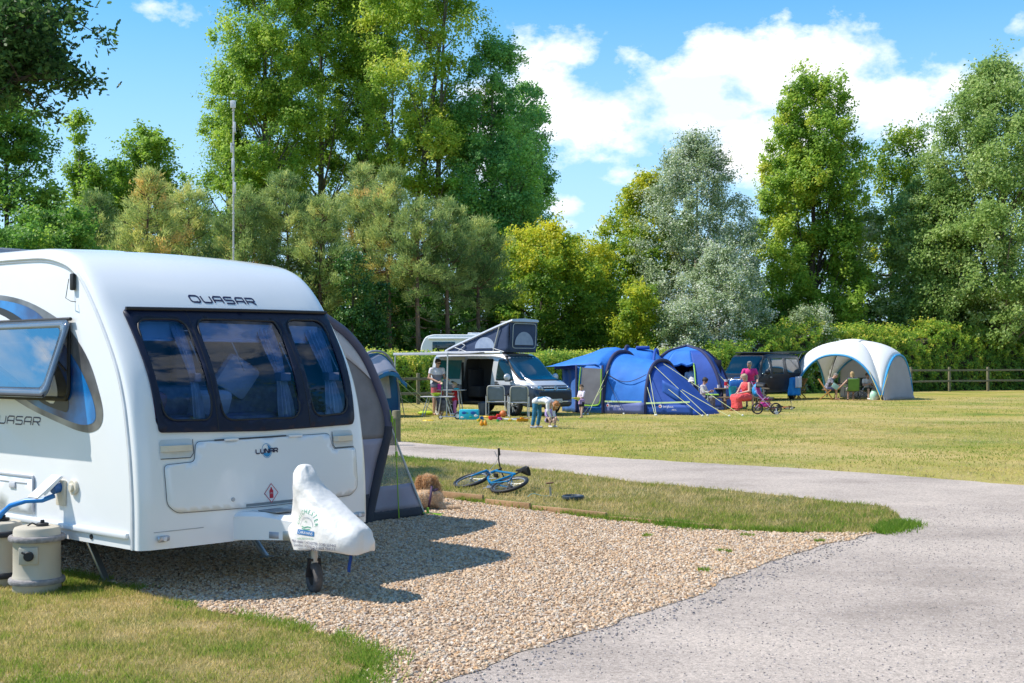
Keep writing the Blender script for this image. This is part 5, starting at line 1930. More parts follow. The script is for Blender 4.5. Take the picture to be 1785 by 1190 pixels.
tod=person('barefoot toddler in pale lilac top and dark shorts walking past the tent door',p,R(-52),dict(elL=(.2,-.08,1.14),wrL=(.02,-.24,1.05),elR=(-.2,-.08,1.14),wrR=(-.02,-.22,1.06),knL=(.11,-.06,.49),anL=(.12,-.14,.075),knR=(-.1,.0,.49),anR=(-.1,.1,.075)),s=0.555,hs=1.42,skin=M_SKIN2,top=zband_mat('lilac_and_white_tee',[(0.9,(0.4,0.25,0.45)),(1.12,(0.68,0.6,0.72))],soft=0.06),sleeve=1.25,legs=mat('black_jersey',(0.02,0.02,0.025),0.85),leglen=0.36,hair=H_BROWN,hem=0.2,face=(0.5,-.8,-.25))
bpy.context.view_layer.update()
c=tod.matrix_world@Vector((0,-.34,1.06))
m=MB()
m.box((0,0,0),(0.2,0.05,0.06),bev=0.015)
m.box((-.04,0,-.05),(0.045,0.04,0.07),bev=0.012)
m.tube([(.09,0,.008),(.16,0,.008)],0.016)
o=m.build('water_pistol',mat('lime_and_yellow_plastic',(0.45,0.55,0.02),0.4,col2=(0.65,0.5,0.02),nscale=9))
place(o,c,R(200))
tag(o,'lime and yellow toy water pistol held by the barefoot toddler','toy')
p=gp(1206,714)
person('adult in white tee stooping into the blue tent doorway, back to the camera',(xat(1207,44.6),44.6,0),R(176),dict(chest=(0,-.14,1.22),neck=(0,-.3,1.36),head=(0,-.44,1.4),shL=(.2,-.24,1.31),shR=(-.2,-.24,1.31),elL=(.27,-.28,1.03),elR=(-.27,-.2,1.0),wrL=(.2,-.42,.84),wrR=(-.25,-.3,.77)),s=0.97,top=M_WHITE,sleeve=0.6,legs=mat('navy_shorts',(0.02,0.03,0.07),0.85),leglen=0.4,hair=H_BROWN,stout=1.2,shoes=M_BLACK,face=(0,-.8,-.6),up=(0,-.6,.8))
SEAT=dict(hip=(0,.05,.5),chest=(0,-.0,.84),neck=(0,-.02,1.02),head=(0,-.07,1.18),shL=(.17,.0,.97),shR=(-.17,.0,.97),elL=(.24,-.1,.7),elR=(-.24,-.1,.7),wrL=(.08,-.3,.76),wrR=(-.08,-.3,.76),hL=(.09,.03,.49),hR=(-.09,.03,.49),knL=(.12,-.4,.5),knR=(-.12,-.4,.5),anL=(.12,-.4,.085),anR=(-.12,-.4,.085))
person('dark haired child in pale grey hoodie sitting in a camp chair by the tent',(xat(1226,43.2),43.2,0.0),R(62),SEAT,s=0.86,hs=1.12,top=mat('pale_grey_hoodie',(0.6,0.56,0.58),0.9),sleeve=1.85,legs=mat('grey_joggers',(0.2,0.19,0.22),0.9),leglen=0.95,hair=H_DARK,hairvol=1.12,shoes=M_WHITE,face=(0,-.85,-.45))
M_PINK=mat('bright_pink_polo',(0.7,0.03,0.22),0.8,col2=(0.6,0.02,0.18),nscale=8)
person('man in bright pink polo shirt leaning on the picnic table',(xat(1307,46.2),46.2,0),R(-14),dict(chest=(0,-.12,1.24),neck=(0,-.2,1.41),head=(0,-.28,1.56),shL=(.2,-.16,1.36),shR=(-.2,-.16,1.36),elR=(-.3,-.25,1.08),wrR=(-.33,-.3,.84),elL=(.3,-.14,1.08),wrL=(.28,-.3,.86)),s=1.02,top=M_PINK,sleeve=0.6,legs=mat('stone_shorts',(0.3,0.27,0.22),0.9),leglen=0.42,hair=H_GREY,hairvol=0.98,stout=1.12,shoes=M_BLACK,face=(-0.55,-.8,-.3))
M_CORAL=mat('coral_cotton',(0.75,0.1,0.1),0.85,col2=(0.68,0.075,0.085),nscale=5,bump=0.1)
def sundress(t,J,cloth,torso):
 pr=torso(0.018)[:4]
 cloth('dress',pr+[(J['knL']+Vector((0,.02,0)),J['knR']+Vector((0,.02,0)),0.13,0.13),(J['hL'],J['knL'],0.15,0.14),(J['hR'],J['knR'],0.15,0.14)],M_CORAL,[(J['knL'].lerp(J['knR'],.3)+Vector((0,-.0,.06)),J['knL']*.7+J['knR']*.3+Vector((0,.03,-.36)),0.15,0.17),(J['knL'].lerp(J['knR'],.7)+Vector((0,0,.06)),J['knR']*.7+J['knL']*.3+Vector((0,.03,-.36)),0.15,0.17)],0.016)
wom=dict(SEAT)
wom.update(knL=(.1,-.42,.46),knR=(-.16,-.42,.46),anL=(.1,-.46,.075),anR=(-.14,-.44,.075),wrL=(.02,-.32,.62),wrR=(-.1,-.36,.6),elL=(.26,-.08,.7),elR=(-.27,-.1,.7))
person('woman in coral sundress with ash blonde bob sitting on the picnic bench',(xat(1300,42.6),42.6,0),R(-58),wom,s=0.97,skin=M_SKIN2,dress=sundress,hair=H_ASH,hairlen=0.1,hairvol=1.12,stout=1.12,face=(-.35,-.9,-.12),shoes=mat('coral_sandal',(0.5,0.12,0.1),0.7))
M_FLORAL=mat('dark_patterned_shirt',(0.32,0.31,0.36),0.85,col2=(0.05,0.05,0.07),nscale=16)
hunch=dict(SEAT)
hunch.update(chest=(0,-.12,.82),neck=(0,-.24,.98),head=(0,-.36,1.08),shL=(.19,-.2,.94),shR=(-.19,-.2,.94),elL=(.24,-.26,.68),elR=(-.24,-.26,.68),wrL=(.06,-.46,.66),wrR=(-.06,-.46,.66))
person('grey haired man in dark patterned shirt hunched on a wooden folding chair',(xat(1442,55.4),55.4,0),R(74),hunch,s=1.0,top=M_FLORAL,sleeve=0.7,legs=mat('dark_blue_shorts',(0.04,0.045,0.1),0.85),leglen=0.42,hair=H_GREY,hairvol=0.97,stout=1.08,face=(0,-.75,-.65),up=(0,-.6,.8))
backw=dict(SEAT)
backw.update(elL=(.25,-.06,.72),wrL=(.2,-.3,.66),elR=(-.22,-.02,.7),wrR=(-.2,-.26,.66),elL_=None)if False else backw.update(elL=(.36,-.12,.76),wrL=(.5,-.26,.6))
person('blonde woman seen from behind in a green camp chair, arm stretched out',(xat(1486,54.6),54.6,0),R(176),backw,s=0.98,skin=M_SKIN2,top=mat('navy_vest_top',(0.05,0.04,0.16),0.85),sleeve=0.0,legs=mat('pale_skirt',(0.5,0.42,0.42),0.85),leglen=0.48,hair=H_FAIR,hairlen=0.16,hairvol=1.08)
person('brown haired boy in white printed tee sitting facing the camera under the shelter',(xat(1511,55.8),55.8,0),R(12),SEAT,s=0.93,hs=1.08,skin=M_SKIN2,top=zband_mat('white_tee_grey_print',[(0.3,(0.72,0.71,0.73)),(0.72,(0.3,0.33,0.36)),(0.8,(0.74,0.73,0.75))],soft=0.015),sleeve=0.65,legs=mat('dark_green_shorts',(0.02,0.05,0.03),0.9),leglen=0.45,hair=H_BROWN,hairvol=1.12,shoes=M_WHITE)
M_VGLASS=mat('tinted_van_glass',(0.012,0.03,0.035),0.06,col2=(0.01,0.024,0.028),coat=0.6)
M_VSCREEN=glass_mat('windscreen_glass',(0.45,0.72,0.76),base=0.09)
M_GREYPL=mat('dark_grey_plastic',(0.04,0.042,0.045),0.6)
M_CHROME=mat('chrome',(0.7,0.72,0.74),0.15,0.9)
M_ALLOY=mat('silver_alloy',(0.5,0.51,0.53),0.3,0.7)
M_TYRE=mat('black_tyre',(0.02,0.02,0.021),0.85,bump=0.1)
M_CABIN=mat('dark_cabin',(0.03,0.03,0.034),0.9)
VST=[(-2.46,0.42,1.05,1.70,0.82,0.86,0.70),(-2.42,0.36,1.05,1.86,0.88,0.91,0.74),(-2.30,0.32,1.05,1.93,0.92,0.94,0.77),(-1.5,0.30,1.05,1.96,0.93,0.95,0.78),(-0.5,0.30,1.05,1.97,0.93,0.95,0.78),(0.45,0.30,1.05,1.96,0.93,0.95,0.77),(0.80,0.30,1.05,1.93,0.93,0.95,0.75),(1.05,0.30,1.05,1.82,0.93,0.95,0.72),(1.35,0.30,1.04,1.58,0.93,0.945,0.70),(1.62,0.30,1.03,1.34,0.93,0.94,0.70),(1.76,0.30,1.0,1.22,0.92,0.93,0.72),(2.0,0.28,0.94,1.13,0.91,0.92,0.74),(2.22,0.27,0.86,1.03,0.885,0.89,0.72),(2.36,0.27,0.78,0.95,0.84,0.85,0.68),(2.44,0.29,0.68,0.86,0.76,0.77,0.6),(2.475,0.36,0.6,0.72,0.62,0.64,0.5)]
def van_ring(st):
 x,zs,zb,zt,ws,wb,wr=st
 h=[]
 h.append((0,zs))
 h.append((ws*0.86,zs))
 h.append((ws*0.985,zs+0.05))
 h.append((wb*0.995,zs+(zb-zs)*0.5))
 h.append((wb,zs+(zb-zs)*0.8))
 h.append((wb*0.992,zb))
 for f in(0.4,0.75):
  h.append((wb*0.985+(wr-wb*0.985)*f**1.25,zb+(zt-zb-0.04)*f))
 h.append((wr+0.005,zt-0.075))
 h.append((wr-0.035,zt-0.022))
 h.append((wr-0.12,zt))
 h.append((0,zt+0.022))
 return[Vector((x,-a,z))for a,z in h]+[Vector((x,a,z))for a,z in h[-2:0:-1]]
def spline_stations(n=5):
 out=[]
 for a,b in zip(VST,VST[1:]):
  out+=[tuple(p+(q-p)*i/n for p,q in zip(a,b))for i in range(n)]
 return out+[VST[-1]]
def van(name,label,loc,rz,paint,wheel_m,sliding_open=True,plate='HG70 0YS',seats=True,s=1.0):
 t=thing(name,label,'campervan',loc,rz,'campervans on the field',s)
 mb=MB()
 rings=[van_ring(q)for q in spline_stations(3)]
 mb.loft(rings)
 ref=mb.mesh('tmp',paint)
 B=bvh_of(ref)
 bpy.data.meshes.remove(ref)
 body=mb.build('body',paint,t,smooth=28)
 side=1 if sliding_open else-1
 if sliding_open:
  c=MB()
  c.box((-0.1,-0.75,1.1),(1.25,1.0,1.36),bev=0.05)
  bool_cut(body,c,M_CABIN)
 c=MB()
 c.prism([(0.55,1.12),(1.55,1.12),(1.40,1.42),(1.02,1.78),(0.55,1.82)],1.36,Matrix.Translation((0,0.68,0))@Matrix.Rotation(R(90),4,'X'))
 bool_cut(body,c,M_CABIN)
 c=MB()
 c.prism([(1.3,1.12),(1.78,1.12),(1.78,1.2),(1.3,1.75)],1.2,Matrix.Translation((0,0.6,0))@Matrix.Rotation(R(90),4,'X'))
 for xw in(1.5,-1.5):
  for y in(-1,1):
   c=MB()
   c.disc((xw,y*0.95,0.34),(0,1,0),0.4,0.5,28)
   bool_cut(body,c,M_BLACK)
 body.data.polygons.foreach_set('use_smooth',[True]*len(body.data.polygons))
 body.data.set_sharp_from_angle(angle=R(30))
 SR=dict(to3=lambda x,z:(x,-2,z),d=(0,1,0))
 SL=dict(to3=lambda x,z:(x,2,z),d=(0,-1,0))
 WS=dict(to3=lambda y,z:(4,y,z),d=(-1,0,-0.0))
 def sp(nm,loops,off,m,S=SR,parent=t,ml=0.15,solid=0.006):
  return decal(nm,loops,B,S['to3'],S['d'],off,m,parent,maxlen=ml,solid=solid)
 ws=round_poly([(-0.80,1.13),(0.80,1.13),(0.68,1.86),(-0.68,1.86)],0.08)
 wso=sp('windscreen',[ws],0.012,M_VSCREEN,WS,solid=0)
 sp('windscreen_seal',[round_poly([(-0.84,1.10),(0.84,1.10),(0.71,1.885),(-0.71,1.885)],0.08),ws],0.011,M_BLACK,WS,wso,solid=0.004)
 m=MB()
 for y in(-0.45,0.25):
  m.tube([(1.72,y,1.165),(1.62,y+0.45,1.27)],0.01,5)
 m.build('wiper',M_BLACK,wso)
 for S,opened in((SR,sliding_open),(SL,False)):
  fd=sp('door_window',[round_poly([(0.74,1.10),(1.52,1.10),(1.12,1.66),(0.98,1.76),(0.74,1.77)],0.05)],0.006,M_VGLASS,S)
  for x0,x1,zz in((0.62,1.72,0.36),):
   bm=strip([(0.66,1.8),(0.66,0.42),(1.1,0.4),(1.16,0.62),(1.3,0.78),(1.68,0.9),(1.62,1.08)],0.012)
   for v in list(bm.verts):
    pass
   decal_bm('door_gap',bm,B,S['to3'],S['d'],0.002,M_SEAM,fd)
  y=-0.97 if S is SR else 0.97
  m=MB()
  m.box((0.82,y,0.98),(0.18,0.03,0.04),bev=0.01)
  m.build('door_handle',M_GREYPL if plate else M_ALLOY,t)
  q=-1 if S is SR else 1
  m=MB()
  m.sphere((1.42,q*1.10,1.2),(0.07,0.13,0.115),16,10)
  mo=m.build('wing_mirror',paint,t)
  m=MB()
  m.box((1.40,q*1.05,1.09),(0.1,0.2,0.05),bev=0.02)
  m.build('mirror_foot',M_GREYPL,mo)
  if not(S is SR and sliding_open):
   sp('side_window',[round_poly([(-0.55,1.12),(0.55,1.12),(0.55,1.76),(-0.55,1.78)],0.07)],0.006,M_VGLASS,S)
  sp('rear_quarter_window',[round_poly([(-2.2,1.12),(-0.85,1.12),(-0.85,1.78),(-2.12,1.76)],0.07)],0.006,M_VGLASS,S)
  sp('sill_trim',[[(-1.05,0.30),(1.05,0.30),(1.05,0.40),(-1.05,0.40)]],0.006,M_GREYPL,S)
  for xw in(1.5,-1.5):
   w=MB()
   w.torus((xw,q*0.86,0.335),(0,1,0),0.255,0.088,36,12,squash=1.15)
   wo=w.build('wheel',M_TYRE,t)
   w=MB()
   for i in range(5):
    for dd in(-0.13,0.13):
     a=2*PI*i/5+dd
     w.bar((xw+0.04*math.cos(a),q*0.945,0.335+0.04*math.sin(a)),(xw+0.225*math.cos(a+dd*0.6),q*0.94,0.335+0.225*math.sin(a+dd*0.6)),0.03,0.03)
   w.torus((xw,q*0.93,0.335),(0,1,0),0.225,0.016,36,8)
   w.disc((xw,q*0.945,0.335),(0,1,0),0.05,0.05,16)
   w.build('rim',wheel_m,wo)
   w=MB()
   w.disc((xw,q*0.84,0.335),(0,1,0),0.22,0.06,28)
   w.build('brake_drum',M_BLACK,wo)
 nose=lambda nm,loops,off,m,parent=t,ml=0.12,solid=0.008:sp(nm,loops,off,m,WS,parent,ml,solid)
 g=nose('grille',[round_poly([(-0.52,0.80),(0.52,0.80),(0.56,0.93),(-0.56,0.93)],0.02)],0.008,M_BLACK)
 for z in(0.895,0.815):
  nose('chrome_bar',[[(-0.54,z-0.012),(0.54,z-0.012),(0.54,z+0.012),(-0.54,z+0.012)]],0.018,M_CHROME,g)
 nose('lower_grille',[round_poly([(-0.7,0.50),(0.7,0.50),(0.72,0.76),(-0.72,0.76)],0.04)],0.008,M_BLACK)
 nose('bumper_strip',[[(-0.72,0.43),(0.72,0.43),(0.72,0.458),(-0.72,0.458)]],0.012,M_CHROME)
 nose('lower_bumper',[round_poly([(-0.78,0.29),(0.78,0.29),(0.76,0.41),(-0.76,0.41)],0.03)],0.008,M_GREYPL)
 for q in(1,-1):
  hl=nose('headlight',[round_poly([(q*0.55,0.80),(q*0.84,0.84),(q*0.86,0.95),(q*0.72,0.965),(q*0.54,0.93)][::q],0.025)],0.009,mat('headlamp_glass',(0.55,0.58,0.62),0.08,0.3,col2=(0.12,0.13,0.15),nscale=12,coat=0.6))
  h=B.ray_cast(Vector((4,q*0.67,0.885)),Vector((-1,0,0)))[0]
  m=MB()
  m.disc(h+Vector((0.012,0,0)),(1,q*0.3,0.2),0.05,0.02,20)
  m.build('lens',M_CHROME,hl)
 if plate:
  h=B.ray_cast(Vector((4,0,0.865)),Vector((-1,0,0)))[0]
  m=MB()
  for r0 in(0.072,):
   m.torus(h+Vector((0.03,0,0)),(1,0,0.25),r0,0.008,32,6)
  VM=Matrix.Translation(h+Vector((0.034,0,0)))@rot_to((1,0,0.25))if False else None
  def ln(a,b):
   m.tube([h+Vector((0.034-a[1]*0.25,a[0],a[1])),h+Vector((0.034-b[1]*0.25,b[0],b[1]))],0.0065,6)
  for a,b in(((-0.03,0.058),(-0.001,0.004)),((0.03,0.058),(0.001,0.004)),((-0.052,0.04),(-0.024,-0.055)),((-0.024,-0.055),(0.0,-0.008)),((0.0,-0.008),(0.024,-0.055)),((0.024,-0.055),(0.052,0.04))):
   ln(a,b)
  bo=m.build('emblem',M_CHROME,t)
  m=MB()
  m.disc(h+Vector((0.018,0,0)),(1,0,0.25),0.072,0.012,28)
  m.build('emblem_back',mat('emblem_blue',(0.02,0.09,0.2),0.3),bo)
  m=MB()
  m.box((2.5,0,0.47),(0.015,0.52,0.115),bev=0.005)
  po=m.build('number_plate',mat('white_plate',(0.72,0.72,0.7),0.4),t)
  bm=text_bm(plate,0.075,width=0.46)
  m=MB()
  m.bm(bm,Matrix.Translation((2.51,0,0.433))@Matrix(((0,0,1,0),(1,0,0,0),(0,1,0,0),(0,0,0,1))))
  m.build('lettering',M_BLACK,po,smooth=0)
 for y in(-0.4,0.4):
  m=MB()
  m.box((0.72,y,1.25),(0.14,0.46,0.5),bev=0.05,Mx=Matrix.Rotation(R(-10),4,'Y'))
  m.box((0.66,y,1.58),(0.1,0.26,0.2),bev=0.05)
  m.build('seat',mat('charcoal_seat',(0.05,0.05,0.055),0.9),t)
 m=MB()
 m.box((1.42,0,1.13),(0.3,1.3,0.08),bev=0.03)
 m.torus((1.25,0.38,1.2),(1,0,0.5),0.17,0.014,24,6)
 m.build('dashboard',M_GREYPL,t)
 return t,B,sp,SR,SL
M_TWOTONE=zband_mat('silver_over_starlight_blue',[(0.3,(0.025,0.035,0.06)),(0.955,(0.56,0.57,0.6))],rough=0.28,soft=0.006)
MATS['silver_over_starlight_blue'].node_tree.nodes['Principled BSDF'].inputs['Coat Weight'].default_value=0.6
MATS['silver_over_starlight_blue'].node_tree.nodes['Principled BSDF'].inputs['Metallic'].default_value=0.25
M_CANVAS=mat('slate_blue_canvas',(0.04,0.065,0.135),0.9,col2=(0.03,0.05,0.11),nscale=4,bump=0.15,bscale=12)
M_CANVAS2=mat('pale_blue_canvas_window',(0.3,0.36,0.48),0.9,col2=(0.22,0.28,0.4),nscale=5)
M_SILVER=mat('silver_roof_panel',(0.56,0.57,0.6),0.3,0.2,coat=0.4)
M_ALU=mat('brushed_aluminium',(0.6,0.61,0.62),0.4,0.5)
v1,B,sp,SR,SL=van('campervan','silver and dark blue campervan with raised roof tent and open sliding door',(-0.38,39.96,0),R(-45),M_TWOTONE,M_ALLOY)
dr=MB()
dr.loft([[Vector((x,-(0.985+0.028*k),0.36)),Vector((x,-(1.0+0.028*k),0.95)),Vector((x,-(0.985+0.028*k),1.06)),Vector((x,-(0.9+0.028*k),1.6)),Vector((x,-(0.85+0.028*k),1.84)),Vector((x,-(0.81+0.028*k),1.84)),Vector((x,-(0.86+0.028*k),1.6)),Vector((x,-(0.945+0.028*k),1.05)),Vector((x,-(0.95+0.028*k),0.36))]for x,k in((-1.98,2),(-0.72,2))])
do=dr.build('sliding_door',M_TWOTONE,v1,smooth=25)
dr=MB()
dr.loft([[Vector((x,-(0.992+0.056),1.13)),Vector((x,-(0.913+0.056),1.6)),Vector((x,-(0.885+0.056),1.74)),Vector((x,-(0.88+0.056),1.74)),Vector((x,-(0.907+0.056),1.6)),Vector((x,-(0.985+0.056),1.13))]for x in(-1.9,-0.82)])
dr.build('door_window',mat('painted_reflection_glass',(0.02,0.14,0.2),0.08,coat=0.6),do)  # teal base colour stands in for a reflection in this window
dr=MB()
dr.box((-0.715,-1.01,1.02),(0.03,0.09,1.3),bev=0.01)
dr.build('door_edge',M_BLACK,do)
dr=MB()
dr.box((-0.95,-1.075,0.95),(0.2,0.03,0.04),bev=0.01)
dr.build('door_handle',M_GREYPL,do)
for x,par,yo in((-1.15,do,-1.066),(0.78,v1,None)):
 m=MB()
 pts=[(-0.09,0),(-0.06,0.035),(0.0,0.05),(0.07,0.03),(0.1,-0.005),(0.04,0.004),(0.02,-0.022),(-0.03,-0.012)]
 bm=fill_poly([pts],0.05)
 if yo is None:
  project(bm,B,lambda a,b:(x+a,-2,1.06-0.04+b),(0,1,0),0.006)
  m.bm(bm)
 else:
  m.bm(bm,Matrix.Translation((x,yo,1.02))@Matrix.Rotation(R(90),4,'X')@Matrix.Rotation(0,4,'Z'))
 m.build('wave_sticker',M_GREYPL,par,smooth=0)
m=MB()
m.box((-0.35,-0.45,0.72),(0.6,0.8,0.36),bev=0.05)
m.box((-0.6,-0.45,1.15),(0.16,0.8,0.6),bev=0.05)
m.build('rear_bench',mat('black_grey_seat',(0.025,0.025,0.03),0.95),v1)
hx,hz=-1.95,2.02
fx,fz=1.08,2.98
pa,pb=Vector((hx,0,hz)),Vector((fx,0,fz))
d=(pb-pa).normalized()
m=MB()
n=14
for_=[]
for i in range(n+1):
 u=i/n
 c=pa.lerp(pb,u)+Vector((0.16*(u-0.5),0,0.0))+d.cross(Vector((0,1,0)))*-0.0
 w=0.7*(1-0.12*(2*u-1)**6)
 up=Vector((-d.z,0,d.x))
 for_.append([c+Vector((0,-w,0)),c+Vector((0,-w+0.03,0))+up*0.055,c+up*0.09,c+Vector((0,w-0.03,0))+up*0.055,c+Vector((0,w,0)),c+Vector((0,w-0.05,0))-up*0.02,c+Vector((0,-w+0.05,0))-up*0.02])
m.loft(for_)
roof=m.build('roof_panel',M_SILVER,v1,smooth=35)
W_=0.62
for s in(-1,1):
 m=MB()
 def cv(u,v):
  x=hx+0.1+(fx-0.06-hx-0.1)*u
  zt=hz+(fz-hz)*(x-hx)/(fx-hx)-0.01
  z=1.985+(zt-1.985)*v
  return Vector((x-0.1*(1-v)*0,s*(W_+0.02*math.sin(v*PI)*(1 if u<0.97 else 0)),max(z,1.985)))
 m.grid(cv,20,6)
 sd=m.build('canvas_side',M_CANVAS,v1,solid=0.006)
 m=MB()
 ctr=(-0.05,2.12)
 half=[(ctr[0]+0.46*math.cos(a),ctr[1]+0.36*math.sin(a))for a in np.linspace(0,PI,20)]
 m.prism(half,0.01,Matrix.Translation((0,s*(W_+0.032)+(0.005 if s<0 else 0.005),0))@Matrix.Rotation(R(90),4,'X'))
 m.build('canvas_window',M_CANVAS2,sd)
m=MB()
m.grid(lambda u,v:Vector((fx-0.08+0.06*v+0.03*math.sin(v*PI),(u-0.5)*2*W_,1.985+(fz-0.015-1.985)*v)),8,8)
cf=m.build('canvas_front',M_CANVAS,v1,solid=0.006)
Xf=lambda z:fx-0.08+0.06*(z-1.985)/1.0+0.055
m=MB()
half=[(0.42*math.cos(a),2.22+0.42*math.sin(a))for a in np.linspace(0,PI,22)]
m.prism(half,0.01,Matrix.Translation((Xf(2.4),0,0))@Matrix(((0,0,1,0),(1,0,0,0),(0,1,0,0),(0,0,0,1))))
m.build('canvas_window',M_CANVAS2,cf)
m=MB()
m.tube([(Xf(z)+0.012,y,z)for y,z in[(q[0],q[1])for q in round_poly([(-0.52,2.12),(0.52,2.12),(0.52,2.9),(-0.52,2.9)],0.12)]],0.009,5,closed=True)
m.build('canvas_piping',mat('pale_piping',(0.55,0.6,0.6)),cf)
for s in(-1,1):
 m=MB()
 m.tube([(0.35,s*0.68,1.99),(0.66,s*0.69,2.82)],0.018,8)
 m.tube([(0.35,s*0.68,2.12),(0.85,s*0.68,2.0)],0.014,8)
 m.tube([(-1.35,s*0.68,2.0),(-0.95,s*0.68,2.22)],0.014,8)
 m.tube([(-1.45,s*0.68,2.16),(-0.9,s*0.68,2.02)],0.014,8)
 m.tube([(-0.95,s*0.68,2.22),(-1.12,s*0.69,2.3)],0.014,8)
 m.build('roof_stay',M_ALU,v1)
m=MB()
m.lathe([(0.0,0.0),(0.03,0.0),(0.03,0.05),(0.16,0.06),(0.18,0.085),(0.12,0.105),(0,0.11)],18,Matrix.Translation((0.55,-0.3,2.88)),caps=False)
m.build('roof_vent',mat('cream_vent',(0.5,0.47,0.4),0.5),roof)
m=MB()
m.tube([(0.95,-0.9,1.97),(-2.35,-0.9,1.97)],0.055,12)
m.build('awning_case',M_ALU,v1)
m=MB()
m.grid(lambda u,v:Vector((0.24-2.6*u,-0.93-1.58*v,2.0-0.06*v-0.03*math.sin(v*PI))),10,8)
m.build('awning_cloth',mat('grey_awning_canvas',(0.33,0.34,0.38),0.85),v1,solid=0.006)
m=MB()
m.bar((0.26,-2.52,1.935),(-2.38,-2.52,1.935),0.05,0.085,0.012)
m.build('awning_rail',mat('pale_grey_rail',(0.42,0.44,0.5),0.4),v1)
for x in(0.22,-2.32):
 m=MB()
 m.tube([(x,-2.5,1.93),(x-0.03,-2.52,0.0)],0.021,8)
 m.disc((x-0.03,-2.52,0.012),(0,0,1),0.05,0.024)
 m.build('awning_leg',M_ALU,v1)
 m=MB()
 m.tube([(x,-0.95,1.95),(x*0.7-0.2,-1.7,1.92),(x,-2.48,1.93)],0.018,8)
 m.build('awning_arm',M_ALU,v1)
M_VBLK=mat('black_van_paint',(0.012,0.016,0.026),0.35,col2=(0.01,0.013,0.02),coat=0.15,spec=0.3)
v2,B2,sp2,SR2,SL2=van('van','black van with raised tailgate parked by the hedge behind the picnic table',(xat(1322,55.5),55.5,0),R(233),M_VBLK,M_ALLOY,sliding_open=False,plate='',s=1.06)
m=MB()
m.loft([[(-2.28-1.15*u,-0.74,1.96+0.12*u),(-2.28-1.15*u,0.74,1.96+0.12*u),(-2.28-1.15*u,0.7,2.03+0.12*u-0.04*u),(-2.28-1.15*u,-0.7,2.03+0.12*u-0.04*u)]for u in(0,0.3,0.7,1)])
m.build('tailgate',M_VBLK,v2)
m=MB()
m.tube([(-2.35,-0.7,1.6),(-2.85,-0.7,2.02)],0.015)
m.tube([(-2.35,0.7,1.6),(-2.85,0.7,2.02)],0.015)
m.build('tailgate_strut',M_ALU,v2)
m=MB()
m.box((-0.4,0,2.0),(2.6,1.3,0.07),bev=0.03)
m.build('roof_panel',M_VBLK,v2)
mh=thing('motorhome','white motorhome showing above the hedge behind the campervan','motorhome',(xat(838,61),61,0),R(4))
PFM=[(-2.95,0.5),(-3.0,1.6),(-2.96,2.5),(-2.75,2.95),(-2.4,3.06),(1.8,3.06),(2.25,3.0),(2.5,2.75),(2.55,2.3),(2.55,1.95),(3.0,1.55),(3.35,1.2),(3.45,0.9),(3.4,0.5)]
m=MB()
T_=Matrix.Rotation(R(90),4,'X')
pts=round_poly(PFM,0.2,4)
rg=[]
for y,k in((-1.1,0.0),(-1.07,0.03),(1.07,0.03),(1.1,0.0)):
 rg.append([Vector((x*(1 if k else 0.99),y,z-(0 if k else 0.03)*(z>2)))for x,z in pts])
m.loft(rg)
m.build('body',M_GEL,mh,smooth=30)
for x0,x1,z0,z1 in((-2.4,-1.3,2.15,2.7),(-0.6,0.5,1.7,2.3),(0.9,1.7,1.75,2.3)):
 m=MB()
 m.box(((x0+x1)/2,-1.11,(z0+z1)/2),(x1-x0,0.04,z1-z0),bev=0.015)
 wo=m.build('window',M_VGLASS,mh)
m=MB()
m.box((-0.9,-1.13,2.86),(3.4,0.1,0.1),bev=0.03)
m.build('awning_case',M_GEL2,mh)
m=MB()
m.box((-0.2,0.1,3.12),(0.9,0.7,0.12),bev=0.04)
m.build('roof_light',M_GEL2,mh)
m=MB()
m.box((2.3,-1.07,2.86),(0.12,0.03,0.05),bev=0.01)
m.build('marker_light',mat('red_lens',(0.5,0.02,0.02),0.3),mh)
for x in(-1.6,2.6):
 for y in(-1,1):
  m=MB()
  m.torus((x,y*0.95,0.34),(0,1,0),0.25,0.09,30,10)
  m.build('wheel',M_TYRE,mh)
m=MB()
m.prism([(2.62,1.92),(3.05,1.5),(2.6,1.5)],1.9,Matrix.Translation((0,0.95,0))@Matrix.Rotation(R(90),4,'X'))
m.build('cab_glass',M_VGLASS,mh)
ms=thing('antenna_mast','tall slim white mast with small antenna panels rising behind the caravan roof','mast',(xat(407,30),30,0))
hT=zat(178,30)
m=MB()
m.tube([(0,0,0),(0,0,hT*0.5)],0.03,12)
m.tube([(0,0,hT*0.5),(0,0,hT)],0.02,10)
for i in range(12):
 z=3.6+i*0.42
 m.tube([(0,0,z),(0,0,z+0.03)],0.035,10)
m.build('pole',mat('pale_grey_pole',(0.55,0.55,0.58),0.5),ms)
for z,dx,w,h in((hT-0.06,0.0,0.13,0.18),(hT-0.62,0.04,0.05,0.26),(hT-1.12,-0.04,0.04,0.24),(hT-1.55,0,0.065,0.34),(hT-2.1,0.045,0.05,0.28)):
 m=MB()
 m.box((dx,-0.05,z),(w,0.05,h),bev=0.012)
 m.build('antenna_panel',mat('white_antenna',(0.72,0.72,0.76),0.4),ms)
def cloth(name,c1,c2,bump=0.35,bscale=5,transl=0.2,ns=2.5):
 return mat(name,c1,0.7,col2=c2,nscale=ns,bump=bump,bscale=bscale,transl=transl)
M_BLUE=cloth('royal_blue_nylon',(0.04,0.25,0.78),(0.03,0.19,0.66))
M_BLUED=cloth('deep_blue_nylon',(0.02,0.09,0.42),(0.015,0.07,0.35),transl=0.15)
M_BLUEP=cloth('slate_blue_groundsheet_cloth',(0.15,0.19,0.46),(0.12,0.155,0.38),transl=0.1)
M_NAVYB=mat('navy_beam_sleeve',(0.03,0.035,0.1),0.8,bump=0.1)
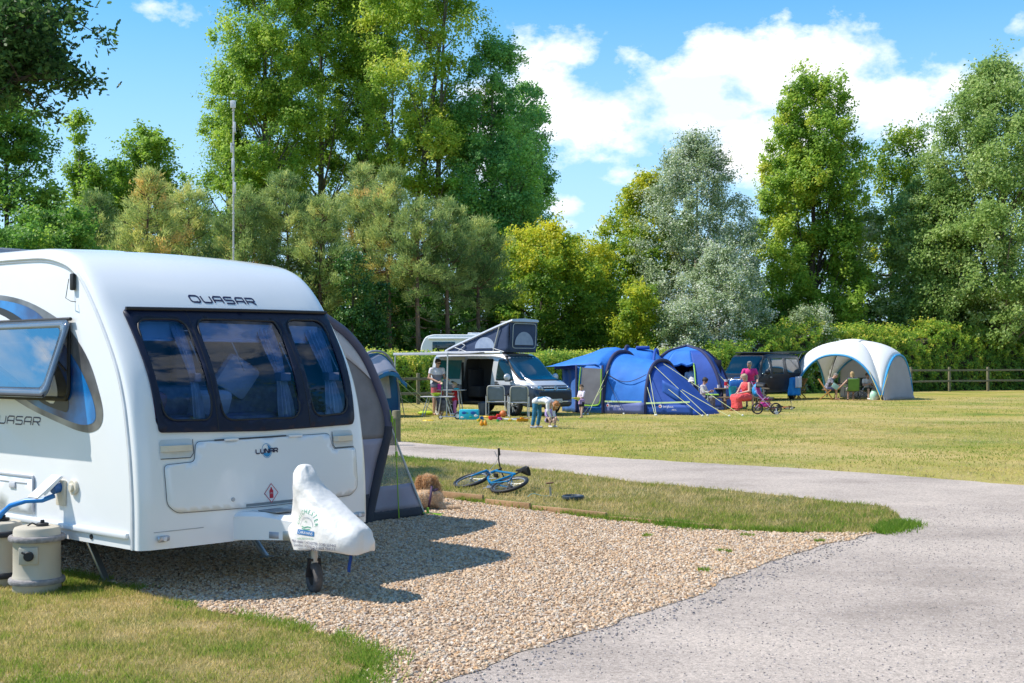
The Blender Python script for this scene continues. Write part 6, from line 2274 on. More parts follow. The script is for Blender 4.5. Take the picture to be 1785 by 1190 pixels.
M_LIMEB=mat('lime_trim',(0.32,0.62,0.06),0.6)
M_GUY=mat('luminous_guy_line',(0.62,0.66,0.3),0.6)
M_GUYD=mat('dark_guy_line',(0.03,0.03,0.05),0.7)
M_PEG=mat('white_peg_head',(0.75,0.75,0.72),0.5)
M_TMESH=mat('grey_mesh_door',(0.2,0.2,0.22),0.9,col2=(0.15,0.15,0.17),nscale=3,bump=0.1)
def wrinkle(p,k,f=2.2):
 n=noise.noise_vector(Vector((p.x*f,p.y*f,p.z*f)))
 r=noise.ridged_multi_fractal(Vector((p.x*f*0.8+p.z*2,p.y*f*0.8,p.z*f*0.5)),1.0,2.0,3,1.0,2.0)-1.0
 return Vector((n.x,n.y,n.z*0.5))*k+Vector((0,-r*k*0.6,r*k*0.25))
def guy(par,a,b,m=None,peg=True,r=0.0085):
 q=MB()
 q.tube([a,b],r,5)
 g=q.build('guy_line',m or M_GUY,par)
 if peg:
  q=MB()
  q.sphere(Vector(b)+Vector((0,0,0.02)),0.034,10,6)
  q.build('peg',M_PEG,g)
def arch(w,h,n=24,sq=0.8):
 """half-hoop in (y, z)"""
 out=[]
 for i in range(n+1):
  a=PI*i/n
  c,s=math.cos(a),math.sin(a)
  out.append((-math.copysign(abs(c)**sq,c)*w/2,abs(s)**sq*h))
 return out
TA=Vector((xat(1052,40.0)+0.746,41.15,0))
ta=thing('tunnel_tent','big blue tunnel tent with lime trim and grey mesh door beside the campervan','tent',TA,R(-33),'blue family tents')
ST=[(0.0,2.7,1.98),(0.55,2.62,1.84),(1.15,2.5,1.72),(1.45,2.45,1.68)]
def tunnel(par,st,y0,mats,k=0.02,nm='fly'):
 rings=[]
 xs=np.linspace(st[0][0],st[-1][0],18)
 for x in xs:
  w=np.interp(x,[s[0]for s in st],[s[1]for s in st])
  h=np.interp(x,[s[0]for s in st],[s[2]for s in st])
  rings.append([Vector((x,y+y0,z))+wrinkle(Vector((x+5,y,z)),k*1.6)*min(1,z*2)for y,z in arch(w,h,30)])
 return rings
rg=tunnel(ta,ST,0,None)
m=MB()
m.loft(rg,closed=False)
m.build('fly_sheet',M_BLUE,ta,solid=0.006)
def hoop(par,x,w,h,r=0.06,nm='air_beam',mt=None,y0=0,lean=0.0):
 q=MB()
 q.tube([(x+lean*z,y+y0,z+0.02)for y,z in arch(w,h+0.02,28)],r,10)
 return q.build(nm,mt or M_NAVYB,par)
hoop(ta,0.0,2.74,2.0)
hoop(ta,1.45,2.49,1.7)
m=MB()
def bed(u,v):
 a=arch(2.45,1.68,24)
 i=min(23.999,u*24)
 y,z=[p+(q-p)*(i-int(i))for p,q in zip(a[int(i)],a[int(i)+1])]
 x=1.45+v*1.75*(0.35+0.65*min(1,(z/1.68)**0.25))-0.25*0
 p=Vector((x,y*(1-0.12*v),z*(1-v**1.15)*(1-0.0*v)))
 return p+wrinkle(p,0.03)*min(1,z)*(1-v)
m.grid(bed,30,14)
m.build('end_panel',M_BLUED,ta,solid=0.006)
m=MB()
m.grid(lambda u,v:Vector((-1.05+u*2.5,-1.40+0.09*u-0.02,0.02+v*0.36)),14,3)
m.build('mud_wall',M_BLUEP,ta,solid=0.006)
m=MB()
m.grid(lambda u,v:Vector((1.5+u*1.55,-1.265+0.12*u+0.02,0.02+(0.30-0.12*0)*v*(1-0.0*u))),12,3)
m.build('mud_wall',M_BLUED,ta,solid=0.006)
for a,b in(((0.08,-1.425,0.4),(1.36,-1.32,0.4)),((1.5,-1.28,0.36),(2.95,-1.12,0.42))):
 m=MB()
 m.bar(a,b,0.02,0.05)
 m.build('reflective_strip',mat('lime_white_strip',(0.6,0.78,0.4),0.5),ta)
m=MB()
def roofp(u,v):
 """u 0 left end .. 1 beam; v 0 front eave .. 1 back eave"""
 x=-2.2+u*2.22
 pk=1.62+0.55*min(1,u/0.72)**0.8
 ez=1.52+0.1*u
 f=abs(2*v-1)
 z=pk-(pk-ez)*f**1.5
 p=Vector((x,-1.42+v*2.84,z))
 if u>0.9:
  k=(u-0.9)/0.1
  a=arch(2.7,1.98,40)
  i=min(39.99,(0.16+v*0.68)*40)
  q=a[int(i)]
  p=p.lerp(Vector((x,q[0],q[1]+0.01)),k)
 return p+wrinkle(p,0.034,1.8)
m.grid(roofp,22,20)
m.build('roof',M_BLUE,ta,solid=0.008)
m=MB()
m.grid(lambda u,v:Vector((-1.0+u*1.0,-1.40+0.03*math.sin(u*9)*v,0.02+v*1.54)),14,10)
fw_=m.build('front_wall',M_BLUE,ta,solid=0.006)
m=MB()
m.grid(lambda u,v:Vector((-1.93+u*0.95,-0.75-0.62*u+0.04*math.sin(u*14+v*3),0.02+v*1.52)),14,10)
m.build('side_wall',cloth('wrinkled_blue_wall',(0.09,0.25,0.66),(0.06,0.17,0.5)),ta,solid=0.006)
m=MB()
m.grid(lambda u,v:Vector((-1.93,-0.75+u*2.1,0.02+v*1.52)),6,6)
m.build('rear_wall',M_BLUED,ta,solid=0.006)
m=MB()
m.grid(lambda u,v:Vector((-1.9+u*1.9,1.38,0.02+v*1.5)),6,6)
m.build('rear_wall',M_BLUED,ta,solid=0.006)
m=MB()
m.grid(lambda u,v:Vector((-2.15+u*1.16,-0.9-0.5*u,1.44+v*0.16)),8,2)
m.build('canopy_edge',cloth('cobalt_shade_cloth',(0.01,0.05,0.42),(0.01,0.04,0.34)),ta,solid=0.006)
DOOR=[(-0.82,0.32),(-0.2,0.3),(-0.1,0.42),(-0.06,1.46),(-0.78,1.5)]
m=MB()
m.prism(DOOR,0.012,Matrix.Translation((0,-1.435,0))@Matrix.Rotation(R(90),4,'X'))
dm=m.build('mesh_door',M_TMESH,fw_)
m=MB()
m.tube(smooth_line([(-0.8,-1.46,1.52),(-0.86,-1.46,0.9),(-0.85,-1.46,0.36),(-0.78,-1.46,0.27),(-0.3,-1.46,0.26),(-0.1,-1.46,0.34),(-0.05,-1.46,0.7),(-0.03,-1.46,1.46)],5),0.022,6)
m.build('door_zip',M_LIMEB,dm)
for x in(-0.98,0.0):
 m=MB()
 m.box((x,-1.44,0.8),(0.07,0.05,1.55),bev=0.015)
 m.build('pole_sleeve',M_NAVYB,ta)
m=MB()
m.grid(lambda u,v:Vector((1.95+u*0.62,-0.98+0.14*v*0+u*0.02-0.05,1.1-0.3*u-v*0.42)),6,4)
m.build('window_flap',cloth('flap_blue',(0.025,0.12,0.5),(0.02,0.1,0.42)),ta,solid=0.02)
for x,y in((0.2,-1.43),(2.0,-1.275)):
 m=MB()
 m.disc((x,y,0.27),(0,1,0),0.055,0.012,18)
 lo=m.build('emblem',mat('white_print',(0.75,0.75,0.78),0.6),ta)
 m=MB()
 m.disc((x-0.012,y-0.008,0.27),(0,1,0),0.03,0.012,14)
 m.build('emblem_dot',mat('red_print',(0.5,0.03,0.05),0.6),lo)
 m=MB()
 for wd,s_,dz in(('berghaus',0.07,0.0),('AIR 6',0.05,-0.09)):
  m.bm(text_bm(wd,s_,'LEFT'),Matrix.Translation((x+0.1+(0.3 if dz else 0),y-0.012,0.235+dz))@Matrix.Rotation(R(90),4,'X'))
 m.build('lettering',mat('white_print',(0.75,0.75,0.78),0.6),lo,smooth=0)
V3=Vector
for a,b,mm in(((0.02,-1.2,1.2),(0.55,-2.0,0.0),M_GUYD),((0.05,-0.9,1.65),(-0.75,-2.3,0.0),M_GUY),((0.03,-1.3,0.95),(-0.7,-2.3,0.0),M_GUY),((1.47,-1.0,1.3),(1.62,-2.25,0),M_GUY),((1.47,-1.15,0.9),(1.66,-2.25,0),M_GUY),((1.5,-0.7,1.55),(3.05,-2.3,0),M_GUY),((2.1,-1.0,0.85),(3.1,-2.25,0),M_GUY),((2.6,-0.95,0.8),(3.95,-2.1,0),M_GUY),((1.6,-0.2,1.62),(3.9,-2.1,0),M_GUY)):
 w_=Matrix.Rotation(R(30),3,'Z')@(V3(b)-V3(a))
 guy(ta,a,V3((a[0]+w_.x,a[1]+w_.y,0)),mm)
m=MB()
m.tube([(0.05+1.35*u,-1.16+0.1*u-0.2*math.sin(u*PI)*0.5,1.28-0.24*math.sin(u*PI))for u in np.linspace(0,1,14)],0.012,5)
m.build('light_string',M_GUYD,ta)
TB=Vector((xat(1108,44.5),44.5,0))
tb=thing('dome_tent','blue domed tent showing between the tunnel tent and the doorway tent','tent',TB,R(-12),'blue family tents')
rg=tunnel(tb,[(-1.3,2.6,1.9),(-0.3,3.0,2.22),(0.6,2.9,2.12),(1.2,2.5,1.6)],0,None,0.03)
m=MB()
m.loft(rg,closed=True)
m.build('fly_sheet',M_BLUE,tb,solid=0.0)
hoop(tb,-0.3,3.02,2.23,0.05)
hoop(tb,0.75,2.88,2.1,0.05,mt=M_BLUED)
m=MB()
m.box((0.3,-0.35,2.2),(0.5,0.25,0.12),bev=0.05)
m.build('vent_cowl',M_BLUED,tb)
TC=Vector((xat(1198,45.6),45.6,0))
tcn=thing('pyramid_tent','blue inflatable tent with open lime edged doorway','tent',TC,R(-16),'blue family tents')
TH=2.27
def cornerp(sx,sy,v,b=1.5,t=0.55):
 """curved corner rib: v 0 at the ground, 1 at the roof edge"""
 r=b-(b-t)*v**2.4*0.72-0.28*(b-t)*v
 return Vector((sx*r,sy*r,TH*(1-(1-v)**1.25)**1.0*0.93))
def wall(sa,sb,u,v):
 p=cornerp(*sa,v).lerp(cornerp(*sb,v),u)
 o=Vector((sa[0]+sb[0],sa[1]+sb[1],0)).normalized()
 return p-o*0.06*math.sin(u*PI)*math.sin(min(1,v)*PI)+wrinkle(p,0.015)*math.sin(u*PI)
FL,FRt,BL,BR=(-1,-1),(1,-1),(-1,1),(1,1)
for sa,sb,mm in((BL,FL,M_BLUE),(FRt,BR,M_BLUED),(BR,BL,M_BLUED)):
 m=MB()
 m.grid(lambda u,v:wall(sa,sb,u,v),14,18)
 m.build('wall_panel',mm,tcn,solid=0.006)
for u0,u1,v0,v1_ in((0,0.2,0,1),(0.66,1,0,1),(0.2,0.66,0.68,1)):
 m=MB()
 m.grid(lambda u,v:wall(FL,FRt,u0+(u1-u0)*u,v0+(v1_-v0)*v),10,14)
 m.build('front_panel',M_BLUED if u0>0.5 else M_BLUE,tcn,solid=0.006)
m=MB()
m.grid(lambda u,v:(lambda x,y:Vector((x,y,TH*0.93+0.17*(1-max(abs(x),abs(y))/0.56))))(-0.56+1.12*u,-0.56+1.12*v),10,10)
m.build('roof',M_BLUE,tcn,solid=0.006)
for sx,sy in(FL,FRt,BL,BR):
 m=MB()
 m.tube([cornerp(sx,sy,v)for v in np.linspace(0,1,16)]+[Vector((0,0,TH*0.93+0.18))],0.06,10)
 m.build('air_beam',M_NAVYB,tcn)
m=MB()
m.tube([wall(FL,FRt,0.68,v)+Vector((0,-0.04,0))for v in np.linspace(0.02,0.7,12)],0.028,6)
m.tube([wall(FL,FRt,0.19,v)+Vector((0,-0.04,0))for v in np.linspace(0.6,0.7,4)],0.04,6)
m.build('door_zip',M_LIMEB,tcn)
for u0,u1 in((0.6,0.72),(0.76,0.97)):
 m=MB()
 m.tube([wall(FL,FRt,u,0.2)+Vector((0,-0.03,0))for u in(u0,(u0+u1)/2,u1)],0.035,6)
 m.build('reflective_strip',M_LIMEB,tcn)
m=MB()
m.tube([wall(FL,FRt,u,0.69+0.02*math.sin(u*30))+Vector((0,-0.06,-0.02))for u in np.linspace(0.19,0.67,10)],0.06,8)
m.build('rolled_door',M_BLUE,tcn)
m=MB()
m.grid(lambda u,v:Vector((-1.2+2.4*u,0.55,0.02+1.75*v)),4,4)
m.build('inner_tent',mat('dark_inner_cloth',(0.012,0.014,0.035),0.9),tcn,solid=0.01)
m=MB()
m.tube([wall(BL,FL,u,v)+Vector((-0.01,-0.02,0.01))for u,v in((0.35,.8),(0.75,.8),(0.75,.93),(0.35,.93))],0.008,5,closed=True)
m.build('window_outline',M_NAVYB,tcn)
for a,b in(((-1.0,-1.0,1.55),(0.2,-3.0,0)),((-1.1,-1.1,1.3),(0.5,-2.9,0)),((-1.0,-1.0,1.55),(0.75,-2.7,0)),((-0.9,-1.0,1.6),(-0.5,-2.7,0)),((-1.2,-1.2,1.0),(0.55,-2.85,0)),((-1.2,-1.25,0.9),(0.35,-2.95,0)),((0.95,-0.95,1.6),(2.1,-1.6,0.4))):
 guy(tcn,a,b)
TD=Vector((xat(655,37.6),37.6,0))
td=thing('tunnel_tent','blue tent with pale grey roof and clear window, half hidden behind the awning','tent',TD,R(-30))
M_DBL=cloth('petrol_blue_nylon',(0.015,0.13,0.3),(0.01,0.1,0.25),transl=0.1)
M_DGR=cloth('pale_lilac_grey_nylon',(0.56,0.53,0.6),(0.48,0.46,0.53))
rg=tunnel(td,[(-2.4,2.3,1.75),(-1.0,2.4,1.95),(0.0,2.4,1.95)],0,None,0.02)
n=len(rg[0])
for lo,hi,mm,nm in((0,9,M_DBL,'side_wall'),(8,23,M_DGR,'roof'),(22,n,M_DBL,'side_wall')):
 m=MB()
 m.loft([[p for p in r[lo:hi]]for r in rg],closed=False)
 m.build(nm,mm,td,solid=0.006)
hoop(td,0.02,2.44,1.97,0.035,'pole_hoop',mat('grey_pole_sleeve',(0.3,0.3,0.34),0.6))
A_=arch(2.4,1.95,30)
m=MB()
m.prism([(y,z)for y,z in A_],0.01,Matrix.Translation((0.0,0,0))@Matrix(((0,0,1,0),(1,0,0,0),(0,1,0,0),(0,0,0,1))))
fr=m.build('front_wall',M_DBL,td)
m=MB()
m.prism(round_poly([(-0.55,0.55),(0.78,0.55),(0.62,1.38),(-0.55,1.42)],0.06),0.012,Matrix.Translation((0.012,0,0))@Matrix(((0,0,1,0),(1,0,0,0),(0,1,0,0),(0,0,0,1))))
m.build('window',mat('clear_vinyl_window',(0.42,0.45,0.5),0.2,col2=(0.28,0.31,0.36),nscale=2.5,coat=0.3),fr)
m=MB()
m.grid(lambda u,v:Vector((0.02+0.5*v,(u-0.5)*2*(0.98-0.1*v),1.9-0.5*v**1.3-0.62*(2*u-1)**2*(1-0.35*v)+0.03*math.sin(u*12))),18,8)
m.build('porch_canopy',M_DGR,td,solid=0.006)
m=MB()
m.grid(lambda u,v:Vector((0.52+0.03*math.sin(u*20),(u-0.5)*2*0.88,1.4-0.4*(2*u-1)**2-0.14*v)),18,3)
m.build('valance',cloth('bright_blue_valance',(0.03,0.22,0.48),(0.02,0.16,0.38)),td,solid=0.006)
m=MB()
m.tube([(0.02,1.05,1.25),(0.1,1.2,0.6),(0.14,1.32,0.0)],0.014,6)
m.build('steel_pole',M_STEEL,td)
for a,b in(((0.03,0.95,1.35),(0.9,2.3,0.0)),((0.03,1.05,1.1),(1.0,1.9,0.0)),((-0.2,1.15,0.7),(0.7,2.0,0))):
 guy(td,a,b)
SD_=4.2
GA=R(-36)
near=Vector((xat(1537,54.3),54.3,0))
ctr=near+Matrix.Rotation(GA,3,'Z')@Vector((-SD_/2,SD_/2,0))
gz=thing('event_shelter','white domed event shelter with blue edged arches and grey side wall','shelter',ctr,GA)
M_GZW=mat('white_polyester',(0.9,0.9,0.9),0.7,col2=(0.86,0.86,0.87),nscale=1.5,bump=0.15,bscale=4,transl=0.33)
M_GZG=mat('pale_grey_wall',(0.66,0.64,0.68),0.8,col2=(0.6,0.58,0.62),nscale=1.5,bump=0.1,bscale=4,transl=0.55)
M_GZB=mat('sky_blue_piping',(0.03,0.3,0.62),0.6)
GH,GE=2.72,2.02
CN=[Vector((-1,-1,0)),Vector((1,-1,0)),Vector((1,1,0)),Vector((-1,1,0))]
def edge(i,s):
 a,b=CN[i]*SD_/2,CN[(i+1)%4]*SD_/2
 p=a.lerp(b,s)
 o=Vector(((a+b)/2)).normalized()
 k=1-abs(2*s-1)**2.4
 p=p-o*0.16*(1-k)*0+o*0.05*k
 p.z=GE*max(0.0,k)**0.8
 return p
def gpanel(i,s,t):
 e=edge(i,s)
 x=Vector((e.x*t,e.y*t,e.z+(GH-e.z)*max(0.0,1-t**2.3)**0.72))
 return x
for i in range(4):
 m=MB()
 m.grid(lambda u,v:gpanel(i,u,v),26,16)
 m.build('roof_panel',M_GZW,gz,solid=0.006)
 m=MB()
 m.tube([edge(i,s)*1.004 for s in np.linspace(0.015,0.985,36)],0.05,8)
 m.build('arch_piping',M_GZB,gz)
 m=MB()
 c=CN[i]*SD_/2
 m.tube([gpanel(i,0,t)*0.985 for t in np.linspace(0.05,1,20)],0.02,8)
 m.tube([c+Vector((0,0,0.0)),gpanel(i,0,0.985)],0.022,8)
 m.build('frame_pole',mat('dark_frame_pole',(0.03,0.035,0.05),0.5),gz)
for i,full in((1,1),(2,1)):
 m=MB()
 m.grid(lambda u,v:(lambda e:Vector((e.x*(1+0.05*(1-v)),e.y*(1+0.05*(1-v)),max(0.01,e.z*v))))(edge(i,0.02+0.96*u*(1 if i==1 else 0.85)+(0 if i==1 else 0.0))),24,12)
 m.build('side_wall',M_GZG,gz,solid=0.006)
m=MB()
m.bar((SD_/2+0.06,-1.7,0.98),(SD_/2+0.08,1.7,0.98),0.012,0.03)
m.build('wall_seam',M_TRIM,gz)
m=MB()
m.grid(lambda u,v:Vector(((u-.5)*1.1,(v-.5)*1.1,GH+0.06-0.25*((u-.5)**2+(v-.5)**2))),8,8)
m.build('roof_cap',M_GZW,gz,solid=0.02)
YG=mat('yellow_guy_line',(0.6,0.45,0.08),0.6)
h_=SD_/2
for a,b in(((h_*0.72,-h_,1.35),(h_+0.35,-h_-1.0,0)),((h_,-h_*0.3,1.9),(h_+0.25,-h_-0.95,0)),((-h_*0.9,-h_,1.0),(-h_-1.5,-h_-0.2,0)),((-h_,-h_*0.7,1.2),(-h_-1.6,-h_-0.1,0))):
 guy(gz,a,b,YG,False,0.012)
M_CHAIRF=mat('pale_aluminium_tube',(0.62,0.62,0.63),0.4,0.3)
M_CHAIRC=mat('slate_chair_cloth',(0.17,0.215,0.28),0.85,col2=(0.14,0.18,0.24),nscale=6)
def tube_chair(label,loc,rz):
 """folding armchair on a tube frame; faces -y"""
 t=thing('folding_chair',label,'chair',loc,rz,'folding aluminium chairs by the campervan')
 w=0.27
 m=MB()
 m.tube([(-w,0.1,0.42)]+[(-w,0.17,0.55)]+smooth_line([(-w,0.22,0.8),(-w+0.02,0.245,0.9),(-w+0.1,0.255,0.94),(w-0.1,0.255,0.94),(w-0.02,0.245,0.9),(w,0.22,0.8)],4)+[(w,0.17,0.55),(w,0.1,0.42)],0.016,8)
 m.build('back_frame',M_CHAIRF,t)
 m=MB()
 m.grid(lambda u,v:Vector(((u-.5)*2*(w-0.015),0.125+0.125*v-0.03*math.sin(u*PI),0.47+0.45*v)),8,6)
 m.build('backrest',M_CHAIRC,t,solid=0.012)
 m=MB()
 m.grid(lambda u,v:Vector(((u-.5)*2*w,-0.28+0.4*v,0.45-0.025*math.sin(u*PI))),8,6)
 m.build('seat',M_CHAIRC,t,solid=0.012)
 for s in(-1,1):
  x=s*(w+0.025)
  m=MB()
  m.tube([(x,-0.29,0.63),(x,-0.27,0.02),(x,-0.25,0.012)],0.014,8)
  m.build('leg',M_CHAIRF,t)
  m=MB()
  m.tube([(x,0.24,0.63),(x,0.27,0.02),(x,0.25,0.012)],0.014,8)
  m.build('leg',M_CHAIRF,t)
  m=MB()
  m.tube([(x,0.27,0.05),(x,-0.27,0.05)],0.012,8)
  m.tube([(x,0.24,0.44),(x,-0.28,0.44)],0.012,8)
  m.build('side_rail',M_CHAIRF,t)
  m=MB()
  m.box((x,-0.03,0.65),(0.055,0.5,0.03),bev=0.012)
  m.build('armrest',M_GREYPL,t)
 for y in(-0.28,0.12):
  m=MB()
  m.tube([(-w-0.02,y,0.44),(w+0.02,y,0.44)],0.013,8)
  m.build('cross_bar',M_CHAIRF,t)
 return t
c1=tube_chair('slate cloth folding chair nearer the open van door, with a bin on its left',gp(866,725),R(172))
place(copy_tree(c1),gp(904,727),R(184),'slate cloth folding chair standing in front of the campervan front wheel')
def table(label,loc,rz,L,W,H,top_m,leg_m,nm='folding_table'):
 t=thing(nm,label,'table',loc,rz)
 m=MB()
 m.box((0,0,H),(L,W,0.03),bev=0.008)
 m.build('tabletop',top_m,t)
 for sx in(-1,1):
  for sy in(-1,1):
   m=MB()
   m.tube([(sx*(L/2-0.22),sy*(W/2-0.05),H-0.02),(sx*(L/2-0.04),sy*(W/2-0.05),0.0)],0.014,8)
   m.build('leg',leg_m,t)
  m=MB()
  m.tube([(sx*(L/2-0.05),-W/2+0.05,0.06),(sx*(L/2-0.05),W/2-0.05,0.06)],0.012,8)
  m.build('foot_rail',leg_m,t)
 return t
p=gp(763,725)
table('low folding table with pale top in front of the man in pink shorts',p,R(-8),1.0,0.5,0.6,mat('pale_laminate',(0.55,0.55,0.58),0.4),M_CHAIRF)
ks=thing('kitchen_stand','taller camp kitchen stand between the man and the toddler','kitchen stand',gp(786,723),R(-10))
m=MB()
m.box((0,0,0.79),(0.95,0.4,0.025),bev=0.008)
m.build('worktop',M_CHAIRF,ks)
for sx in(-1,1):
 for sy in(-1,1):
  m=MB()
  m.tube([(sx*0.26,sy*0.17,0.78),(sx*0.36,sy*0.19,0.0)],0.018,8)
  m.build('leg',M_CHAIRF,ks)
m=MB()
m.box((-0.27,0,0.36),(0.34,0.3,0.5),bev=0.04)
m.build('hanging_cupboard',mat('patterned_grey_cloth',(0.2,0.2,0.24),0.9,col2=(0.04,0.04,0.06),nscale=9),ks)
def small(name,label,cat,loc,m_,build,group=None,rz=0.0):
 q=MB()
 build(q)
 o=q.build(name,m_)
 place(o,loc,rz)
 return tag(o,label,cat,group)
def on(px,py,d):
 return at(px,py,d)
z_t=0.617
base=gp(763,725)
small('mixing_bowl','lime green plastic bowl on the low folding table','bowl',(base.x-0.05,base.y-0.1,z_t),mat('lime_plastic',(0.42,0.62,0.02),0.35),lambda q:q.lathe([(0.08,0),(0.15,0.07),(0.17,0.1),(0.16,0.1),(0.075,0.015),(0,0.012)],24,caps=False))
k0=gp(786,723)
bot=lambda r,h:(lambda q:q.lathe([(r,0),(r,h*0.62),(r*0.8,h*0.74),(r*0.35,h*0.84),(r*0.35,h),(0,h)],16,caps=False))
small('bottle','clear and green drink bottle tallest on the kitchen stand','bottle',(k0.x-0.3,k0.y,0.803),mat('clear_green_bottle',(0.35,0.55,0.35),0.2,col2=(0.1,0.5,0.12),nscale=8),bot(0.05,0.36),'things on the kitchen stand')
small('bottle','white pump bottle left of the pink carton','bottle',(k0.x-0.46,k0.y-0.05,0.803),M_WHITE,bot(0.045,0.24),'things on the kitchen stand')
small('carton','bright pink carton on the kitchen stand','carton',(k0.x-0.36,k0.y-0.12,0.803),mat('magenta_card',(0.5,0.02,0.25),0.6),lambda q:q.box((0,0,0.09),(0.11,0.08,0.18),bev=0.01),'things on the kitchen stand')
small('water_jug','grey insulated water jug beside the awning leg','jug',(k0.x-0.17,k0.y+0.05,0.803),mat('grey_jug',(0.25,0.26,0.3),0.4),lambda q:q.lathe([(0.09,0),(0.1,0.02),(0.1,0.26),(0.06,0.3),(0.06,0.33),(0,0.33)],18,caps=False),'things on the kitchen stand')
small('sponge','turquoise cloth at the toddler end of the kitchen stand','cloth',(k0.x+0.18,k0.y-0.1,0.803),mat('turquoise_cloth',(0.05,0.5,0.5),0.9),lambda q:q.sphere((0,0,0.025),(0.1,0.06,0.03)),'things on the kitchen stand')
small('groundsheet_bag','flat lime green bag lying under the low table','bag',gp(742,723),mat('lime_bag',(0.45,0.6,0.02),0.7),lambda q:q.sphere((0,0,0.06),(0.26,0.14,0.07)))
small('storage_bin','white plastic bin under the low folding table','bin',gp(765,721),M_WHITE,lambda q:q.lathe([(0.15,0),(0.19,0.42),(0.2,0.43),(0.185,0.43),(0.14,0.02),(0,0.02)],18,caps=False))
small('frisbee','yellow flying disc lying on the grass left of the scooter','toy',gp(747,733),mat('yellow_plastic',(0.75,0.5,0.02),0.4),lambda q:q.lathe([(0.0,0.025),(0.14,0.025),(0.165,0.012),(0.17,0.0),(0.16,0.0),(0.14,0.015),(0,0.015)],24,caps=False))
small('rubbish_bin','dark grey bin standing between the cyan box and a folding chair','bin',gp(843,723),mat('charcoal_bin',(0.06,0.065,0.08),0.5,col2=(0.13,0.14,0.16),nscale=5),lambda q:q.lathe([(0.14,0),(0.18,0.34),(0.175,0.38),(0.1,0.42),(0,0.43)],20,caps=False))
sb=thing('storage_box','bright cyan cloth toy box with fish pictures on the grass','box',gp(818,731),R(-4))
m=MB()
m.box((0,0,0.14),(0.56,0.32,0.28),bev=0.02)
m.build('box_body',mat('cyan_cloth',(0.01,0.45,0.62),0.7,col2=(0.01,0.38,0.56)),sb)
m=MB()
m.box((0,0,0.283),(0.54,0.3,0.02),bev=0.008)
m.build('box_lid',mat('cyan_cloth_top',(0.02,0.5,0.65),0.7),sb)
for x,z,r,mm in((-0.14,0.2,0.045,'deep_blue_print'),(-0.2,0.07,0.03,'white_print'),(0.12,0.2,0.05,'deep_blue_print'),(0.2,0.12,0.035,'white_print'),(0.05,0.08,0.03,'green_print'),(-0.05,0.19,0.022,'green_print')):
 m=MB()
 m.sphere((x,-0.16,z),(r*1.4,0.006,r),14,8)
 m.prism([(x+r*1.2,z),(x+r*2,z+r*0.7),(x+r*2,z-r*0.7)],0.006,Matrix.Translation((0,-0.159,0))@Matrix.Rotation(R(90),4,'X'))
 m.build('fish_picture',mat(mm,{'d':(0.01,0.1,0.4),'w':(0.7,0.75,0.8),'g':(0.05,0.4,0.2)}[mm[0]],0.7),sb)
so_=thing('scooter','small silver scooter lying on the grass in front of the kitchen stand','scooter',gp(782,731),R(-8))
for x in(-0.24,0.26):
 m=MB()
 r=0.11 if x>0 else 0.07
 m.torus((x,0.02,r),(0.15,1,0.1),r*0.78,r*0.22,24,8)
 wo=m.build('wheel',M_BLACK,so_)
 m=MB()
 m.disc((x,0.02,r),(0.15,1,0.1),r*0.62,0.03,20)
 m.build('rim',mat('white_rim',(0.6,0.6,0.62),0.4),wo)
m=MB()
m.box((0.0,0,0.08),(0.42,0.11,0.025),bev=0.01)
m.build('deck',M_ALLOY,so_)
m=MB()
m.tube([(0.24,0.03,0.12),(0.22,0.2,0.22),(0.1,0.5,0.14)],0.016,8)
m.tube([(-0.06,0.5,0.14),(0.26,0.5,0.14)],0.014,8)
m.build('steering_column',M_ALLOY,so_)
small('ball','orange ball lying between the two folding chairs','ball',gp(877,727),mat('orange_ball',(0.62,0.16,0.04),0.5),lambda q:q.sphere((0,0,0.105),0.105,20,12))
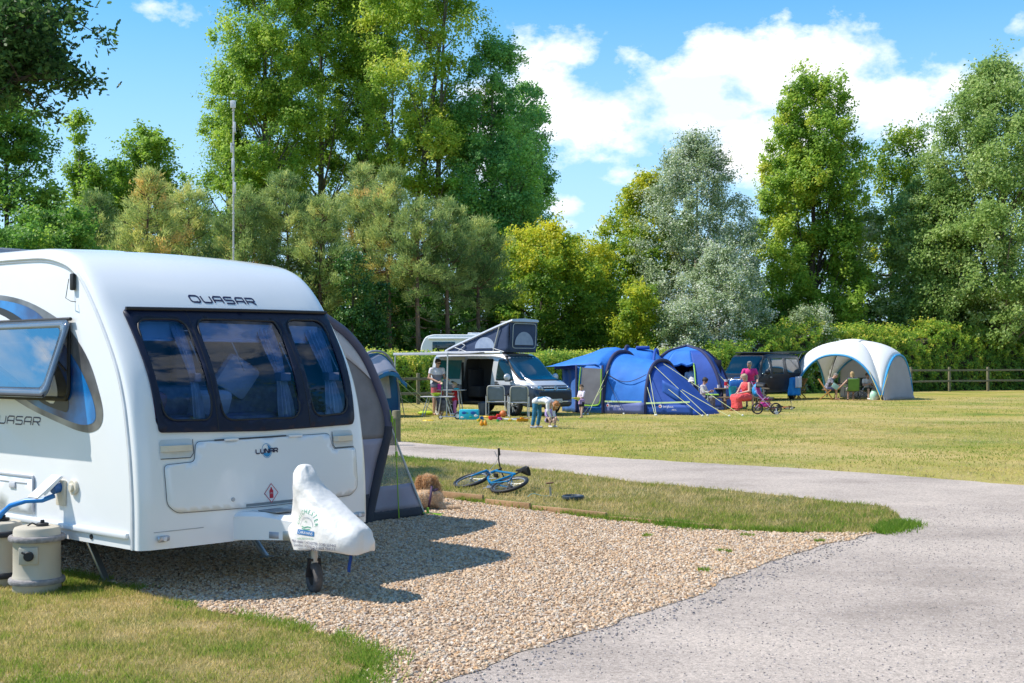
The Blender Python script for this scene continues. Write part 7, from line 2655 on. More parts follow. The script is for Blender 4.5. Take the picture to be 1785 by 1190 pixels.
TOYS=[('skittle','left one of the two orange skittles standing on the grass',839.5,742,(0.75,0.3,0.01),lambda q:q.lathe([(0.035,0),(0.055,0.04),(0.05,0.09),(0.02,0.14),(0.012,0.16),(0,0.165)],14,caps=False)),('skittle','right one of the two orange skittles standing on the grass',846,742,(0.75,0.32,0.01),lambda q:q.lathe([(0.035,0),(0.055,0.04),(0.05,0.09),(0.02,0.14),(0.012,0.16),(0,0.165)],14,caps=False)),('toy_truck','red toy truck lying among the scattered toys',862,732,(0.65,0.02,0.015),lambda q:(q.box((0,0,0.07),(0.34,0.13,0.09),bev=0.02),q.box((0.12,0,0.13),(0.12,0.12,0.08),bev=0.02),[q.disc((x,s*0.065,0.04),(0,1,0),0.04,0.03,14)for x in(-.11,.11)for s in(-1,1)])),('toy_block','small blue toy block left of the red toy truck',840,731,(0.02,0.2,0.5),lambda q:(q.box((0,0,0.04),(0.1,0.08,0.08),bev=0.015),q.disc((0,0,0.085),(0,0,1),0.025,0.02,12))),('toy_block','yellow toy block leftmost of the scattered toys',835,734,(0.7,0.45,0.01),lambda q:(q.box((0,0,0.03),(0.11,0.07,0.06),bev=0.012),q.disc((0,0,0.065),(0,0,1),0.025,0.02,12))),('toy_spade','yellow toy spade behind the red toy truck',848,729,(0.75,0.42,0.02),lambda q:(q.sphere((0,0,0.05),(0.12,0.07,0.03)),q.tube([(0.1,0,0.05),(0.3,0.02,0.05)],0.014))),('toy_ring','purple toy ring beside the red toy truck',871,733,(0.35,0.05,0.4),lambda q:q.torus((0,0,0.05),(0.2,0.5,1),0.06,0.022,20,8)),('toy_bat','white and blue toy bat lying right of the toy truck',884,732,(0.6,0.66,0.75),lambda q:(q.box((0,0,0.03),(0.36,0.09,0.03),bev=0.01),q.tube([(0.18,0,0.03),(0.34,0,0.03)],0.016))),('toy_bat','dark striped toy bat lying nearest the second folding chair',905,731,(0.06,0.08,0.16),lambda q:(q.box((0,0,0.03),(0.36,0.08,0.03),bev=0.01),q.tube([(0.18,0,0.03),(0.32,0,0.03)],0.016))),('toy_boat','orange toy boat lying in front of the dark toy bat',911,735,(0.75,0.3,0.01),lambda q:(q.loft([[Vector((x,w*c,0.03+0.06*s))for c,s in((-1,1),(-.6,-.5),(.6,-.5),(1,1))]for x,w in((-.17,.02),(-.1,.07),(.08,.075),(.17,.01))]),q.box((-.02,0,0.1),(0.1,0.08,0.06),bev=0.015))),('toy_brick','yellow toy brick in the middle of the grass toys',889,734,(0.7,0.45,0.02),lambda q:(q.box((0,0,0.03),(0.1,0.07,0.06),bev=0.012),q.disc((0,0,0.065),(0,0,1),0.022,0.02,12))),('toy_cup','small green toy cup by the purple ring',868,735,(0.05,0.4,0.12),lambda q:q.lathe([(0.035,0),(0.045,0.07),(0.04,0.07),(0.03,0.01),(0,0.01)],14,caps=False))]
for nm,lb,px,py,c,fn in TOYS:
 small(nm,lb,'toy',gp(px,py),mat('toy_'+lb.split()[0]+'_'+str(px),c,0.4),fn,'toys scattered on the grass',rz=(px*0.37)%1.5-0.7)
M_WOODW=mat('weathered_picnic_timber',(0.27,0.2,0.13),0.9,col2=(0.18,0.13,0.085),nscale=6,bump=0.3)
PT=Vector((xat(1292,43.8),43.8,0))
pt=thing('picnic_table','weathered wooden picnic table with fixed benches, covered in camping things','table',PT,R(-4))
m=MB()
for i in range(5):
 m.box((0,-0.32+0.16*i,0.74),(1.9,0.14,0.04),bev=0.006)
m.build('tabletop',M_WOODW,pt)
for s in(-1,1):
 m=MB()
 for k in(0,1):
  m.box((0.0,s*(0.62+0.14*k),0.44),(2.1,0.13,0.04),bev=0.006)
 m.build('bench',M_WOODW,pt)
for x in(-0.62,0.62):
 for s in(-1,1):
  m=MB()
  m.bar((x,s*0.24,0.72),(x,s*0.72,0.0),0.09,0.05,0.006)
  m.build('leg',M_WOODW,pt)
 m=MB()
 m.bar((x+0.05,-0.8,0.4),(x+0.05,0.8,0.4),0.09,0.05,0.006)
 m.build('bench_bearer',M_WOODW,pt)
Tb=lambda dx,dy,dz=0.765:PT+Matrix.Rotation(R(-4),3,'Z')@Vector((dx,dy,dz))
G_PT='things on the picnic table'
small('crisp_tube','red and white snack tube standing on the picnic table','tube',Tb(-0.55,-0.1),zband_mat('red_white_tube',[(0.0,(0.65,0.6,0.6)),(0.08,(0.6,0.02,0.03)),(0.22,(0.7,0.68,0.68))],rough=0.4),lambda q:q.lathe([(0.055,0),(0.055,0.27),(0.058,0.28),(0.058,0.3),(0,0.3)],18,caps=False),G_PT)
small('cool_bag','blue cool bag with white print on the picnic table','bag',Tb(-0.12,0.18),mat('blue_cool_bag',(0.02,0.13,0.45),0.7,col2=(0.03,0.2,0.55),nscale=6),lambda q:(q.box((0,0,0.14),(0.56,0.24,0.28),bev=0.04),q.tube(smooth_line([(-.14,-.1,.27),(-.1,-.1,.36),(.1,-.1,.36),(.14,-.1,.27)],4),0.012,6)),G_PT)
small('paper_cup','white paper cup at the left end of the picnic table','cup',Tb(-0.82,-0.15),M_WHITE,lambda q:q.lathe([(0.035,0),(0.045,0.11),(0.04,0.11),(0.03,0.01),(0,0.01)],16,caps=False),G_PT)
small('food_tray','pink food tray on the picnic table','tray',Tb(-0.35,-0.22),mat('pale_pink_tray',(0.65,0.25,0.35),0.6),lambda q:q.box((0,0,0.03),(0.3,0.16,0.06),bev=0.015),G_PT)
small('beach_bucket','tall turquoise bucket on the near picnic bench','bucket',Tb(-0.38,-0.69,0.462),mat('turquoise_plastic',(0.01,0.42,0.58),0.4),lambda q:q.lathe([(0.1,0),(0.15,0.36),(0.16,0.37),(0.145,0.37),(0.09,0.02),(0,0.02)],20,caps=False),G_PT)
small('beach_bag','pink and purple patterned bag on the near picnic bench','bag',Tb(-0.12,-0.69,0.462),mat('pink_purple_print',(0.6,0.2,0.4),0.8,col2=(0.2,0.06,0.35),nscale=14),lambda q:(q.sphere((0,0,0.13),(0.17,0.1,0.14)),q.tube(smooth_line([(-.1,0,.22),(-.06,0,.32),(.06,0,.32),(.1,0,.22)],4),0.01,6)),G_PT)
small('rucksack','bright blue rucksack behind the seated woman','bag',Tb(0.48,-0.55,0.462),mat('bright_blue_nylon',(0.02,0.3,0.68),0.6),lambda q:(q.sphere((0,0,0.22),(0.17,0.13,0.24)),q.sphere((0,-0.1,0.14),(0.12,0.07,0.11)),q.tube(smooth_line([(-.05,0,.44),(0,0,.5),(.05,0,.44)],4),0.012,6)))
small('folded_mat','blue and white folded mat lying on the grass by the picnic table','mat',gp(1252,714),mat('blue_white_mat',(0.15,0.25,0.55),0.8,col2=(0.6,0.62,0.7),nscale=7),lambda q:(q.box((0,0,0.03),(0.42,0.2,0.06),bev=0.02),q.box((0.03,0.02,0.075),(0.34,0.16,0.04),bev=0.015)))
def camp_chair(label,loc,rz,cm,fm,group='folding camp chairs',tall=0.9):
 """quad-fold camp chair, faces -y"""
 t=thing('camp_chair',label,'chair',loc,rz,group)
 m=MB()
 m.grid(lambda u,v:Vector(((u-.5)*0.5,0.2+0.1*v+0.03*math.sin(u*PI),0.42+(tall-0.42)*v)),8,8)
 m.build('backrest',cm,t,solid=0.015)
 m=MB()
 m.grid(lambda u,v:Vector(((u-.5)*0.52,-0.24+0.45*v,0.44-0.05*math.sin(u*PI)*math.sin(v*PI))),8,8)
 m.build('seat',cm,t,solid=0.015)
 for s in(-1,1):
  m=MB()
  m.grid(lambda u,v:Vector((s*(0.3+(v-.5)*0.07),-0.27+0.5*u,0.63-0.02*math.sin(u*PI))),6,2)
  m.build('armrest',cm,t,solid=0.012)
  m=MB()
  m.tube([(s*0.3,-0.26,0.64),(s*0.28,-0.27,0.02)],0.011,6)
  m.build('leg',fm,t)
  m=MB()
  m.tube([(s*0.27,0.3,tall),(s*0.28,0.24,0.6),(s*0.29,0.27,0.02)],0.011,6)
  m.build('leg',fm,t)
 m=MB()
 for a,b in(((-.28,-.27,.03),(.27,-.25,.42)),((.28,-.27,.03),(-.27,-.25,.42)),((-.29,.27,.03),(.27,.23,.42)),((.29,.27,.03),(-.27,.23,.42)),((-.28,-.27,.42),(-.29,.27,.03)),((.28,-.27,.42),(.29,.27,.03))):
  m.tube([a,b],0.009,6)
 m.build('cross_struts',fm,t)
 return t
M_DPOLE=mat('black_steel_tube',(0.03,0.03,0.035),0.5)
cc=camp_chair('navy camp chair with white frame under the dark haired child',(xat(1226,43.2),43.2,0),R(62),mat('navy_chair_cloth',(0.03,0.04,0.1),0.85),mat('pale_green_grey_tube',(0.45,0.55,0.5),0.5))
place(copy_tree(cc),(xat(1204,43.6),43.6,0),R(170),'empty navy camp chair with its back to us in front of the doorway')
camp_chair('bright green camp chair seen from behind under the white shelter',(xat(1486,54.6),54.6,0),R(176),mat('leaf_green_cloth',(0.13,0.26,0.04),0.85,col2=(0.1,0.2,0.03)),M_DPOLE,tall=0.98)
camp_chair('dark olive camp chair under the boy in the white tee',(xat(1511,55.8),55.8,0),R(12),mat('dark_olive_cloth',(0.04,0.055,0.035),0.85),M_DPOLE,tall=1.0)
camp_chair('camp chair draped with blue towels left of the shelter',(xat(1388,56.3),56.3,0),R(20),mat('faded_blue_cloth',(0.06,0.12,0.22),0.85),mat('yellow_beech',(0.55,0.33,0.1),0.6))
tw_=MB()
tw_.grid(lambda u,v:Vector(((u-.5)*0.62,-0.12-0.05*abs(v-.5)+0.03*math.sin(u*14)-0.12*(0.5-v if v<.5 else 0)+(0.22 if v>0.55 else 0),1.02-1.6*abs(v-0.55)**1.1)),14,16)
o=tw_.build('towel',mat('bright_blue_towel',(0.02,0.22,0.6),0.95,col2=(0.03,0.28,0.66),nscale=8,bump=0.2),solid=0.012)
place(o,(xat(1382,55.9),55.9,0),R(6))
tag(o,'bright blue towel hung over the camp chair left of the shelter','towel')
tw_=MB()
tw_.grid(lambda u,v:Vector(((u-.5)*0.3,-0.16+0.02*math.sin(u*9),1.05-0.5*v)),8,8)
o=tw_.build('towel',mat('pale_towel',(0.55,0.57,0.65),0.95,bump=0.2),solid=0.012)
place(o,(xat(1390,55.75),55.75,0),R(6))
tag(o,'small pale towel hung over the blue towel by the shelter','towel')
def wood_chair(label,loc,rz):
 t=thing('wooden_chair',label,'chair',loc,rz,'wooden folding chairs')
 wm=mat('oiled_teak',(0.5,0.26,0.07),0.6,col2=(0.42,0.2,0.05),nscale=7)
 for s in(-1,1):
  m=MB()
  m.bar((s*0.23,0.34,0.95),(s*0.23,-0.3,0.0),0.035,0.05,0.006)
  m.build('leg',wm,t)
  m=MB()
  m.bar((s*0.19,-0.22,0.45),(s*0.19,0.3,0.0),0.035,0.05,0.006)
  m.build('leg',wm,t)
 m=MB()
 for i in range(5):
  m.box((0,-0.2+0.085*i,0.46),(0.42,0.07,0.02),bev=0.004)
 m.build('seat',wm,t)
 m=MB()
 for i in range(5):
  z=0.62+0.075*i
  m.box((0,0.34-(0.95-z)*0.67+0.005,z),(0.46,0.02,0.062),bev=0.004,Mx=Matrix.Rotation(R(-33),4,'X'))
 m.build('backrest',wm,t)
 return t
wc=wood_chair('slatted wooden folding chair under the hunched grey haired man',(xat(1440,55.4),55.4,0),R(74))
place(copy_tree(wc),(xat(1392,57.6),57.6,0),R(-60),'slatted wooden folding chair behind the blue towel')
tt=table('dark camping table with drinks under the white shelter',(xat(1476,56.6),56.6,0),R(4),1.1,0.7,0.72,mat('dark_table_top',(0.05,0.05,0.06),0.5),M_DPOLE,'camping_table')
small('bottle','dark bottle on the shelter table behind the blonde woman','bottle',(xat(1463,56.1),56.1,0.735),mat('dark_bottle',(0.03,0.04,0.05),0.2),bot(0.045,0.3))
small('carrier_bag','white and green carrier bag on the ground by the boy','bag',(xat(1524,55.2),55.2,0),mat('white_green_plastic',(0.72,0.74,0.74),0.5,col2=(0.25,0.6,0.45),nscale=3),lambda q:(q.lathe([(0.17,0.0),(0.21,0.12),(0.19,0.3),(0.12,0.4),(0.14,0.44),(0,0.42)],14,caps=False)))
small('magazine','pale green magazine held by the hunched man','magazine',(xat(1456,54.9),54.9,0.62),mat('pale_green_paper',(0.35,0.55,0.48),0.6),lambda q:q.box((0,0,0),(0.3,0.02,0.22),bev=0.004,Mx=Matrix.Rotation(0.6,4,'Y')))
kb=bicycle('childs_bicycle','small black and orange child bicycle with stabilisers beside the seated woman',(xat(1337,39.4),39.4,0.0),R(172),0.0,mat('black_orange_frame',(0.5,0.12,0.02),0.4,col2=(0.02,0.02,0.025),nscale=7),0.62,1.5)
kb['category']='bicycle'
for s in(-1,1):
 m=MB()
 m.bar((-0.28,s*0.06,0.19),(-0.29,s*0.15,0.06),0.02,0.012)
 m.torus((-0.29,s*0.17,0.055),(0,1,0),0.042,0.014,18,8)
 m.disc((-0.29,s*0.17,0.055),(0,1,0),0.034,0.02,14)
 m.build('stabiliser',mat('pale_grey_wheel',(0.4,0.42,0.46),0.5),kb)
psh=thing('pushchair','pink and black folding pushchair behind the child bicycle','pushchair',(xat(1333,41.6),41.6,0),R(60))
M_FUCH=mat('fuchsia_cloth',(0.45,0.02,0.25),0.8)
M_LILT=mat('lilac_tube',(0.4,0.28,0.5),0.5)
m=MB()
m.grid(lambda u,v:Vector(((u-.5)*0.36,0.1+0.16*v,0.42+0.42*v)),6,6)
m.build('backrest',M_FUCH,psh,solid=0.02)
m=MB()
m.grid(lambda u,v:Vector(((u-.5)*0.36,-0.24+0.34*v,0.44-0.03*math.sin(u*PI))),6,4)
m.build('seat',M_FUCH,psh,solid=0.02)
m=MB()
m.grid(lambda u,v:Vector((0.2*math.cos(u*PI),0.25-0.3*v,0.82+0.18*math.sin(u*PI)*(1-0.2*v))),10,5)
m.build('hood',M_BLACK,psh,solid=0.012)
for s in(-1,1):
 m=MB()
 m.tube([(s*0.2,0.4,1.02),(s*0.2,0.2,0.62),(s*0.2,-0.32,0.1)],0.014,8)
 m.tube([(s*0.2,-0.1,0.5),(s*0.2,0.3,0.1)],0.014,8)
 m.build('frame_side',M_LILT,psh)
 for y in(-0.33,0.31):
  m=MB()
  m.torus((s*0.22,y,0.085),(1,0,0),0.062,0.022,20,8)
  m.build('wheel',M_BLACK,psh)
m=MB()
m.tube([(-0.2,0.4,1.02),(0.2,0.4,1.02)],0.02,8)
m.build('push_bar',M_BLACK,psh)
m=MB()
m.box((0,0.02,0.24),(0.34,0.36,0.16),bev=0.05)
m.build('basket',M_FUCH,psh)
bicycle('bicycle','black and orange bicycle lying flat behind the pushchair',(xat(1356,43.5),43.5,0.02),R(10),R(78),mat('black_orange_frame',(0.5,0.12,0.02)),0.7)
M_BARK=mat('grey_bark',(0.17,0.145,0.115),0.95,col2=(0.1,0.085,0.065),nscale=3,bump=0.6,bscale=9)
M_BARKD=mat('dark_bark',(0.075,0.06,0.045),0.95,col2=(0.04,0.033,0.026),nscale=3,bump=0.6,bscale=9)
M_BARKP=mat('pine_bark',(0.2,0.125,0.075),0.95,col2=(0.1,0.07,0.05),nscale=4,bump=0.6,bscale=10)
L_POP=leaf_mat('poplar_leaf',[(0,(0.098,0.192,0.024)),(0.5,(0.221,0.348,0.042)),(0.85,(0.364,0.456,0.061)),(1,(0.468,0.480,0.066))],0.42)
L_DARK=leaf_mat('dark_green_leaf',[(0,(0.054,0.133,0.024)),(0.5,(0.123,0.264,0.039)),(1,(0.290,0.413,0.061))],0.35)
L_BLUEG=leaf_mat('blue_green_poplar_leaf',[(0,(0.063,0.168,0.055)),(0.5,(0.144,0.322,0.083)),(1,(0.369,0.574,0.126))],0.35)
L_MAPLE=leaf_mat('turning_maple_leaf',[(0,(0.057,0.144,0.020)),(0.4,(0.161,0.276,0.030)),(0.7,(0.333,0.396,0.030)),(1,(0.529,0.480,0.030))],0.42)
L_SILV=leaf_mat('white_poplar_leaf',[(0,(0.100,0.163,0.054)),(0.4,(0.237,0.312,0.132)),(0.7,(0.475,0.537,0.360)),(1,(0.740,0.740,0.720))],0.3)
L_SILG=leaf_mat('grey_green_poplar_leaf',[(0,(0.103,0.179,0.044)),(0.5,(0.241,0.347,0.083)),(0.8,(0.414,0.493,0.187)),(1,(0.667,0.694,0.506))],0.38)
L_PINE=leaf_mat('pine_needle',[(0,(0.090,0.161,0.051)),(0.4,(0.259,0.345,0.111)),(0.75,(0.521,0.543,0.172)),(0.9,(0.604,0.568,0.183)),(1,(0.604,0.420,0.142))],0.3)
L_HEDGE=leaf_mat('hedge_leaf',[(0,(0.066,0.147,0.028)),(0.5,(0.197,0.338,0.046)),(0.8,(0.491,0.531,0.069)),(1,(0.740,0.590,0.161))],0.35)
L_IVY=leaf_mat('ivy_leaf',[(0,(0.020,0.070,0.020)),(0.5,(0.050,0.150,0.030)),(1,(0.140,0.260,0.060))],0.25,0.35,0.4)
def unit(v):
 return v/np.maximum(1e-9,np.linalg.norm(v,axis=1,keepdims=True))
def leaf_cards(P,nrm,s,asp=0.62,r=rng):
 """rhombic leaf faces at P facing roughly nrm"""
 n=len(P)
 t=unit(np.cross(nrm,r.normal(size=(n,3))))
 b=np.cross(nrm,t)
 s=s[:,None]
 fold=nrm*s*r.uniform(-0.25,0.25,(n,1))
 V=np.empty((n,4,3),np.float32)
 V[:,0]=P+t*s
 V[:,1]=P+b*s*asp+fold
 V[:,2]=P-t*s
 V[:,3]=P-b*s*asp+fold
 return V.reshape(-1,3)
def limb_path(a,b,up=0.35,wob=0.25,n=6):
 a,b=Vector(a),Vector(b)
 L=(b-a).length
 c=a.lerp(b,0.5)+Vector((0,0,-up*L*0.35))+Vector((random.uniform(-1,1),random.uniform(-1,1),0))*wob*L*0.2
 return[a*(1-t)**2+c*2*t*(1-t)+b*t*t for t in(i/n for i in range(n+1))]
TREE_GROUP='trees around the camping field'
def tree(name,label,base,H,z0,prof,leafm,bark,ncl,nl,ls,trunk_r=0.3,csize=1.0,hue=(0.45,0.2),huefn=None,stems=None,shell=0.55,limbs=26,up=0.6,gaps=0.0,seed=1,lean=(0,0),flat=0.75,droop=0.0,clumpiness=0.5,deep=1.0,spray=0.7,streak=0.0,lv=0.12):
 """prof(h) -> (half width x, half depth y) at height fraction h of the crown between z0 and H"""
 r=np.random.default_rng(seed)
 random.seed(seed)
 t=thing(name,label,name.replace('_',' ')if name.endswith('tree')else 'tree',(base[0],base[1],0),0,TREE_GROUP)
 ncl,nl,csize,ls=int(ncl*2.0),nl*0.78,csize*0.85,ls*0.68
 C=[]
 tries=0
 while len(C)<ncl and tries<ncl*30:
  tries+=1
  h=r.random()**0.9
  w=prof(h)
  a=r.random()*2*PI
  q=r.random()**shell
  x,y=math.cos(a)*q*w,math.sin(a)*q*w*deep
  z=z0+(H-z0)*h
  if r.random()>(w/max(prof(0.35),prof(0.5),0.01))**0.7+0.15:
   continue
  if gaps and noise.noise(Vector((x*0.35+seed,y*0.35,z*0.35)))<-0.35+gaps*0.5:
   continue
  if streak and noise.noise(Vector((x*0.75+seed*3,y*0.75,z*0.07)))<-0.42+streak*0.4*h+0.1:
   continue
  if streak:
   z-=(H-z0)*h*0.16*abs(noise.noise(Vector((x*0.9,y*0.9,seed))))
  C.append((x+lean[0]*h,y+lean[1]*h,z,h,q))
 C=np.array(C)
 m=MB()
 stems=stems or[((0,0),(lean[0]*0.8,lean[1]*0.8),1.0,0.9)]
 axes=[]
 for(bx,by),(tx,ty),kr,kh in stems:
  top=H*kh
  path=[]
  for i in range(9):
   f=i/8
   e=f**1.3
   path.append(Vector((bx+(tx-bx)*e+0.12*trunk_r*3*noise.noise(Vector((f*3,seed,bx))),by+(ty-by)*e+0.3*trunk_r*noise.noise(Vector((f*3,seed+5,by))),top*f)))
  rad=[trunk_r*kr*(1.25 if i==0 else 1)*max(0.06,1-0.93*i/8)for i in range(9)]
  m.tube(path,rad,9)
  axes.append((path,rad,top))
 order=r.permutation(len(C))[:limbs]
 for k in order:
  c=Vector(C[k][:3])
  path,rad,top=min(axes,key=lambda A:min((p-c).length for p in A[0]))
  dist=(Vector((c.x,c.y))-Vector((path[4].x,path[4].y))).length
  zs=max(z0*0.55,min(c.z-dist*up,top*0.93))
  f=max(0.05,min(0.98,zs/top))*8
  i=min(7,int(f))
  a=path[i].lerp(path[i+1],f-i)
  r0=max(0.03,rad[i]*0.45)
  pts=limb_path(a,c,up=0.5)
  m.tube(pts,[r0*(1-0.85*j/(len(pts)-1))for j in range(len(pts))],6)
 m.build('trunk',bark,t,recalc=False)
 per=(nl*r.uniform(0.5,1.5,len(C))).astype(int)
 idx=np.repeat(np.arange(len(C)),per)
 n=len(idx)
 sz=csize*r.uniform(0.65,1.35,len(C))
 ns=7
 sd=unit(r.normal(size=(len(C),ns,3)).reshape(-1,3)*np.array([1,1,0.8])+np.repeat(unit(C[:,:3]*np.array([1,1,0])+1e-6),ns,0)*0.5+np.array([0,0,spray])).reshape(len(C),ns,3)
 sl=r.uniform(0.5,1.5,(len(C),ns))
 k_=r.integers(0,ns,n)
 tt=r.random(n)**0.8
 d=sd[idx,k_]
 fat_=(0.34-0.2*tt)[:,None]*sz[idx][:,None]
 off=d*(tt*sl[idx,k_]*sz[idx])[:,None]*np.array([1,1,1.0])+r.normal(size=(n,3))*fat_*np.array([1,1,0.9])
 if droop:
  off[:,2]-=droop*np.abs(r.normal(size=n))*sz[idx]
 P=C[idx,:3]+off
 P[:,2]=np.maximum(P[:,2],0.15)
 nr=unit(d*0.6+C[idx][:,[0,1,2]]*np.array([0.06,0.06,0])+r.normal(size=(n,3))*0.8+np.array([-0.55,-0.3,0.55]))
 chue=r.normal(hue[0],hue[1],len(C))
 if huefn is not None:
  chue=chue+np.array([huefn(*c)for c in C[:,:4]])
 hh=np.clip(chue[idx]+r.normal(0,lv,n),0,1)
 V=leaf_cards(P,nr,ls*r.uniform(0.55,1.3,n),r=r)
 np_mesh('crown',V,4,leafm,t,attr=hh)
 return t
def T(px,d):
 return(xat(px,d),d)
def prof_of(pts):
 xs,ys=[p[0]for p in pts],[p[1]for p in pts]
 return lambda h:float(np.interp(h,xs,ys))
POPL=prof_of([(0,1.5),(0.12,3.6),(0.35,4.6),(0.6,4.3),(0.82,3.1),(0.95,1.7),(1,0.4)])
poplars=[(462,90,35,11.0,3.9,'tall bushy poplar at the left end of the tall row behind the pines',L_POP,(0.55,0.15),21,165),(400,94,24.0,9.0,2.4,'low left shoulder poplar just left of the tall row, near the white mast',L_POP,(0.45,0.15),22,70),(560,96,37,11.5,4.0,'tall poplar second in the tall row with brownish green top',L_POP,(0.45,0.15),23,165),(640,99,34,13.5,3.6,'tall darker poplar third in the tall row, behind the leaning trunks',L_POP,(0.28,0.15),24,110),(858,92,26.0,9.0,3.9,'dark blue green poplar at the right end of the tall row',L_BLUEG,(0.6,0.2),26,165),(908,97,24.6,7.0,2.5,'slim blue green poplar stepping down right of the tall row',L_BLUEG,(0.6,0.2),27,100)]
for px,d,H,z0,w,lb,lm,hue,sd,ncl in poplars:
 k=w/4.6
 tree('poplar_tree',lb,T(px,d),H,z0,(lambda k:lambda h:POPL(h)*k)(k),lm,M_BARK,int(ncl*0.9),330,0.17,0.42,1.2,hue,seed=sd,limbs=60,up=1.5,gaps=0.3,spray=1.0,streak=0.8,shell=0.6,clumpiness=.6)
tree('poplar_tree','tallest bright green poplar with leaning pale bare limbs under its crown',T(738,91),36.0,13.6,lambda h:POPL(h)*1.03,L_POP,M_BARK,150,340,0.175,0.5,1.25,(0.68,0.14),seed=25,spray=1.0,streak=0.8,limbs=60,up=1.3,gaps=0.3,stems=[((-1.6,0),(2.0,0.5),1.0,0.85),((-0.8,0.4),(-4.0,0.8),0.7,0.75),((0.8,0),(1.6,-0.5),0.8,0.8),((1.8,0.6),(5.0,0.5),0.55,0.66),((-2.6,0.6),(-2.4,1.2),0.5,0.7)])
YP=prof_of([(0,2.6),(0.3,2.5),(0.6,2.0),(0.85,1.2),(1,0.25)])
for px,d,H,k,lb,sd in((138,80,17.6,0.95,'young pointed poplar on the left skyline nearest the oak',31),(255,82,18.4,1.05,'young many topped poplar on the skyline above the caravan',32),(205,84,15.5,0.8,'smaller poplar in the gap of the left skyline',33),(310,86,15.6,0.8,'smaller poplar just left of the white mast on the skyline',34)):
 tree('poplar_tree',lb,T(px,d),H,4.5,(lambda k:lambda h:YP(h)*k)(k),L_POP,M_BARK,80,230,0.17,0.2,0.95,(0.45,0.14),seed=sd,limbs=40,up=1.9,spray=1.7,gaps=0.2,streak=0.9)
def pine(label,base,H,z0,w,seed,hue=(0.5,0.16),bare=0.3,brown=0.0):
 r=np.random.default_rng(seed)
 random.seed(seed)
 t=thing('pine_tree',label,'pine tree',(base[0],base[1],0),0,TREE_GROUP)
 m=MB()
 bend=r.normal(0,0.25,2)
 tp=[Vector((bend[0]*math.sin(f*3),bend[1]*math.sin(f*2.5),H*f))for f in np.linspace(0,0.99,9)]
 m.tube(tp,[0.17*(1-0.9*i/8)for i in range(9)],8)
 Ps,Ds,Hs=[],[],[]
 z=z0*bare
 k=0
 while z<H-0.1:
  f=(z-z0)/(H-z0)
  live=z>z0*r.uniform(0.85,1.1)
  if live:
   rad=w*(max(0.0,1-f)**0.62)*min(1,0.5+f*3.0)*r.uniform(0.75,1.15)+0.12
  else:
   rad=w*r.uniform(0.25,0.7)
  i=min(7,int(z/H*8))
  c=tp[i].lerp(tp[i+1],z/H*8-i)
  nb=r.integers(5,8)if live else r.integers(2,4)
  a0=r.random()*6.28
  ch=r.normal(hue[0],hue[1])
  for j in range(nb):
   a=a0+2*PI*j/nb+r.normal(0,0.25)
   rr=rad*r.uniform(0.55,1.3)
   rise=rr*(r.uniform(0.25,0.65)if f>0.25 else r.uniform(-0.1,0.3))if live else rr*r.uniform(-0.35,0.1)
   e=c+Vector((math.cos(a)*rr,math.sin(a)*rr,rise))
   md=c.lerp(e,0.5)+Vector((0,0,-0.08*rr))
   m.tube([c,md,e],[0.045*(1.1-0.8*z/H),0.028,0.01],5,caps=False)
   if not live:
    for _ in range(2):
     q=c.lerp(e,r.uniform(0.4,0.9))
     m.tube([q,q+Vector(tuple(r.normal(0,0.3,3)))],[0.014,0.005],3,caps=False)
    if r.random()<0.4:
     continue
   ntuft=max(2,int(rr/0.24))if live else 1
   bh=ch+r.normal(0,0.12)+(0.4 if r.random()<brown else 0)
   for q in range(ntuft):
    u=1-0.68*(q/max(1,ntuft))if live else r.uniform(.7,1)
    p=c.lerp(e,u)+Vector(tuple(r.normal(0,0.16,3)))
    Ps.append(p)
    dd=(e-c).normalized()+Vector((0,0,0.75))
    Ds.append(dd.normalized())
    Hs.append(bh)
  z+=r.uniform(0.3,0.5)*(1 if live else 1.6)
  k+=1
 for q in range(3):
  Ps.append(tp[-1]+Vector((0,0,0.12*q-0.1)))
  Ds.append(Vector((0,0,1)))
  Hs.append(hue[0]+0.2)
 m.build('trunk',M_BARKP,t,recalc=False)
 Ps,Ds,Hs=np.array([tuple(p)for p in Ps]),np.array([tuple(p)for p in Ds]),np.array(Hs)
 nn=52
 idx=np.repeat(np.arange(len(Ps)),nn)
 n=len(idx)
 d=unit(Ds[idx]*1.15+unit(r.normal(size=(n,3)))*0.95)
 root=Ps[idx]+r.normal(0,0.13,(n,3))
 L=r.uniform(0.13,0.28,n)[:,None]
 side=unit(np.cross(d,r.normal(size=(n,3))))*r.uniform(0.014,0.03,n)[:,None]
 Vn=np.empty((n,3,3),np.float32)
 Vn[:,0]=root-side
 Vn[:,1]=root+side
 Vn[:,2]=root+d*L
 hh=np.clip(Hs[idx]+r.normal(0,0.1,n),0,1)
 np_mesh('crown',Vn.reshape(-1,3),3,L_PINE,t,attr=hh)
 return t
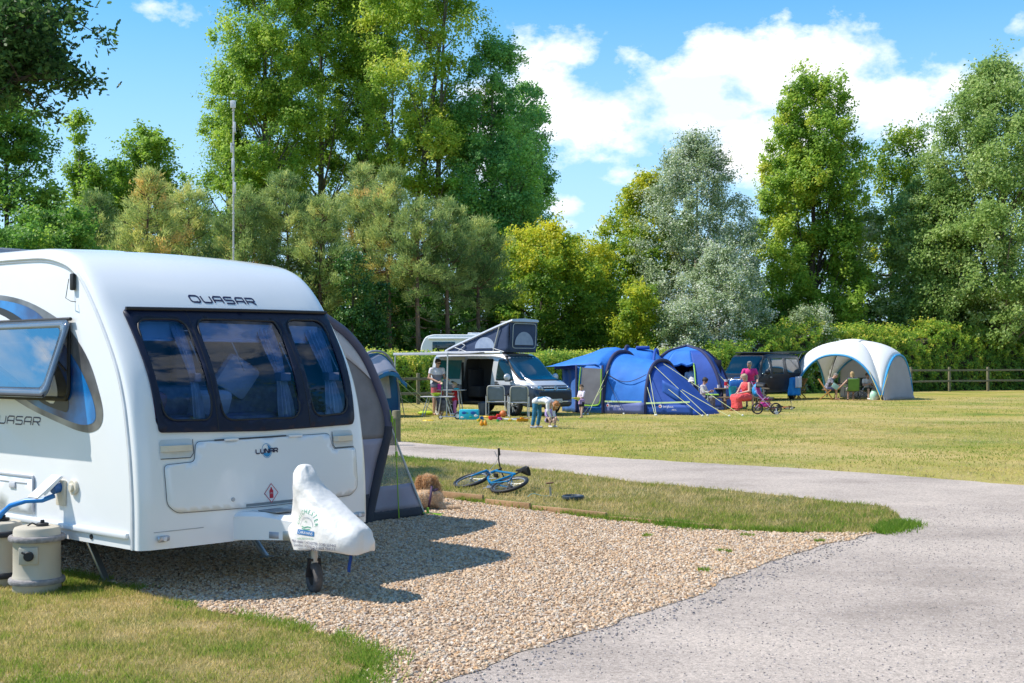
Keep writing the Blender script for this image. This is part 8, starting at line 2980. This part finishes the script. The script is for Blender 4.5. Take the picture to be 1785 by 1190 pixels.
pines=[(75,60,8.6,3.0,2.2,'olive pine far left, beside the oak boughs',0.5,0.0),(170,62,10.0,3.0,2.3,'olive pine left of the gingery pine',0.52,0.0),(262,60,11.0,3.0,2.2,'pointed pine with a gingery brown flush in its top',0.62,0.28),(330,66,11.2,3.4,2.3,'yellowish pine left of the white mast',0.6,0.12),(432,62,10.4,3.5,2.4,'grey green pine just right of the white mast',0.42,0.05),(500,64,11.4,4.0,2.3,'dusty green pine above the right end of the caravan roof',0.5,0.04),(565,62,10.0,4.4,2.0,'pine with bare lower trunk rising over the caravan nose',0.5,0.06),(632,66,12.2,5.6,2.1,'tall bright topped pine with ivy beside its trunk',0.62,0.05),(682,64,11.6,5.6,1.9,'bright pale pine in the middle of the pine row',0.62,0.04),(735,62,9.9,5.5,1.8,'slim pine with a straight bare reddish trunk',0.42,0.0),(788,64,10.0,5.2,1.7,'slim blue green pine with bare trunk above the campervan awning',0.42,0.0),(838,66,9.2,4.2,1.9,'last pine of the row, next to the yellow green maple',0.36,0.0)]
for i,(px,d,H,z0,w,lb,hu,br)in enumerate(pines):
 pine(lb,T(px,d),H,z0,w,50+i,(hu-0.1,0.16),brown=br*0.6)
tree('ivy_clad_tree','dark ivy covered trunk column between the pines above the caravan nose',T(615,61),7.0,0.3,lambda h:0.75,L_IVY,M_BARKD,34,190,0.1,0.14,0.55,(0.5,0.2),seed=71,limbs=8)
tree('ivy_clad_tree','second dark ivy column, narrower, left of the reddish pine trunk',T(655,62),5.6,0.3,lambda h:0.6,L_IVY,M_BARKD,24,170,0.1,0.12,0.5,(0.45,0.2),seed=72,limbs=8)
us=[(545,66,6.4,2.6,L_DARK,'dark bush in the shade under the pines beside the caravan nose'),(690,68,6.4,2.2,L_DARK,'dark scrub behind the left pine trunks'),(640,70,6.6,2.2,L_HEDGE,'twiggy bush between the ivy columns'),(770,70,7.2,2.6,L_DARK,'dark scrub behind the slim pine trunks'),(850,72,6.6,2.6,L_DARK,'dark bush behind the campervan roof tent'),(725,69,4.2,1.4,L_POP,'bright green sapling under the pines'),(450,70,7.0,3.4,L_DARK,'dark undergrowth behind the caravan roof'),(350,70,7.2,3.4,L_DARK,'dark undergrowth left of the mast behind the caravan'),(230,68,7.0,3.6,L_DARK,'dark undergrowth behind the gingery pine'),(110,66,6.0,3.6,L_DARK,'dark undergrowth at the far left'),(960,76,4.0,3.0,L_DARK,'dark hollow of scrub under the maples'),(585,72,8.2,2.6,L_DARK,'tall dark holly between the pines above the caravan nose'),(720,74,8.0,2.4,L_DARK,'tall dark holly behind the slim reddish pine'),(820,74,7.6,2.4,L_DARK,'tall dark holly behind the last pine of the row'),(400,72,8.0,3.0,L_DARK,'tall dark holly behind the white mast'),(290,70,7.8,3.0,L_DARK,'tall dark holly right of the gingery pine')]
for i,(px,d,H,w,lm,lb)in enumerate(us):
 tree('bush',lb,T(px,d),H,0.2,(lambda w:lambda h:w*(1-0.55*h*h))(w),lm,M_BARKD,54,160,0.15,0.1,0.75,(0.3,0.18),seed=80+i,limbs=12)
MP=prof_of([(0,2.4),(0.25,3.7),(0.55,3.6),(0.8,2.7),(0.95,1.3),(1,0.4)])
topy=lambda k:(lambda x,y,z,h:k*(h-0.45))
tree('maple_tree','rounded maple with yellowing top, left of the two, behind the blue tent',T(945,72),9.7,2.4,lambda h:MP(h)*0.86,L_MAPLE,M_BARKD,96,300,0.13,0.22,0.85,(0.46,0.13),topy(0.85),seed=91,limbs=26,shell=0.42,flat=0.6)
tree('maple_tree','rounded maple with golden top just right of the first one',T(1010,75),9.4,2.0,lambda h:MP(h)*0.66,L_MAPLE,M_BARKD,70,300,0.13,0.2,0.8,(0.5,0.13),topy(0.7),seed=92,limbs=22,shell=0.42,flat=0.6)
tree('maple_tree','taller yellow green maple leaning behind the silvery poplar',T(1085,80),13.6,2.0,lambda h:MP(h)*0.8,L_MAPLE,M_BARKD,105,300,0.14,0.25,0.9,(0.45,0.14),topy(0.5),seed=93,limbs=30,lean=(1.6,0),shell=0.5,flat=0.65)
tree('maple_tree','low golden maple spray in front of the silvery poplar',T(1110,69),5.6,0.6,lambda h:1.7*(1-0.4*h),L_MAPLE,M_BARKD,46,240,0.12,0.12,0.7,(0.66,0.15),seed=94,limbs=14,shell=0.5,flat=0.6)
SV=prof_of([(0,2.2),(0.2,3.3),(0.5,3.5),(0.75,2.7),(0.92,1.3),(1,0.3)])
tree('white_poplar_tree','round crowned silvery grey poplar right of the maples',T(1215,76),15.4,2.0,lambda h:SV(h)*1.15,L_SILV,M_BARK,190,360,0.1,0.3,0.85,(0.44,0.14),seed=101,lv=0.26,limbs=40,up=1.0,flat=1.0,shell=0.45)
tree('white_poplar_bush','bright silver leaved poplar bush below the round crowned poplar',T(1255,70),8.2,0.4,lambda h:SV(h)*0.8,L_SILV,M_BARK,105,320,0.09,0.14,0.7,(0.5,0.16),seed=102,lv=0.26,limbs=26,up=1.2,flat=1.1,shell=0.5)
tree('white_poplar_bush','silver leaved bush hanging over the hedge behind the black van',T(1195,68),4.7,0.4,lambda h:1.9*(1-0.5*h),L_SILV,M_BARK,56,260,0.09,0.1,0.65,(0.46,0.16),seed=103,lv=0.26,limbs=18,shell=0.5)
tree('white_poplar_bush','low silver bush at the foot of the tall pointed poplar',T(1412,71),4.6,0.3,lambda h:1.9*(1-0.5*h),L_SILV,M_BARK,50,260,0.09,0.1,0.65,(0.46,0.16),seed=104,lv=0.26,limbs=18,shell=0.5)
TP=prof_of([(0,2.8),(0.18,3.4),(0.45,3.3),(0.7,2.7),(0.86,1.9),(0.95,1.0),(1,0.2)])
tree('poplar_tree','tall upswept poplar with yellow patches standing alone on the right',T(1415,80),21.8,1.5,lambda h:TP(h)*1.1,L_POP,M_BARKD,250,330,0.15,0.34,0.95,(0.5,0.16),lambda x,y,z,h:0.3 if(x<0.3 and 0.3<h<0.72 and noise.noise(Vector((x*0.7,y*0.7,z*0.5)))>0.02)else 0,seed=111,limbs=80,up=2.2,spray=1.9,gaps=0.0,streak=0.35,shell=0.6,stems=[((0,0),(0.2,0),1.0,0.76),((0.3,0),(-1.4,0.3),0.6,0.7),((-0.3,0.2),(1.5,-0.3),0.6,0.7)])
tree('ivy_clad_tree','dark ivied tree with bare crooked limbs between the two right hand poplars',T(1555,86),17.8,5.5,lambda h:2.9*(1-0.35*h),L_MAPLE,M_BARKD,60,260,0.15,0.35,0.9,(0.42,0.18),seed=121,limbs=40,gaps=0.55,shell=0.5,droop=0.5,up=0.2)
tree('ivy_clad_tree','thin grey leaved tree with sky showing through beside the pointed poplar',T(1500,82),12.2,1.2,lambda h:2.5*(1-0.4*h),L_SILG,M_BARKD,60,240,0.13,0.25,0.8,(0.6,0.2),seed=122,limbs=30,gaps=0.5,up=0.3)
tree('white_poplar_tree','huge grey green poplar filling the right edge',T(1742,78),20.6,2.6,lambda h:SV(h)*1.55,L_SILG,M_BARK,250,340,0.14,0.42,1.15,(0.5,0.16),seed=123,limbs=60,up=1.2,flat=1.0,gaps=0.08,shell=0.5,stems=[((0,0),(0.5,0),1.0,0.9),((0.2,0),(-2.6,0.5),0.6,0.8),((-0.2,0.3),(3.0,0.6),0.6,0.8)])
tree('white_poplar_tree','grey green poplar shoulder leaning left of the huge one',T(1625,80),14.6,2.0,lambda h:SV(h)*0.85,L_SILG,M_BARK,120,300,0.14,0.3,1.0,(0.48,0.18),seed=124,limbs=40,up=1.0,gaps=0.12)
tree('white_poplar_bush','silvery poplar spray in front of the huge right hand tree',T(1652,83),9.4,0.6,lambda h:2.3*(1-0.6*abs(h-0.5)),L_SILG,M_BARK,66,260,0.1,0.15,0.75,(0.55,0.2),seed=125,lv=0.26,limbs=20)
for i,(px,d,H,w,lb)in enumerate(((1565,84,6.0,3.6,'dark scrub below the ivied tree'),(1690,82,6.2,4.0,'dark scrub below the huge right hand poplar'),(1480,84,5.2,3.0,'dark scrub right of the pointed poplar foot'),(1340,80,5.6,3.2,'dark scrub left of the pointed poplar foot'),(1140,80,5.4,3.2,'dark scrub behind the maples and silver bush'),(1790,82,6.0,4.0,'dark scrub at the far right edge'),(1040,84,5.6,3.2,'dark scrub behind the second maple'))):
 tree('bush',lb,T(px,d),H,0.2,(lambda w:lambda h:w*(1-0.5*h*h))(w),L_DARK,M_BARKD,56,170,0.16,0.12,0.85,(0.45,0.2),seed=130+i,limbs=12)
OAKB=(-10.8,17.5)
oak_pts=[]
r_=np.random.default_rng(5)
OX=lambda px,py,d:(xat(px,d)-OAKB[0],d-OAKB[1],zat(py,d))
boughs=[((-120,60,18),(100,25,17.5)),((-120,110,18),(95,115,17.2)),((-150,160,18),(35,140,17)),((-100,20,18.5),(70,-30,18)),((-150,60,17),(30,60,16.6)),((-60,40,18),(30,100,18.2))]
oak=thing('oak_tree','near oak whose dark lobed leaf boughs hang into the top left corner','oak tree',(*OAKB,0),0,None)
m=MB()
m.tube([(0,0,0),(0.1,0,2.0),(0.0,0.1,4.5),(0.4,0,7.5),(0.2,0,10)],[0.45,0.36,0.32,0.22,0.1],12)
tw=[]
for a,b in boughs:
 pa,pb=Vector(OX(*a)),Vector(OX(*b))
 st=Vector((0.1,0,pa.z-1.3))
 path=smooth_line([st,pa,pa.lerp(pb,0.5)+Vector((0,0,0.12)),pb],6)
 m.tube(path,[0.11*(1-0.9*i/(len(path)-1))for i in range(len(path))],7)
 for i in range(5,len(path)):
  for _ in range(5):
   q=path[i]+Vector(tuple(r_.normal(0,1,3)*np.array([0.34,0.34,0.24])))
   m.tube([path[i],path[i].lerp(q,0.5)+Vector((0,0,0.03)),q],[0.016,0.01,0.004],4,caps=False)
   tw.append(q)
m.build('trunk',M_BARKD,oak,recalc=False)
extra=[(0,r_.normal(-0.4,1.1),r_.normal(0,1.6),r_.uniform(5,11.5))for _ in range(95)]
C=np.array([tuple(p)for p in tw]+[(e[1],e[2],e[3])for e in extra])
per=np.array([70]*len(tw)+[110]*len(extra))
idx=np.repeat(np.arange(len(C)),per)
n=len(idx)
spread=np.array([0.12]*len(tw)+[0.5]*len(extra))
P=C[idx]+r_.normal(size=(n,3))*spread[idx][:,None]*np.array([1,1,0.8])
nr=unit(r_.normal(size=(n,3))*0.8+np.array([0,0,0.7]))
tt=unit(np.cross(nr,r_.normal(size=(n,3))))
bb=np.cross(nr,tt)
s=(0.055*r_.uniform(0.6,1.3,n))[:,None]
prof8=[(1.0,0.0),(0.62,0.34),(0.42,0.2),(0.1,0.5),(-0.2,0.24),(-0.5,0.36),(-1.0,0.0),(-0.5,-0.36),(-0.2,-0.24),(0.1,-0.5),(0.42,-0.2),(0.62,-0.34)]
Vv=np.stack([P+tt*s*a+bb*s*b for a,b in prof8],1).reshape(-1,3)
np_mesh('crown',Vv,12,leaf_mat('oak_leaf',[(0,(0.02,0.055,0.016)),(0.5,(0.05,0.115,0.028)),(1,(0.13,0.21,0.045))],0.4),oak,attr=np.clip(r_.normal(0.4,0.22,n),0,1))
tree('broadleaf_tree','dark leafy tree at the left edge under the oak boughs',T(12,42),10.9,2.0,lambda h:1.75*(1-0.55*h**2.2),L_DARK,M_BARKD,95,280,0.1,0.2,0.6,(0.5,0.2),seed=141,limbs=26,shell=0.5)
tree('broadleaf_tree','low dark leafy tree behind the caravan roof light at far left',T(95,38),6.3,1.2,lambda h:1.9*(1-0.5*h**2),L_DARK,M_BARKD,70,240,0.09,0.16,0.55,(0.42,0.2),seed=142,limbs=26,shell=0.5,gaps=0.2)
tree('broadleaf_tree','lowest dark leafy bough just left of the olive pines',T(30,35),5.4,1.0,lambda h:1.8*(1-0.5*h**2),L_DARK,M_BARKD,50,240,0.09,0.16,0.55,(0.45,0.2),seed=143,limbs=20)
def hedge(name,label,line,heights,wid,n,ls,hue,seed,rough=0.15):
 r=np.random.default_rng(seed)
 Lp=[Vector((p[0],p[1],0))for p in line]
 seg=[(b-a).length for a,b in zip(Lp,Lp[1:])]
 tot=sum(seg)
 def pos(u):
  q=u*tot
  for i,s_ in enumerate(seg):
   if q<=s_ or i==len(seg)-1:
    f=min(1,q/s_)
    return Lp[i].lerp(Lp[i+1],f),heights[i]+(heights[i+1]-heights[i])*f,(Lp[i+1]-Lp[i]).normalized()
   q-=s_
 t=thing(name,label,'hedge',Lp[0])
 core=MB()
 rings=[]
 us=np.linspace(0,1,60)
 tab=[]
 for u in us:
  p,h,d=pos(u)
  nn=Vector((-d.y,d.x,0))
  hh=h*(0.88+rough*noise.noise(Vector((u*tot*0.35,seed,0))))
  tab.append((p.x,p.y,hh,nn.x,nn.y))
  w=wid*0.36
  c=p-Lp[0]
  rings.append([c-nn*w,c-nn*w*1.05+Vector((0,0,hh*0.5)),c-nn*w*0.8+Vector((0,0,hh*0.86)),c+nn*w*0.8+Vector((0,0,hh*0.86)),c+nn*w*1.05+Vector((0,0,hh*0.5)),c+nn*w])
 core.loft(rings)
 core.build('branches',M_BARKD,t)
 tab=np.array(tab)
 u=r.random(n)*59
 i=np.minimum(58,u.astype(int))
 f=(u-i)[:,None]
 row=tab[i]*(1-f)+tab[i+1]*f
 s_=r.random(n)
 a=np.where(s_<0.62,r.uniform(0,0.5,n),r.uniform(0.5,1.0,n))
 hgt=row[:,2]
 lat=np.where(a<0.42,-wid/2,np.where(a<0.72,(a-0.57)/0.15*wid/2,wid/2))
 zz=np.where(a<0.42,a/0.42,np.where(a<0.72,1.0,(1-a)/0.28))*hgt
 bump=(vnoise(u*3+7,zz*3,1.0,seed)-0.4)*rough*3+r.normal(0,0.07,n)
 lat=lat+np.where(a<0.42,-bump,np.where(a<0.72,r.normal(0,0.1,n),bump))
 zz=zz+np.where((a>=0.42)&(a<0.72),np.abs(bump)*1.2+r.normal(0,0.06,n),0)
 P=np.stack([row[:,0]+row[:,3]*lat-Lp[0].x,row[:,1]+row[:,4]*lat-Lp[0].y,np.maximum(0.05,zz)],1)
 out=np.stack([row[:,3]*np.sign(lat),row[:,4]*np.sign(lat),np.where((a>=0.42)&(a<0.72),1.5,0.35)],1)
 nr=unit(out+r.normal(size=(n,3))*0.7)
 hv=np.clip(hue+(vnoise(u*4,zz*2+3,1.2,seed+3)-0.5)*0.7+0.2*(zz/np.maximum(0.1,hgt)-0.6)+r.normal(0,0.14,n),0,1)  # leaves yellow with height: sunlit top and shaded foot painted into the colour
 V=leaf_cards(P,nr,ls*r.uniform(0.6,1.3,n),r=r)
 np_mesh('leaves',V,4,L_HEDGE,t,attr=hv)
 return t
HL=[T(540,50.5),T(700,52),T(900,55.5),T(1050,60),T(1250,66)]
hedge('hedge','clipped green hedge with painted sunlit yellowish top behind the campervan and tents',HL,[2.15,2.15,2.1,2.2,2.35],1.5,90000,0.055,0.52,201,0.12)
HR=[T(1235,66.5),T(1400,71),T(1600,76),T(1785,79),T(1900,82)]
hedge('hedge','wild bramble and hazel hedge bank behind the black van and white shelter',HR,[2.9,3.7,3.9,3.3,3.2],2.6,90000,0.075,0.45,202,0.35)
def fence(label,pts,h,rails,seed):
 p0=Vector((*pts[0],0))
 f=thing('post_and_rail_fence',label,'fence',p0)
 for i,p in enumerate(pts):
  c=Vector((*p,0))-p0
  b=MB()
  b.box(c+Vector((0,0,h/2)),(0.13,0.13,h),bev=0.02,rz=0.3)
  b.build('post',M_POST,f)
 for(a,b_)in zip(pts,pts[1:]):
  for z in rails:
   q=MB()
   ca,cb=Vector((*a,z))-p0,Vector((*b_,z))-p0
   q.bar(ca+Vector((0,-0.09,random.uniform(-.02,.02))),cb+Vector((0,-0.09,random.uniform(-.02,.02))),0.05,0.11,0.01)
   q.build('rail',M_POST,f)
 return f
fl_=[T(640,48.2),T(729,49.2),T(812,50.6),T(890,52.2)]
fence('wooden post and rail fence along the hedge behind the man in pink shorts',fl_,1.25,(0.45,1.03),1)
fr_=[T(1588,71.5),T(1655,72.6),T(1722,73.8),T(1790,75),T(1860,76)]
fence('dark wooden post and rail fence along the hedge on the far right',fr_,1.45,(0.62,1.25),2)
r=np.random.default_rng(9)
Cb=np.array([(17+r.normal(0,1.6),r.uniform(-2,14),r.uniform(1.0,11.5))for _ in range(330)])
idx=np.repeat(np.arange(len(Cb)),60)
P=Cb[idx]+r.normal(size=(len(idx),3))*0.7
ob=np_mesh('tree_belt',leaf_cards(P,unit(r.normal(size=P.shape)+np.array([-0.6,0,0.4])),0.22*r.uniform(0.6,1.3,len(P)),r=r),4,L_DARK,attr=np.clip(r.normal(0.4,0.2,len(P)),0,1))
tag(ob,'belt of dark trees across the road from the caravan','trees',kind='stuff')
